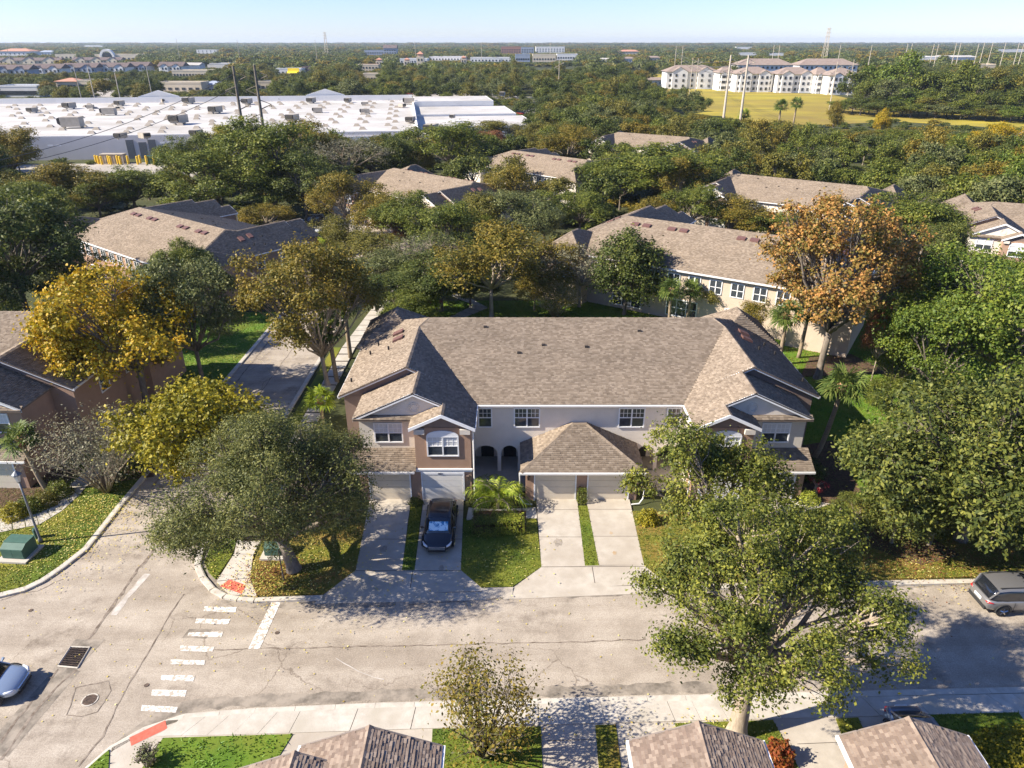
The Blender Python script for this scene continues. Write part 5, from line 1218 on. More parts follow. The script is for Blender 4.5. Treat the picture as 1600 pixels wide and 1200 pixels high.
MB().tube([(0, 0, -.1), (0, 0, 1.2*9/3.2)], .17, 8).build('trunk_wrap', M['white'], yt)
# crape myrtles and bushes
def bush(u, vb, R, H, seed, stems, leaf, nl, size, label, name='crape_myrtle', bark=None, cat='tree', z=.1):
    st, lv = twig_bush(seed, R, H, 0, stems, L[leaf], nl, size, bark or BARKP, name); x, y = G(u, vb); t = thing(name, label, cat, (x, y, z)); link('stems', st, t); link('foliage', lv, t); return t
bush(168, 770, 3.9, 5.6, 1, 46, 'palegrey', 7000, .13, 'bare-stemmed crape myrtle in front of the brown left house')
bush(868, 499, 3.2, 3.6, 2, 60, 'golden', 5200, .13, 'tan fan-shaped crape myrtle just behind the roof ridge')
bush(757, 1182, 2.6, 4.7, 3, 30, 'golden', 4200, .13, 'thin sprawling bush at the bottom edge between the driveways', 'bush', BARK, 'bush', z=.13)
bush(1395, 600, 2.8, 3.4, 5, 30, 'mid', 5200, .14, 'loose shrub on the lawn behind the right house corner', 'bush', BARK, 'bush')
bush(235, 1196, .6, .8, 6, 26, 'greygreen', 300, .09, 'spiky tuft at the bottom edge below the red tactile mat', 'bush', BARK, 'plant', z=.13)
# palms
S0 = sabal(1, 6.0, (1.1, .2), 38, 1.25); S1 = sabal(2, 5.0, (-.2, 0), 34, 1.15); S2 = sabal(3, 3.0, (0, 0), 34, 1.2, leaf=L['palmlime'])
def palm(tp, u, vb, s, label, rz=0): x, y = G(u, vb); return put_palm(tp, x, y, s, label, rz)
palm(S0, 1271, 716, .96, 'sabal palm with a curved trunk at the right corner of the central block')
palm(sabal(4, 5.2, (-1.2, .3), 36, 1.15), 79, 772, .8, 'palm leaning over the front of the left house')
palm(S1, 527, 597, 1.05, 'palm among the bare stems of the olive-gold tree')
palm(S2, 505, 665, .8, 'low lime palm between the dense oak and the house')
palm(S1, 548, 560, 1.1, 'palm with a dark trunk at the left roof edge', 1.5)
palm(S1, 1045, 512, .85, 'left palm of the pair behind the ridge at right', .5); palm(S1, 1072, 508, .8, 'right palm of the pair behind the ridge at right', 2.5)
palm(S1, 1217, 570, 1.0, 'palm left of the orange maple trunk behind the right wing', 1); palm(S1, 1247, 560, .95, 'palm with a dark trunk close to the orange maple', 3)
palm(S2, 672, 505, .9, 'lime palm above the left end of the roof ridge'); palm(S2, 513, 398, .9, 'small round palm right of the dark gabled wing', 1)
palm(S2, 275, 282, 1.1, 'palm right of the yellow bollards', 2); palm(S2, 1490, 372, 1.3, 'left lime palm before the right-edge block', 1); palm(S2, 1440, 470, 1.2, 'lime palm at the end of the long dark roof wing', 1.3)
palm(S2, 1160, 200, 1.5, 'palm at the foot of the concrete poles'); palm(S1, 1215, 205, 1.6, 'left palm of the cluster at the near edge of the golden field', 1); palm(S1, 1238, 200, 1.6, 'right palm of the cluster at the near edge of the golden field', 2)
# ---------------------------------------------------------------- warehouse
def far_box(parent, name, pts, z0, z1, m): return MB().prism(pts, z0, z1).build(name, m, parent)
ws = thing('warehouse', 'huge white flat-roofed warehouse store with grey rear wall', 'warehouse')
ZR = 5.6
A = G(-60, 216, ZR); B = G(652, 205, ZR); ang = math.atan2(B[1]-A[1], B[0]-A[0]); ux = Vector((math.cos(ang), math.sin(ang))); uy = Vector((-ux.y, ux.x)); OB = Vector(B)
def WL(a, b): p = OB + ux*a + uy*b; return (p.x, p.y)      # a along the rear wall from its right end, b away from the camera
Lw = (Vector(A)-OB).length; DEP = 112
far_box(ws, 'wall', [WL(-Lw-30, 0), WL(0, 0), WL(0, DEP), WL(-Lw-95, DEP), WL(-Lw-95, 30)], 0, ZR, M['greywall'])
MB().quad(*[(p[0], p[1], ZR+.02) for p in [WL(-Lw-29.5, .6), WL(-.5, .6), WL(-.5, DEP-.6), WL(-Lw-94.5, DEP-.6), WL(-Lw-94.5, 30.6)]]).build('roof', M['steelw'], ws)
def para(a0, b0, a1, b1, h=.9, t=.5, z=ZR, nm='parapet', m='stone_white'):
    p, q = Vector(WL(a0, b0)), Vector(WL(a1, b1)); d = (q-p).normalized(); s = Vector((-d.y, d.x))*t/2
    far_box(ws, nm, [p-s, q-s, q+s, p+s], z-.3, z+h, M[m])
para(-Lw-95, DEP, 0, DEP, 2.0); para(-Lw-95, 30, -Lw-95, DEP, 2.0); para(-Lw-30, 0, -Lw-95, 30, 1.4); para(0, 0, 0, DEP, 1.0); para(-Lw-30, .3, 0, .3, .18, .5)
# right lower blocks with recessed blue-shaded walls
far_box(ws, 'wall', [WL(.3, -3), WL(11, -3), WL(13, 20), WL(.3, 20)], 0, 5.0, M['greywall'])
MB().quad(*[(p[0], p[1], 5.02) for p in [WL(.4, -2.9), WL(10.9, -2.9), WL(12.9, 19.9), WL(.4, 19.9)]]).build('roof', M['steelw'], ws)
for (a0, b0, a1, b1, h) in ((.4, 20.5, 36, 52, 4.6), (.4, 52.5, 34, 84, 5.2), (.4, 84.5, 30, 111, 7.0)):
    far_box(ws, 'wall', [WL(a0, b0), WL(a1, b0), WL(a1, b1), WL(a0, b1)], 0, h, M['stone_white'])
    MB().quad(*[(p[0], p[1], h+.03) for p in [WL(a0+.4, b0+.4), WL(a1-.4, b0+.4), WL(a1-.4, b1-.4), WL(a0+.4, b1-.4)]]).build('roof', M['steelw'], ws)
for (a, b, wd) in ((-(OB-Vector(G(258, 158, ZR))).dot(ux)*1.0, DEP, 15), (-(OB-Vector(G(519, 150, ZR))).dot(ux), DEP, 15)):      # front pediments
    p = WL(a-wd/2, b+1); q = WL(a+wd/2, b+1); mid = WL(a, b+1); mb = MB(); e = uy*1.0
    for o in (0, 1): mb.v += [(p[0]+e.x*o, p[1]+e.y*o, ZR), (q[0]+e.x*o, q[1]+e.y*o, ZR), (q[0]+e.x*o, q[1]+e.y*o, ZR+2.2), (mid[0]+e.x*o, mid[1]+e.y*o, ZR+4.4), (p[0]+e.x*o, p[1]+e.y*o, ZR+2.2)]
    mb.f = [(0, 1, 2, 3, 4), (9, 8, 7, 6, 5), (4, 3, 8, 9), (3, 2, 7, 8), (1, 6, 7, 2), (0, 4, 9, 5)]; mb.build('pediment', M['stone_white'], ws)
# skylight domes
dome = MB(); dome.v = [(-.95, -.6, 0), (.95, -.6, 0), (.95, .6, 0), (-.95, .6, 0), (-.5, 0, .7), (.5, 0, .7)]; dome.f = [(0, 1, 5, 4), (1, 2, 5), (2, 3, 4, 5), (3, 0, 4)]
M['dome'] = mat('skylight_plastic', (.26, .22, .17), (.36, .31, .25), .5, .6); dome_me = dome.mesh('skylight', M['dome'])
rs_ = np.random.default_rng(12); acs = []
for i in range(21):
    for j in range(12):
        a = -6 - i*8.6 - (j % 2)*2.0; b = 6 + j*8.8
        if a < -Lw-20 - b*.9 or rs_.uniform() < .08: continue
        p = WL(a, b); o = link('skylight', dome_me, ws, (p[0], p[1], ZR+.03)); o.rotation_euler = (0, 0, ang)
unit_ = MB(); unit_.box(-1.6, -1.1, .3, 1.6, 1.1, 1.9); unit_.box(-1.75, -.2, 0, -1.3, .2, .3); unit_.box(1.3, -.2, 0, 1.75, .2, .3); uh = MB(); uh.v = [(-2.1, -1.1, .9), (-1.6, -1.1, .5), (-1.6, 1.1, .5), (-2.1, 1.1, .9), (-2.1, -1.1, 1.7), (-1.6, -1.1, 1.9), (-1.6, 1.1, 1.9), (-2.1, 1.1, 1.7)]; uh.f = [(0, 1, 5, 4), (4, 5, 6, 7), (2, 3, 7, 6), (0, 4, 7, 3)]
un = thing('rooftop_unit', 'rooftop air unit nearest the left end of the warehouse roof', 'air conditioner'); unit_.build('housing', M['ac'], un); uh.build('hood', M['dark'], un)
spots = [(115, 200, 1.5, 0), (172, 180, 1.4, 0), (190, 217, .9, 1), (226, 217, .9, 2), (281, 194, 1.6, 1), (338, 177, 1.4, 1), (110, 170, 1.3, 1), (52, 176, 1, 1), (142, 170, .8, 0), (188, 165, 1.1, 1), (296, 162, 1.4, 1), (330, 158, .8, 1), (387, 163, 1.3, 1), (254, 160, .8, 2), (458, 190, 1.3, 1), (497, 176, 1.0, 0), (435, 158, .8, 2), (487, 161, 1.2, 1), (521, 155, .8, 1), (544, 160, 1, 1), (571, 178, 1, 0), (571, 165, .8, 0), (640, 163, 1.4, 0), (642, 192, 1.1, 1), (674, 205, 1.5, 1), (628, 168, .8, 2), (707, 185, .7, 1), (308, 213, 1, 1), (785, 156, 1.0, 1), (182, 172, .7, 2)]
ORD = ['leftmost', 'second', 'third', 'fourth', 'fifth', 'sixth', 'seventh', 'eighth', 'ninth', 'tenth', 'eleventh', 'twelfth', 'thirteenth', 'fourteenth', 'fifteenth', 'sixteenth', 'seventeenth', 'eighteenth', 'nineteenth', 'twentieth']
def ordn(i, n):
    if i == 0: return 'leftmost'
    if i == n-1: return 'rightmost'
    if i < n/2 or n-1-i > 19: return ORD[min(i, 19)] + ' from the left'
    return ORD[n-1-i] + ' from the right'
def aclabel(u, v):
    row = 'rear' if v < 168 else 'middle' if v < 188 else 'near'; rs = sorted(q[0] for q in spots if ('rear' if q[1] < 168 else 'middle' if q[1] < 188 else 'near') == row)
    return 'beige air unit on the warehouse roof, %s in the %s row' % (ordn(rs.index(u), len(rs)), row)
for i, (u, v, s, k) in enumerate(spots):
    p = G(u, v, ZR+.05); lb = aclabel(u, v)
    s *= .85
    if i == 0: un['label'] = lb; un['group'] = 'air units on the warehouse roof'; un.location = (p[0], p[1], ZR+.05); un.scale = (s*1.2,)*3; un.rotation_euler = (0, 0, ang)
    else:
        z = 5.05 if u in (674,) else 7.05 if u == 785 else ZR+.05
        dup(un, (p[0], p[1], z), ang+k*1.2, s, lb, 'air units on the warehouse roof')
# rear yard: bollards, bins, doors
MB().quad(*[(p[0], p[1], .03) for p in PX((20, 258), (1050/3.2, 252), (330, 256), (290, 285), (60, 300))]).build('yard', M['asph2'], kind='structure')
bol = MB().tube([(0, 0, 0), (0, 0, 1.9), (0, 0, 2.0)], [.28, .28, .12], 8).mesh('bollard', M['yellow'])
BU = (151, 155, 160, 163, 171, 174, 181, 185, 189, 193, 201, 216, 220, 230, 242, 248, 257, 262)
for i, u in enumerate(BU):
    x, y = G(u, 255.5 + (i % 3)*.9); link('bollard', bol, None, (x, y, .03), 'yellow bollard along the grey warehouse wall, %s in the row' % ordn(i, len(BU)), 'bollard', 'yellow bollards behind the warehouse')
for (u0, u1, vt, vb, mm, nm, lb) in ((158, 194, 242, 255.8, 'ac', 'container', 'grey storage container against the warehouse wall'), (230, 250, 245, 255.8, 'green_metal', 'skip', 'dark green rubbish skip against the warehouse wall')):
    x0, y0 = G(u0, vb); x1, _ = G(u1, vb); h = HT(vt, y0); t = thing(nm, lb, nm, ((x0+x1)/2, y0+1, .03)); w_ = (x1-x0)/2
    MB().box(-w_, -1, 0, w_, 1, h).build('body', M[mm], t); MB().box(-w_-.05, -1.1, h, w_+.05, 1.1, h+.15).build('lid', M[mm], t)
    mb = MB(); [mb.box(-w_+q*w_*2/8-.05, -1.06, 0, -w_+q*w_*2/8+.05, -1.0, h) for q in range(9)]; mb.build('ribs', M[mm], t)
a = -(OB-Vector(G(201, 255))).length
for da, hh in ((-1, 4.6), (2.0, 4.0), (4.3, 4.6)):
    p = Vector(WL(a+da, -.15)); s = ux*.9; far_box(ws, 'dock_door', [p-s, p+s, p+s+uy*.2, p-s+uy*.2], 0, hh, M['pole'])
for u, v in ((75, 226), (88, 226), (250, 222), (262, 221)):
    p = G(u, v, 4.6); q = Vector(p)-uy*.25; far_box(ws, 'wall_light', [q, q+ux*1.1, q+ux*1.1+uy*.1, q+uy*.1], 4.3, 4.6, M['white'])
wl_ = link('sign_letter', text_mesh('W', 3.0, M['ventb'], .05), ws, (*(Vector(G(595, 238, 2.2)) - uy*.3), 1.6)); wl_.rotation_euler = (math.pi/2, 0, ang)
far_box(ws, 'wall', [WL(-32, -.4), WL(-4, -.4), WL(-4, -.05), WL(-32, -.05)], 0, 4.6, M['stone_white'])

# ---------------------------------------------------------------- poles and wires
def Pq(u, v, Y, ): return ((u-800)/PXM(Y, HT(v, Y)), Y, HT(v, Y))
def pole(u, vt, Y, label, m, r=.35, arms=0, u2=None, group=None, name='power_pole'):
    b = Pq(u2 if u2 else u, vt, Y); base = ((u2 or u)-800)/PXM(Y, 0)
    top = Pq(u, vt, Y); t = thing(name, label, 'utility pole', (top[0], Y, 0), 0, group)
    MB().tube([(0, 0, -.2), (0, 0, top[2])], [r, r*.6], 8).build('post', M[m], t)
    if arms:
        mb = MB()
        for k in range(arms):
            z = top[2]*(1 - .09 - .12*k); s = -1 if k % 2 else 1; mb.tube([(0, 0, z-1), (s*2.4, 0, z), (s*2.4, 0, z-.5)], .10, 4); mb.tube([(0, 0, z+.9), (s*2.4, 0, z)], .07, 4)
        mb.build('cross_arm', M[m], t)
    return top
w1 = pole(364, 103, 160, 'left tall wooden power pole in front of the warehouse roof', 'wood_pole', .42, 5); w2 = pole(397, 101, 158, 'right tall wooden power pole in front of the warehouse roof', 'wood_pole', .42, 5)
c1 = pole(1142.5, 86, 262, 'left concrete pole of the tall pair in the golden field', 'concpole', .48, 3); c2 = pole(1170, 86, 258, 'right concrete pole of the tall pair in the golden field', 'concpole', .48, 3)
prs = [(1057, 72, 520, 'far concrete pole left of the white apartments'), (1067.5, 71, 515, 'second far concrete pole left of the white apartments'), (1083, 90, 400, 'concrete pole at the left end of the white apartments'), (1091.5, 91, 398, 'second concrete pole at the left end of the white apartments'),
       (874, 93, 420, 'slim pole by the white offices'), (1309, 97, 330, 'concrete pole at the right end of the golden field'), (1335, 93, 420, 'concrete pole behind the white apartments at right'), (275, 60, 900, 'tall thin pole above the mall'), (492, 62, 900, 'tall thin pole left of the mast'), (370, 62, 900, 'tall thin pole above the wooden ones'),
       (8, 66, 700, 'thin pole at the left edge horizon'), (648, 64, 1100, 'thin pole above the dark offices'), (752, 66, 1100, 'thin pole left of the brick offices'), (860, 66, 1000, 'thin pole right of the brick offices'), (114, 100, 330, 'pale lamp mast above the left apartments'), (136, 103, 300, 'pale lamp mast left of the terracotta roof'), (228, 102, 320, 'pale lamp mast right of the left apartments'), (179, 114, 300, 'pale lamp mast in the middle of the left apartments')]
for u, v, Y, lb in prs: pole(u, v, Y, lb, 'concpole', .22 if Y < 600 else .3, 2 if Y < 450 and u > 800 else 0)
TP = ((1314, 70), (1363, 70), (1419, 68), (1426, 68), (1460, 69), (1467, 69), (1495, 67), (1502, 67), (1530, 68), (1539, 66), (1552, 66), (1572, 67), (1593, 67), (1600, 69), (1210, 70), (1219, 70))
for u, v in TP:
    pole(u, v, 640, 'thin transmission pole near the right horizon, %s in the row' % ordn(sorted(q[0] for q in TP).index(u), len(TP)), 'concpole', .32, 0, group='transmission poles near the right horizon')
def mast(u, vt, Y, label):
    top = Pq(u, vt, Y); t = thing('lattice_mast', label, 'mast', (top[0], Y, 0)); mb = MB(); h = top[2]
    for s in ((-1, -1), (1, -1), (1, 1), (-1, 1)): mb.tube([(s[0]*3, s[1]*3, 0), (s[0]*.8, s[1]*.8, h)], .22, 4)
    mb.build('legs', M['concpole'], t); mb = MB()
    for k in range(12):
        z0, z1 = h*k/12, h*(k+1)/12; r0, r1 = 3-2.2*k/12, 3-2.2*(k+1)/12
        for a, b in (((-1, -1), (1, -1)), ((1, -1), (1, 1)), ((-1, 1), (-1, -1))): mb.tube([(a[0]*r0, a[1]*r0, z0), (b[0]*r1, b[1]*r1, z1)], .12, 4)
    for k in range(3): mb.tube([(-3, 0, h*(.97-.1*k)), (3, 0, h*(.97-.1*k))], .2, 4)
    mb.build('bracing', M['concpole'], t)
mast(1296, 43, 900, 'tall lattice transmission mast above the right horizon'); mast(507, 50, 1300, 'lattice radio mast above the horizon left of centre')
def wire(a, b, sag, label, r=.035):
    a, b = Vector(a), Vector(b); pts = []
    for k in range(25):
        t = k/24; p = a.lerp(b, t); p.z -= sag*4*t*(1-t); pts.append(p)
    MB().tube(pts, r, 4).build('power_line', M['wire'], label=label, cat='cable', group='power lines')
for dz, wn_ in ((-1.5, 'upper'), (-4, 'lower')): wire((w1[0], 160, w1[2]+dz), (-90, 120, 9+dz*.4), 2, wn_+' power line from the wooden poles down to the left past the grey wall', .05)
for dz, wn_ in ((-1.5, 'top'), (-3.5, 'middle'), (-5.5, 'bottom')):
    wire((c1[0], 262, c1[2]+dz), (Pq(1057, 72, 520)[0], 520, 22+dz*.5), 3, wn_+' power line of three between the concrete poles left of the white apartments', .07); wire((c2[0], 258, c2[2]+dz), (Pq(1091, 91, 398)[0], 398, 18+dz*.5), 2, wn_+' power line of three between the concrete poles above the white apartments', .07)

# ---------------------------------------------------------------- far ground patches
def patch(name, px, z, m): return MB().quad(*[(p[0], p[1], z) for p in ccw(PX(*px))]).build(name, M[m], kind='structure')
patch('field', ((995, 139), (1090, 139), (1300, 148), (1420, 176), (1640, 184), (1640, 205), (1400, 190), (1180, 200), (1090, 185), (1040, 160)), .05, 'field')
patch('field', ((800, 112), (880, 108), (925, 112), (925, 122), (850, 128), (800, 122)), .05, 'field')
patch('field', ((970, 114), (1040, 116), (1040, 132), (975, 128)), .05, 'field')
patch('car_park', ((560, 149), (740, 144), (835, 152), (850, 186), (835, 186), (800, 156)), .05, 'asph2')
patch('car_park', ((0, 180), (60, 160), (90, 165), (0, 190)), .05, 'asph2')
patch('car_park', ((230, 135), (350, 143), (350, 150), (150, 152), (130, 140)), .05, 'asph2')
patch('parking_court', ((455, 350), (560, 345), (570, 372), (470, 380)), .012, 'asph2')
patch('road', ((640, 94), (900, 92), (1000, 104), (1000, 107), (900, 96), (640, 98)), .06, 'asph2')

# ---------------------------------------------------------------- far buildings
wpane = {}
def far_windows(root, x0, x1, y, rows, n, wd, h):
    key = (wd, h)
    if key not in wpane: wpane[key] = MB().box(-wd/2, -.12, -h/2, wd/2, -.0, h/2).mesh('window', M['glass'])
    for z in rows:
        for k in range(n): link('window', wpane[key], root, (x0+(x1-x0)*(k+.5)/n, y-.01, z))
def far_building(u0, u1, vb, h, depth, label, wall, roof='flat', roofm='far_roof', rot=0, win=None, cat='building', rh=None, name='far_building', gables=0):
    x0, y0 = G(u0, vb); x1, _ = G(u1, vb); W = (x1-x0); t = thing(name, label, cat, ((x0+x1)/2, y0, 0), rot); a = W/2
    MB().box(-a, 0, 0, a, depth, h).build('wall', M[wall], t); rh = rh or h*.35
    if roof == 'flat':
        MB().box(-a+.5, .5, h+.02, a-.5, depth-.5, h+.1).build('roof', M[roofm], t)
        mb = MB(); [mb.box(*q) for q in ((-a, -.1, h, a, .4, h+.9), (-a, depth-.4, h, a, depth+.1, h+.9), (-a-.1, .4, h, -a+.4, depth-.4, h+.9), (a-.4, .4, h, a+.1, depth-.4, h+.9))]; mb.build('parapet', M[wall], t)
    elif roof in ('hip', 'gable'):
        o = 1.0; rr = min(depth, W)/2 if roof == 'hip' else 0; c = depth/2; mb = MB()
        e = [(-a-o, -o, h), (a+o, -o, h), (a+o, depth+o, h), (-a-o, depth+o, h)]; r1, r2 = (-a-o+rr, c, h+rh), (a+o-rr, c, h+rh)
        mb.v = e+[r1, r2]; mb.f = [(0, 1, 5, 4), (1, 2, 5), (2, 3, 4, 5), (3, 0, 4), (3, 2, 1, 0)]; mb.build('roof', M[roofm], t)
    for g in range(gables):
        gx = -a + W*(g+.5)/gables; gw = W/gables*.30; mb = MB(); mb.v = [(gx-gw, -1.2, 0), (gx+gw, -1.2, 0), (gx+gw, -1.2, h), (gx, -1.2, h+gw*.55), (gx-gw, -1.2, h), (gx-gw, .1, 0), (gx+gw, .1, 0), (gx+gw, .1, h), (gx-gw, .1, h)]
        mb.f = [(0, 1, 2, 3, 4), (0, 4, 8, 5), (1, 6, 7, 2)]; mb.build('gable_bay', M[wall], t)
        mb = MB(); z0 = h+.05; zt = h+gw*.55+.15; mb.v = [(gx-gw-.6, -1.6, z0-.2), (gx, -1.6, zt), (gx+gw+.6, -1.6, z0-.2), (gx-gw-.6, depth*.5, z0-.2), (gx, depth*.5, zt), (gx+gw+.6, depth*.5, z0-.2)]; mb.f = [(0, 1, 4, 3), (1, 2, 5, 4)]; mb.build('gable_roof', M[roofm], t)
    if win and gables:
        for g in range(gables): gx = -a + W*(g+.5)/gables; gw = W/gables*.30; far_windows(t, gx-gw+.3, gx+gw-.3, -1.2, win[0], 2, win[2], win[3])
    if win:
        rows, n, wd, hh = win; far_windows(t, -a+.6, a-.6, 0 if not gables else 0, rows, n, wd, hh)
    return t
# white three-storey apartments beyond the field
ap = (1.9, 5.0, 8.0)
for (u0, u1, vb, dep, lb) in ((1040, 1120, 139, 16, 'leftmost wing of the white hip-roofed apartments beyond the golden field'), (1148, 1205, 144, 16, 'second wing from left of the white apartments beyond the golden field'), (1212, 1270, 145, 16, 'third wing from left of the white apartments beyond the golden field'), (1122, 1146, 142, 14, 'narrow linking wing near the left end of the white apartments beyond the field'), (1271, 1291, 146, 14, 'narrow linking wing near the right end of the white apartments beyond the field'), (1292, 1340, 148, 16, 'rightmost wing of the white apartments beyond the golden field')):
    far_building(u0, u1, vb, 10, dep, lb, 'stone_white', 'hip', rh=3.6, win=(ap, 9, 1.3, 1.5), cat='apartments', name='apartment_building', gables=2)
for (u0, u1, vb, lb) in ((1150, 1235, 130, 'rear left wing of the white apartments beyond the golden field'), (1245, 1335, 130, 'rear right wing of the white apartments beyond the golden field')):
    far_building(u0, u1, vb, 12, 18, lb, 'stone_white', 'hip', rh=4, win=((10.2,), 12, 1.4, 1.5), cat='apartments', name='apartment_building')
far_building(1012, 1036, 133.5, 3.4, 8, 'small white shed left of the white apartments', 'stone_white', 'gable', rh=1.6, cat='shed', win=((1.6,), 3, 1, 1))
# pale apartments at left; blue shade is coloured into every other front-row wall
k = 0
for (u0, u1, vb, lb) in ((-5, 48, 124, 'left end of the front row of pale apartments at far left'), (52, 98, 122, 'second house of the front row of pale apartments at far left'), (100, 152, 120, 'third house of the front row of pale apartments at far left'), (155, 200, 119, 'fourth house of the front row of pale apartments at far left'), (200, 232, 117, 'fifth house of the front row of pale apartments at far left'), (250, 287, 117, 'blue-shaded gabled house at the right end of the pale apartments')):
    far_building(u0, u1, vb, 7.2, 14, lb, 'stone_white' if k % 2 else 'far_blue', 'gable', 'far_dark', win=((2, 5.2), 7, 1.5, 1.7), cat='apartments', name='apartment_building', gables=2, rh=3.4); k += 1
for (u0, u1, vb, lb) in ((0, 95, 104, 'back row of dark-roofed apartments at far left'), (115, 190, 103, 'back row of dark-roofed apartments below the arched mall entrance')):
    far_building(u0, u1, vb, 6.5, 14, lb, 'far_cream', 'gable', 'far_dark', win=((4.8,), 14, 1.6, 1.5), cat='apartments', name='apartment_building', gables=3, rh=3.2)
far_building(150, 220, 96, 9, 40, 'long grey mall behind the pale apartments', 'far_cream', 'flat', 'steelw', win=((3.5,), 10, 3, 3))
x0, y0 = G(171, 96); t = thing('arched_entrance', 'tall arched entrance of the grey mall at left', 'building', (x0, y0-4, 0)); mb = MB()
for kk in range(16):
    a0, a1 = math.pi*kk/16, math.pi*(kk+1)/16
    for r0, r1 in ((8, 11),):
        pts = [(-r0*math.cos(a0), r0*math.sin(a0)+6), (-r1*math.cos(a0), r1*math.sin(a0)+6), (-r1*math.cos(a1), r1*math.sin(a1)+6), (-r0*math.cos(a1), r0*math.sin(a1)+6)]
        i = len(mb.v); mb.v += [(p[0], 0, p[1]) for p in pts] + [(p[0], 6, p[1]) for p in pts]; mb.f += [(i, i+1, i+2, i+3), (i+1, i+5, i+6, i+2), (i+4, i, i+3, i+7)]
mb.box(-11, 0, 0, -8, 6, 6); mb.box(8, 0, 0, 11, 6, 6); mb.build('arch', M['stone_white'], t); MB().box(-8, 2, 0, 8, 3, 12).build('glazing', M['glass'], t)
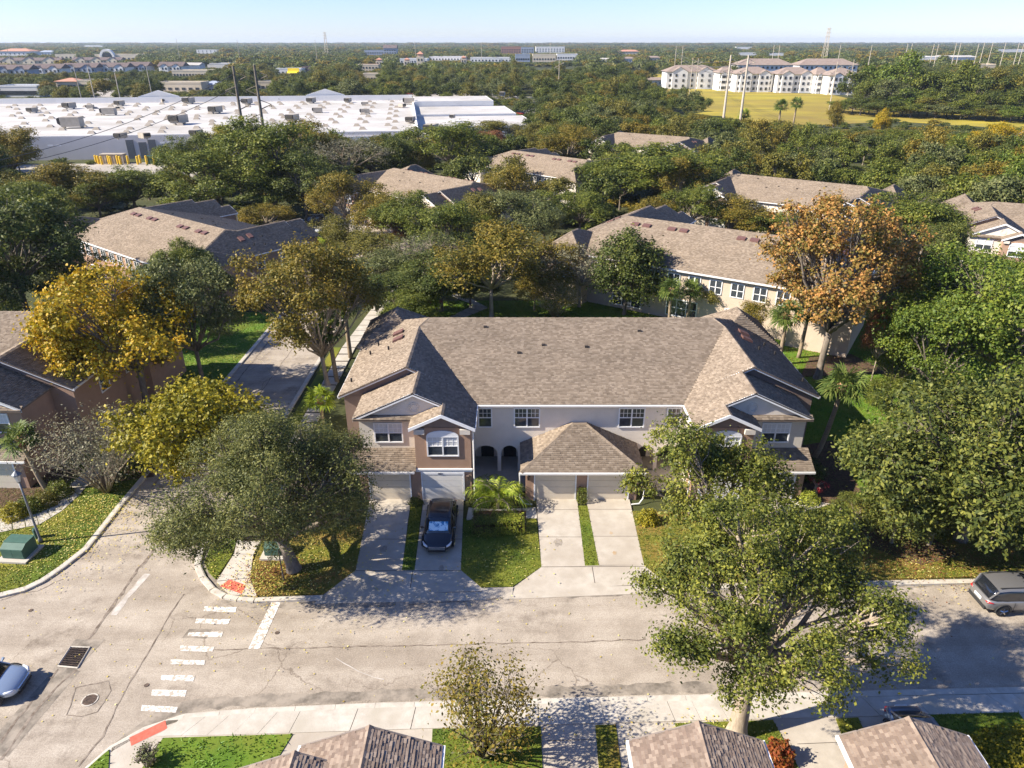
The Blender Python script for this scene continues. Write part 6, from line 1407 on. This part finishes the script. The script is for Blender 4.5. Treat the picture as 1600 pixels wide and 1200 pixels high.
FB = [
 (88, 128, 94, 8, 20, 'beige shop building left of the grey mall', 'far_cream', 'flat', 'steelw', ((4,), 6, 3, 2.4)),
 (0, 50, 92, 12, 30, 'white building with tower cut by the left edge near the horizon', 'stone_white', 'hip', 'far_red', ((4, 8), 7, 2, 2)),
 (60, 85, 88, 8, 20, 'white domed hall near the horizon at left', 'stone_white', 'hip', 'far_blue', ((4,), 5, 2, 2)),
 (130, 165, 73.5, 8, 40, 'long white roof near the left horizon', 'stone_white', 'flat', 'steelw', None),
 (308, 340, 86, 10, 20, 'pale blue-white building above the tall wooden poles', 'stone_white', 'flat', 'steelw', ((4, 8), 5, 2, 2)),
 (90, 122, 141, 5, 14, 'restaurant with terracotta roof at left', 'far_cream', 'hip', 'far_red', ((2.2,), 6, 1.6, 1.6)),
 (124, 156, 141, 5, 14, 'dark-fronted shops right of the terracotta roof', 'far_cream', 'flat', 'far_dark', ((2.2,), 6, 2.4, 2.2)),
 (0, 62, 152, 5, 14, 'low white shop row at the left edge behind the warehouse', 'stone_white', 'flat', 'far_blue', ((2.2,), 9, 2.4, 2)),
 (250, 317, 149, 6, 12, 'cream shop building with blank upper openings behind the warehouse', 'far_cream', 'flat', 'steelw', ((3.4,), 6, 2, 1.2)),
 (318, 345, 147, 5, 12, 'grey-roofed end of the cream shops', 'greywall', 'hip', 'far_blue', ((2,), 4, 1.6, 1.4)),
 (270, 330, 122, 5, 20, 'long low pale building right of the pale apartments', 'far_cream', 'flat', 'steelw', ((2.4,), 12, 1.5, 1.5)),
 (325, 365, 108, 5, 20, 'low white roofed building behind the left wooden pole', 'stone_white', 'flat', 'steelw', None),
 (285, 312, 112, 6, 16, 'small white-roofed building right of the blue-shaded gabled house', 'stone_white', 'gable', 'steelw', None),
 (432, 472, 118, 5, 15, 'white shops left of the yellow awning', 'stone_white', 'flat', 'steelw', ((2.4,), 6, 1.5, 1.5)),
 (473, 495, 117, 6, 15, 'dark shop right of the yellow awning', 'far_dark', 'flat', 'far_dark', ((2.4,), 3, 2, 1.5)),
 (400, 430, 143, 5, 12, 'small shop with blue awning right of the wooden poles', 'far_cream', 'flat', 'far_blue', ((2.4,), 4, 1.5, 1.5)),
 (570, 600, 90, 12, 20, 'dark blue-grey offices near the horizon', 'far_blue', 'flat', 'far_dark', ((4, 8), 8, 3, 2)),
 (600, 620, 90, 16, 20, 'taller dark blue-grey office block near the horizon', 'far_blue', 'gable', 'far_dark', ((4, 8, 12), 5, 3, 2)),
 (625, 668, 100, 6, 25, 'white low hall right of the cream tower', 'stone_white', 'flat', 'steelw', ((3,), 10, 2, 2)),
 (560, 592, 115, 7, 16, 'cream building left of the cream tower', 'far_cream', 'flat', 'far_red', ((2, 5), 6, 1.5, 1.5)),
 (568, 594, 128, 5, 12, 'lower cream building in the trees left of the cream tower', 'far_cream', 'flat', 'steelw', ((2.2,), 5, 1.5, 1.5)),
 (670, 728, 96, 6, 30, 'long white low building left of the brick offices', 'stone_white', 'flat', 'steelw', ((3,), 12, 2, 2)),
 (735, 800, 98, 6, 30, 'second long white low building below the brick offices', 'stone_white', 'flat', 'steelw', ((3,), 12, 2, 2)),
 (783, 814, 88, 17, 25, 'brick offices near the horizon', 'brick', 'flat', 'steelw', ((4, 8, 12), 8, 3, 2)),
 (814, 834, 88, 16, 25, 'grey offices right of the brick offices', 'far_blue', 'flat', 'steelw', ((4, 8, 12), 5, 3, 2)),
 (837, 882, 86, 16, 25, 'pale blue-white office block near the horizon', 'stone_white', 'flat', 'steelw', ((4, 8, 12), 10, 3, 2)),
 (805, 828, 102, 12, 16, 'grey wing of the white offices', 'far_blue', 'flat', 'steelw', ((3, 7), 6, 2.2, 2)),
 (832, 868, 102, 12, 16, 'cream wing of the white offices', 'far_cream', 'flat', 'steelw', ((3, 7), 8, 2, 2)),
 (870, 902, 99, 11, 16, 'white wing at the right end of the white offices', 'stone_white', 'flat', 'steelw', ((3, 7), 8, 2, 2)),
 (968, 998, 88, 9, 18, 'building with a bright terracotta hip roof near the horizon', 'far_cream', 'hip', 'far_red', ((4,), 6, 2, 2)),
 (940, 952, 99, 5, 10, 'small white house left of the far concrete poles', 'stone_white', 'gable', 'steelw', None),
 (972, 992, 99, 6, 12, 'white house between the field strips', 'stone_white', 'hip', 'far_roof', ((3,), 4, 1.5, 1.5)),
 (1010, 1032, 97, 6, 12, 'cream house left of the far concrete poles', 'far_cream', 'hip', 'far_roof', ((3,), 4, 1.5, 1.5)),
 (1150, 1175, 78, 9, 20, 'white building near the horizon between the concrete poles', 'stone_white', 'flat', 'steelw', None),
 (1150, 1182, 88, 6, 20, 'long white roof below the horizon between the concrete poles', 'stone_white', 'flat', 'steelw', None),
 (1195, 1228, 88, 5, 20, 'low white building near the row of thin poles', 'stone_white', 'flat', 'steelw', None),
 (1420, 1465, 96, 6, 40, 'pale warehouse above the wood at right', 'stone_white', 'flat', 'far_blue', None),
 (1475, 1525, 96, 6, 40, 'second pale warehouse above the wood at right', 'stone_white', 'gable', 'steelw', None),
 (1520, 1560, 108, 4, 25, 'low cream roof in the wood at far right', 'far_cream', 'flat', 'far_cream', None),
 (1550, 1605, 83, 8, 40, 'white industrial hall near the right horizon', 'stone_white', 'flat', 'steelw', None),
]
for (u0, u1, vb, h, dep, lb, wl, rf__, rm, wn) in FB: far_building(u0, u1, vb, h, dep, lb, wl, rf__, rm, win=wn)
def tower(u, vb, wd, h, lb):
    x, y = G(u, vb); t = thing('tower', lb, 'tower', (x, y, 0)); a = wd/2; MB().box(-a, -a, 0, a, a, h).build('shaft', M['far_cream'], t); MB().box(-a*.7, -a*.7, h, a*.7, a*.7, h*1.16).build('belfry', M['salmon'], t)
    mb = MB(); mb.v = [(-a, -a, h*1.16), (a, -a, h*1.16), (a, a, h*1.16), (-a, a, h*1.16), (0, 0, h*1.34)]; mb.f = [(0, 1, 4), (1, 2, 4), (2, 3, 4), (3, 0, 4)]; mb.build('roof', M['far_red'], t)
    far_windows(t, -a+.5, a-.5, -a, (h*.5, h*.8), 2, 1.2, 2.0)
tower(658, 113, 7, 14, 'tall cream tower with a small terracotta cap'); tower(594, 112, 6.5, 9.5, 'shorter cream tower left of the tall one'); tower(637, 110, 6.5, 9, 'low cream tower just left of the tall one'); tower(725, 108, 6, 10, 'terracotta-capped tower among the cypresses')
x, y = G(460, 119); t = thing('awning', 'bright yellow awning among the far shops', 'awning', (x, y-1, 0)); mb = MB(); mb.v = [(-5, 0, 4), (5, 0, 4), (5, -4, 2.6), (-5, -4, 2.6), (-5, 0, 6.5), (5, 0, 6.5)]; mb.f = [(3, 2, 1, 0), (0, 1, 5, 4)]; mb.build('canvas', mat('awning_yellow', (.85, .65, .02), None, rough=.7), t); mb = MB(); [mb.tube([(s, -3.8, 0), (s, -3.8, 2.7)], .12, 5) for s in (-4.5, 4.5)]; mb.build('posts', M['white'], t)
# far parked cars: small but with their parts
fc = thing('far_car', 'tiny parked car among those around the warehouse and shops', 'car', (0, 0, .08), 0, 'far parked cars'); mb = MB()
mb.prism([(-2.2, -.9), (2.2, -.9), (2.2, .9), (-2.2, .9)], .3, .9); mb.build('body', M['white'], fc); mb = MB(); mb.v = [(-1.7, -.8, .9), (1.2, -.8, .9), (1.2, .8, .9), (-1.7, .8, .9), (-1.2, -.65, 1.45), (.6, -.65, 1.45), (.6, .65, 1.45), (-1.2, .65, 1.45)]; mb.f = [(4, 5, 6, 7), (0, 1, 5, 4), (1, 2, 6, 5), (2, 3, 7, 6), (3, 0, 4, 7)]; mb.build('windows', M['glasscar'], fc)
mb = MB(); [mb.tube([(sx, s*.7, .33), (sx, s*.92, .33)], .33, 8) for sx in (-1.4, 1.4) for s in (-1, 1)]; mb.build('wheels', M['black'], fc)
cs = [(46, 163), (58, 163), (67, 160), (20, 168), (287, 151), (292, 153), (300, 152), (306, 152), (312, 153), (330, 149), (362, 147), (170, 118), (820, 114), (832, 113), (846, 115), (866, 109), (596, 150), (640, 148), (700, 147), (812, 170), (825, 175), (838, 172), (815, 180)]
cols_ = [M['white'], carpaint('paint_far_grey', (.2, .2, .22)), carpaint('paint_far_red', (.3, .04, .03)), M['white'], carpaint('paint_far_blue', (.05, .09, .2))]
for i, (u, v) in enumerate(cs):
    x, y = G(u, v)
    if i == 0: fc.location = (x, y, .08)
    else:
        wh = 'by the low shops at far left' if u < 100 else 'before the cream shops' if u < 365 else 'by the white offices' if v < 120 else 'behind the warehouse' if u < 760 else 'right of the warehouse'
        c = dup(fc, (x, y, .08), i*1.1, 1, '%s far parked car %s, seen at %d o\'clock' % (('white', 'grey', 'red', 'white', 'blue')[i % 5], wh, 12)); c['_w'] = wh; c['_c'] = ('white', 'grey', 'red', 'white', 'blue')[i % 5]; c['_u'] = u
        for ch in c.children:
            if ch.name.startswith('body'): setmat(ch, cols_[i % 5])

cg = {}
for o in col.objects:
    if '_w' in o.keys() and o.parent is None: cg.setdefault((o['_w'], o['_c']), []).append(o)
for (a_, b_), q in cg.items():
    q.sort(key=lambda o: o['_u'])
    for i, o in enumerate(q): o['label'] = 'tiny %s parked car %s%s' % (b_, a_, ', ' + ordn(i, len(q)) if len(q) > 1 else '')
fc['label'] = 'tiny white parked car at the far left corner behind the warehouse'
# ---------------------------------------------------------------- woods
def poly_px(*uv): return [G(u, v) for u, v in uv]
EXC = [poly_px((995, 137), (1090, 137), (1310, 147), (1420, 174), (1640, 182), (1640, 207), (1400, 192), (1180, 202), (1090, 187), (1040, 162)), poly_px((800, 108), (880, 105), (925, 110), (925, 124), (850, 130), (800, 124)), poly_px((970, 112), (1040, 114), (1040, 134), (975, 130)),
       [WL(-Lw-100, -3), WL(14, -8), WL(38, 20), WL(38, 114), WL(-Lw-100, 116)], poly_px((15, 262), (330, 252), (300, 280), (60, 292)), poly_px((230, 133), (350, 141), (350, 152), (150, 154), (110, 138)), poly_px((0, 150), (70, 150), (90, 168), (0, 190)), poly_px((575, 150), (740, 145), (735, 152), (600, 156)),
       poly_px((455, 345), (560, 340), (570, 376), (470, 384)), [(-27, 34), (-16, 34), (-14, 95), (-8, 122), (-36, 124), (-27, 110)], poly_px((800, 150), (850, 150), (850, 190), (832, 190))]
FP = []
for o in col.objects:
    if o.parent is None and o.name.split('.')[0] in ('far_building', 'apartment_building', 'arched_entrance', 'tower'):
        wl = [c for c in o.children if c.name.split('.')[0] in ('wall', 'shaft', 'arch')]
        if wl:
            xs = [v.co.x for v in wl[0].data.vertices]; ys = [v.co.y for v in wl[0].data.vertices]; FP.append((o.location.x+min(xs)-3, o.location.x+max(xs)+3, o.location.y-12, o.location.y+max(ys)+2))
def free(P):
    ok = np.ones(len(P), bool)
    for e in EXC: ok &= ~inpoly(P, e)
    for a, b, c, d in FP: ok &= ~((P[:, 0] > a) & (P[:, 0] < b) & (P[:, 1] > c) & (P[:, 1] < d))
    for i in np.where(ok & (P[:, 1] < 200))[0]:
        if in_block(P[i, 0], P[i, 1], 2.5): ok[i] = False
    return ok
SEE = []
for o in col.objects:
    if o.parent is None and o.name.split('.')[0] in ('far_building', 'apartment_building', 'arched_entrance', 'tower'):
        vs = [v for c in o.children for v in c.data.vertices] if o.children else []
        if not vs: continue
        Y0 = o.location.y; xs = [v.co.x for v in vs]; h = max(v.co.z for v in vs); k0 = PXM(Y0, h/2)
        vv = lambda z, Y: 600 + FPX*math.tan(math.atan2(CAM_H-z, Y)-PITCH)
        SEE.append((800+(o.location.x+min(xs))*k0, 800+(o.location.x+max(xs))*k0, vv(h, Y0), vv(0, Y0), Y0))
def px_of(x, y, z=0): return 800 + x*PXM(y, z), 600 + FPX*math.tan(math.atan2(CAM_H-z, y)-PITCH)
def top_limit(u, Y):
    """highest row a crown may reach: what the photograph keeps in view behind it"""
    lim = 0
    if Y < 285:
        if u > 1090: lim = max(lim, float(np.interp(u, [1090, 1200, 1300, 1400, 1640], [176, 188, 196, 200, 196])))
        elif u > 830: lim = max(lim, float(np.interp(u, [830, 930, 1000, 1045, 1090], [178, 150, 152, 172, 184])))
        elif u > 640: lim = max(lim, 196)
        elif u > 330: lim = max(lim, 205)
        elif u > 40: lim = max(lim, 262)
    elif u < 830 and Y < 345: lim = 150
    elif 1000 < u < 1330 and Y < 420: lim = 118
    elif 1330 < u and Y < 340: lim = 178
    for u0, u1, ym, lm in ((935, 1110, 168, 232), (760, 925, 130, 266), (590, 765, 108, 312), (1100, 1375, 106, 318), (1495, 1620, 90, 350), (115, 480, 76, 410)):
        if u0 < u < u1 and Y < ym: lim = max(lim, lm)
    for u0, u1, vt, vb, Y0 in SEE:
        if u0-3 < u < u1+3 and Y < Y0: lim = max(lim, vt + (vb-vt)*.62)
    return lim
def heights_ok(P, h, rng, minh=.45):
    """scale of each crown so that it stays under its sight limit; 0 drops it"""
    out = np.zeros(len(P))
    for i, p in enumerate(P):
        u, v = px_of(p[0], p[1]); lim = top_limit(u, p[1]); hmax = HT(lim, p[1]) if lim else 99
        s = h[i]; out[i] = s if s*9 <= hmax else (hmax/9 if hmax/9 > minh*s else 0)
    return out
def poisson(n, y0, y1, mind, rng, half=1.02, extra=25):
    """points in the view wedge between two distances, kept apart"""
    Y = np.sqrt(rng.uniform(y0**2, y1**2, n)); X = rng.uniform(-1, 1, n)*(Y*half+extra); P = np.stack([X, Y], 1); P = P[free(P)]
    cell = {}; out = []
    for p in P:
        k = (int(p[0]//mind), int(p[1]//mind)); bad = False
        for i in (-1, 0, 1):
            for j in (-1, 0, 1):
                for q in cell.get((k[0]+i, k[1]+j), ()):
                    if (p[0]-q[0])**2 + (p[1]-q[1])**2 < mind*mind: bad = True
        if not bad: cell.setdefault(k, []).append(p); out.append(p)
    return np.array(out)
rw = np.random.default_rng(77)
bw = 0
for (u, vt, vb, w_, lf, k) in [(1335, 108, 172, 62, 'dark', 'm0'), (1362, 92, 172, 66, 'bright', 'm1'), (1400, 88, 174, 70, 'bright', 'm2'), (1432, 100, 176, 60, 'mid', 'm3'), (1385, 120, 178, 60, 'greygreen', 'm0'), (1460, 108, 178, 62, 'dark', 'm1'), (1488, 102, 178, 60, 'mid', 'm2'), (1515, 108, 180, 64, 'dark', 'm3'), (1545, 104, 180, 62, 'olive', 'm0'), (1572, 112, 182, 60, 'dark', 'm1'), (1600, 104, 182, 66, 'olive', 'm2'), (1630, 110, 184, 60, 'dark', 'm3'), (1350, 130, 176, 44, 'mid', 'm2'), (1415, 132, 180, 46, 'bright', 'm1'), (1447, 138, 181, 44, 'mid', 'm0'), (1478, 140, 182, 44, 'dark', 'm2'), (1508, 138, 183, 48, 'mid', 'm3'), (1540, 138, 184, 46, 'dark', 'm0'), (1568, 140, 185, 44, 'mid', 'm1'), (1598, 136, 186, 50, 'dark', 'm2'),
  (1318, 155, 176, 46, 'mid', 'm0'), (1331, 150, 178, 51, 'mid', 'm1'), (1344, 154, 180, 56, 'dark', 'm2'), (1357, 153, 178, 47, 'olive', 'm3'), (1370, 157, 180, 52, 'greygreen', 'm0'), (1383, 152, 182, 57, 'dark', 'm1'), (1396, 152, 180, 48, 'bright', 'm2'), (1409, 156, 182, 53, 'mid', 'm3'), (1422, 160, 184, 58, 'mid', 'm0'), (1435, 160, 181, 49, 'dark', 'm1'), (1448, 155, 183, 54, 'olive', 'm2'), (1461, 159, 185, 59, 'greygreen', 'm3'), (1474, 159, 183, 50, 'dark', 'm0'), (1487, 163, 185, 55, 'bright', 'm1'), (1500, 158, 187, 46, 'mid', 'm2'), (1513, 157, 185, 51, 'mid', 'm3'), (1526, 161, 187, 56, 'dark', 'm0'), (1539, 165, 189, 47, 'olive', 'm1'), (1552, 165, 187, 52, 'greygreen', 'm2'), (1565, 160, 189, 57, 'dark', 'm3'), (1578, 164, 191, 48, 'bright', 'm0'), (1591, 164, 188, 53, 'mid', 'm1'), (1604, 168, 190, 58, 'mid', 'm2'), (1617, 163, 192, 49, 'dark', 'm3'), (1630, 163, 190, 54, 'olive', 'm0'), (1643, 167, 192, 59, 'greygreen', 'm1'),
                               (930, 104, 140, 46, 'dark', 'm0'), (952, 98, 142, 52, 'dark', 'm1'), (905, 118, 148, 44, 'mid', 'm2'), (980, 128, 150, 36, 'dark', 'm3'), (962, 128, 170, 52, 'mid', 'm0'), (1005, 162, 200, 50, 'dark', 'm1'), (1045, 182, 218, 48, 'greygreen', 'm2'), (925, 140, 186, 56, 'mid', 'm3'), (880, 150, 196, 60, 'olive', 'm1')]:
    T(u, vt, vb, w_, k, lf, 'x', near=False); t = [o for o in col.objects if o.parent is None and o.get('label') == 'x'][-1]; t['group'] = 'tall trees bounding the golden field'
    bw += 1; CLN = {'dark': 'dark green', 'mid': 'mid green', 'olive': 'olive', 'bright': 'bright yellow-green', 'greygreen': 'grey-green'}
    side = 'right' if u > 1300 else 'left'; t['_k'] = (0 if vt < 118 else 1); t['_u'] = u; t['label'] = '%s|%s|%s' % (CLN[lf], side, 'tall' if vt < 125 else 'lower' if vt < 148 else 'low front')
gg = {}
for o in col.objects:
    if o.get('group') == 'tall trees bounding the golden field': gg.setdefault(o['label'], []).append(o)
for kq, q in gg.items():
    q.sort(key=lambda o: o['_u']); c_, sd_, hh_ = kq.split('|')
    for i, o in enumerate(q): o['label'] = '%s %s tree %s of the golden field%s' % (hh_, c_, sd_, ', ' + ordn(i, len(q)) if len(q) > 1 else ''); del o['_u']; del o['_k']
hp = np.array([(o.location.x, o.location.y) for o in col.objects if o.parent is None and o.get('category') in ('tree', 'palm')])
pts = poisson(12000, 88, 330, 6.6, rw)
d2 = np.array([np.min(np.sum((hp-p)**2, 1)) for p in pts]); pts = pts[(d2 > 16)]
# keep the woods off the lawns and courts near the houses: only behind the blocks
keep = []
for p in pts:
    u = 800 + p[0]*PXM(p[1], 0); dn = math.atan2(CAM_H, p[1]) - PITCH; v = 600 + FPX*math.tan(dn)
    if v > 352 and not (u > 1420 or u < 110): continue
    if 440 < u < 720 and v > 300: continue
    keep.append((p[1], p[0], u, v))
keep.sort()
kinds = ['m0', 'm1', 'm2', 'm3']; inv = [q for q in keep if -70 < q[2] < 1670]; ind = inv[:205]; rest = inv[205:] + [q for q in keep if not -70 < q[2] < 1670]
def zone_label(u, v):
    if u < 300: return 'left of the warehouse yard' if v > 262 else 'near the left edge beyond the warehouse'
    if v > 262: return 'among the blocks left of centre' if u < 750 else ('among the blocks right of centre' if u < 1350 else 'in the wood at the right edge')
    if u < 830: return 'between the warehouse and the blocks'
    if u < 1100: return 'in the wood right of the warehouse'
    if u < 1350: return 'in the wood behind the right townhouse blocks'
    return 'in the big wood at the upper right'
CL = {'dark': 'dark green', 'mid': 'mid green', 'olive': 'olive', 'golden': 'golden olive', 'greygreen': 'grey-green', 'bright': 'bright green', 'magnolia': 'dull dark green'}
placed = []
for Y, X, u, v in ind:
    lf = rw.choice(['dark', 'mid', 'bright', 'olive', 'golden', 'greygreen', 'magnolia'], p=[.18, .30, .08, .16, .10, .10, .08]); k = kinds[rw.integers(0, 4)]; s = rw.uniform(.70, 1.35)
    s2 = heights_ok([(X, Y)], [s], rw, .3)[0]
    if s2 == 0: continue
    zl = zone_label(u, v); t = put_tree(M_[k], X, Y, max(s2, s*.75), 'x', group='trees %s' % zl, rz=rw.uniform(0, 6), leaf=L[lf], sz=s2*rw.uniform(.88, 1.0)); placed.append((zl, lf, u, t))
byk = {}
for zl, lf, u, t in placed: byk.setdefault((zl, lf), []).append((u, t))
for (zl, lf), q in byk.items():
    q.sort(key=lambda a: a[0])
    for i, (u, t) in enumerate(q): t['label'] = '%s tree %s%s' % (CL[lf], zl, ', ' + ordn(i, len(q)) if len(q) > 1 else '')
print('trees individually placed', len(ind), 'rest', len(rest))
# beyond that the woods read as one mass: instances of small crowns on points
protos = bpy.data.collections.new('crown_kinds')
def add_proto(nm, me): o = bpy.data.objects.new(nm, me); protos.objects.link(o)
for i, (lf, k) in enumerate((('dark', 'm0'), ('mid', 'm1'), ('olive', 'm2'), ('golden', 'm3'), ('greygreen', 'm0'), ('dark', 'm2'), ('mid', 'm3'), ('magnolia', 'm1'))):
    me = M_[k][1].copy(); me.materials.clear(); me.materials.append(L[lf]); add_proto('crown_%d' % i, me)
farc = bpy.data.collections.new('far_crown_kinds')
def far_crown(seed, lf):
    rng = np.random.default_rng(seed); P, O, LC, C, k = crown_points(rng, 4, 6.5, 1.0, 8, 60, 11, .6, sprig=0, lobe_r=(.4, .6)); V, F = leaves(P, O, .95, rng, .75, wob=.9); return npmesh('far_crown', V, F, L[lf])
for i, lf in enumerate(('dark', 'mid', 'dark', 'greygreen', 'olive', 'mid', 'magnolia', 'dark', 'golden')): farc.objects.link(bpy.data.objects.new('far_crown_%d' % i, far_crown(200+i, lf)))
def woods(name, P, smin, smax, coll, seed, flat=1.0, zoff=0):
    rng = np.random.default_rng(seed); s = rng.uniform(smin, smax, len(P)); hs = heights_ok(P, s*flat, rng, .35) if seed != 6 else s; P = P[hs > 0]; s = s[hs > 0]; hr = (hs[hs > 0]/(s*flat)) if seed != 6 else np.ones(len(s)); n = len(P); me = bpy.data.meshes.new(name); me.vertices.add(n); me.vertices.foreach_set('co', np.column_stack([P, np.full(n, zoff)]).astype(np.float32).ravel())
    a = me.attributes.new('scl', 'FLOAT_VECTOR', 'POINT'); a.data.foreach_set('vector', np.column_stack([s, s, s*flat*hr*rng.uniform(.8, 1.0, n)]).astype(np.float32).ravel())
    a = me.attributes.new('rotz', 'FLOAT_VECTOR', 'POINT'); a.data.foreach_set('vector', np.column_stack([np.zeros(n), np.zeros(n), rng.uniform(0, 6.28, n)]).astype(np.float32).ravel())
    a = me.attributes.new('kind_i', 'INT', 'POINT'); a.data.foreach_set('value', rng.integers(0, len(coll.objects), n).astype(np.int32))
    o = link(name, me, kind='stuff'); ng = bpy.data.node_groups.new('scatter_'+name, 'GeometryNodeTree')
    ng.interface.new_socket('Geometry', in_out='INPUT', socket_type='NodeSocketGeometry'); ng.interface.new_socket('Geometry', in_out='OUTPUT', socket_type='NodeSocketGeometry')
    gi = ng.nodes.new('NodeGroupInput'); go = ng.nodes.new('NodeGroupOutput'); ci = ng.nodes.new('GeometryNodeCollectionInfo'); ci.inputs[0].default_value = coll; ci.inputs['Separate Children'].default_value = True; ci.inputs['Reset Children'].default_value = True
    ip = ng.nodes.new('GeometryNodeInstanceOnPoints'); ip.inputs['Pick Instance'].default_value = True
    def at(nm, dt): q = ng.nodes.new('GeometryNodeInputNamedAttribute'); q.data_type = dt; q.inputs[0].default_value = nm; return q.outputs[0]
    ng.links.new(gi.outputs[0], ip.inputs['Points']); ng.links.new(ci.outputs[0], ip.inputs['Instance']); ng.links.new(at('kind_i', 'INT'), ip.inputs['Instance Index'])
    e2r = ng.nodes.new('FunctionNodeEulerToRotation'); ng.links.new(at('rotz', 'FLOAT_VECTOR'), e2r.inputs[0]); ng.links.new(e2r.outputs[0], ip.inputs['Rotation']); ng.links.new(at('scl', 'FLOAT_VECTOR'), ip.inputs['Scale'])
    ng.links.new(ip.outputs[0], go.inputs[0]); md = o.modifiers.new('scatter', 'NODES'); md.node_group = ng; return o
if rest: woods('woodland', np.array([(q[1], q[0]) for q in rest]), .8, 1.3, protos, 1)
woods('woodland', poisson(21000, 330, 620, 7.5, rw), .9, 1.5, protos, 2)
P3 = poisson(32000, 620, 1500, 12, rw, .98, 0); woods('far_woodland', P3, 1.3, 2.2, farc, 3, .75)
P4 = poisson(32000, 1500, 3600, 26, rw, .96, 0); woods('far_woodland', P4, 2.6, 4.4, farc, 4, .42)
P5 = poisson(20000, 3600, 8500, 70, rw, .94, 0); woods('far_woodland', P5, 7, 12, farc, 5, .22)
# undergrowth between the trees near the houses
ug = poisson(5000, 62, 300, 3.2, rw); ukeep = []
for p in ug:
    u = 800 + p[0]*PXM(p[1], 0); dn = math.atan2(CAM_H, p[1]) - PITCH; v = 600 + FPX*math.tan(dn)
    if inpoly(np.array([p]), lawnpoly['back'][0])[0] or inpoly(np.array([p]), lawnpoly['leftback'][0])[0] or inpoly(np.array([p]), lawnpoly['rside'][0])[0]: continue
    if 560 < u < 850 and 440 < v < 520: continue
    ukeep.append(p)
woods('undergrowth', np.array(ukeep), .28, .62, farc, 6, .5, -.3)

# ---------------------------------------------------------------- air
hz = MB().box(-9800, -200, -1, 9800, 9800, 62); hzm = bpy.data.materials.new('haze_air'); hzm.use_nodes = True; n_ = hzm.node_tree; n_.nodes.clear()
ov = n_.nodes.new('ShaderNodeOutputMaterial'); pv = n_.nodes.new('ShaderNodeVolumePrincipled'); pv.inputs['Color'].default_value = (.74, .86, 1.0, 1); pv.inputs['Density'].default_value = .00008; pv.inputs['Anisotropy'].default_value = .2
n_.links.new(pv.outputs[0], ov.inputs['Volume']); ho = hz.build('haze', hzm, kind='stuff')
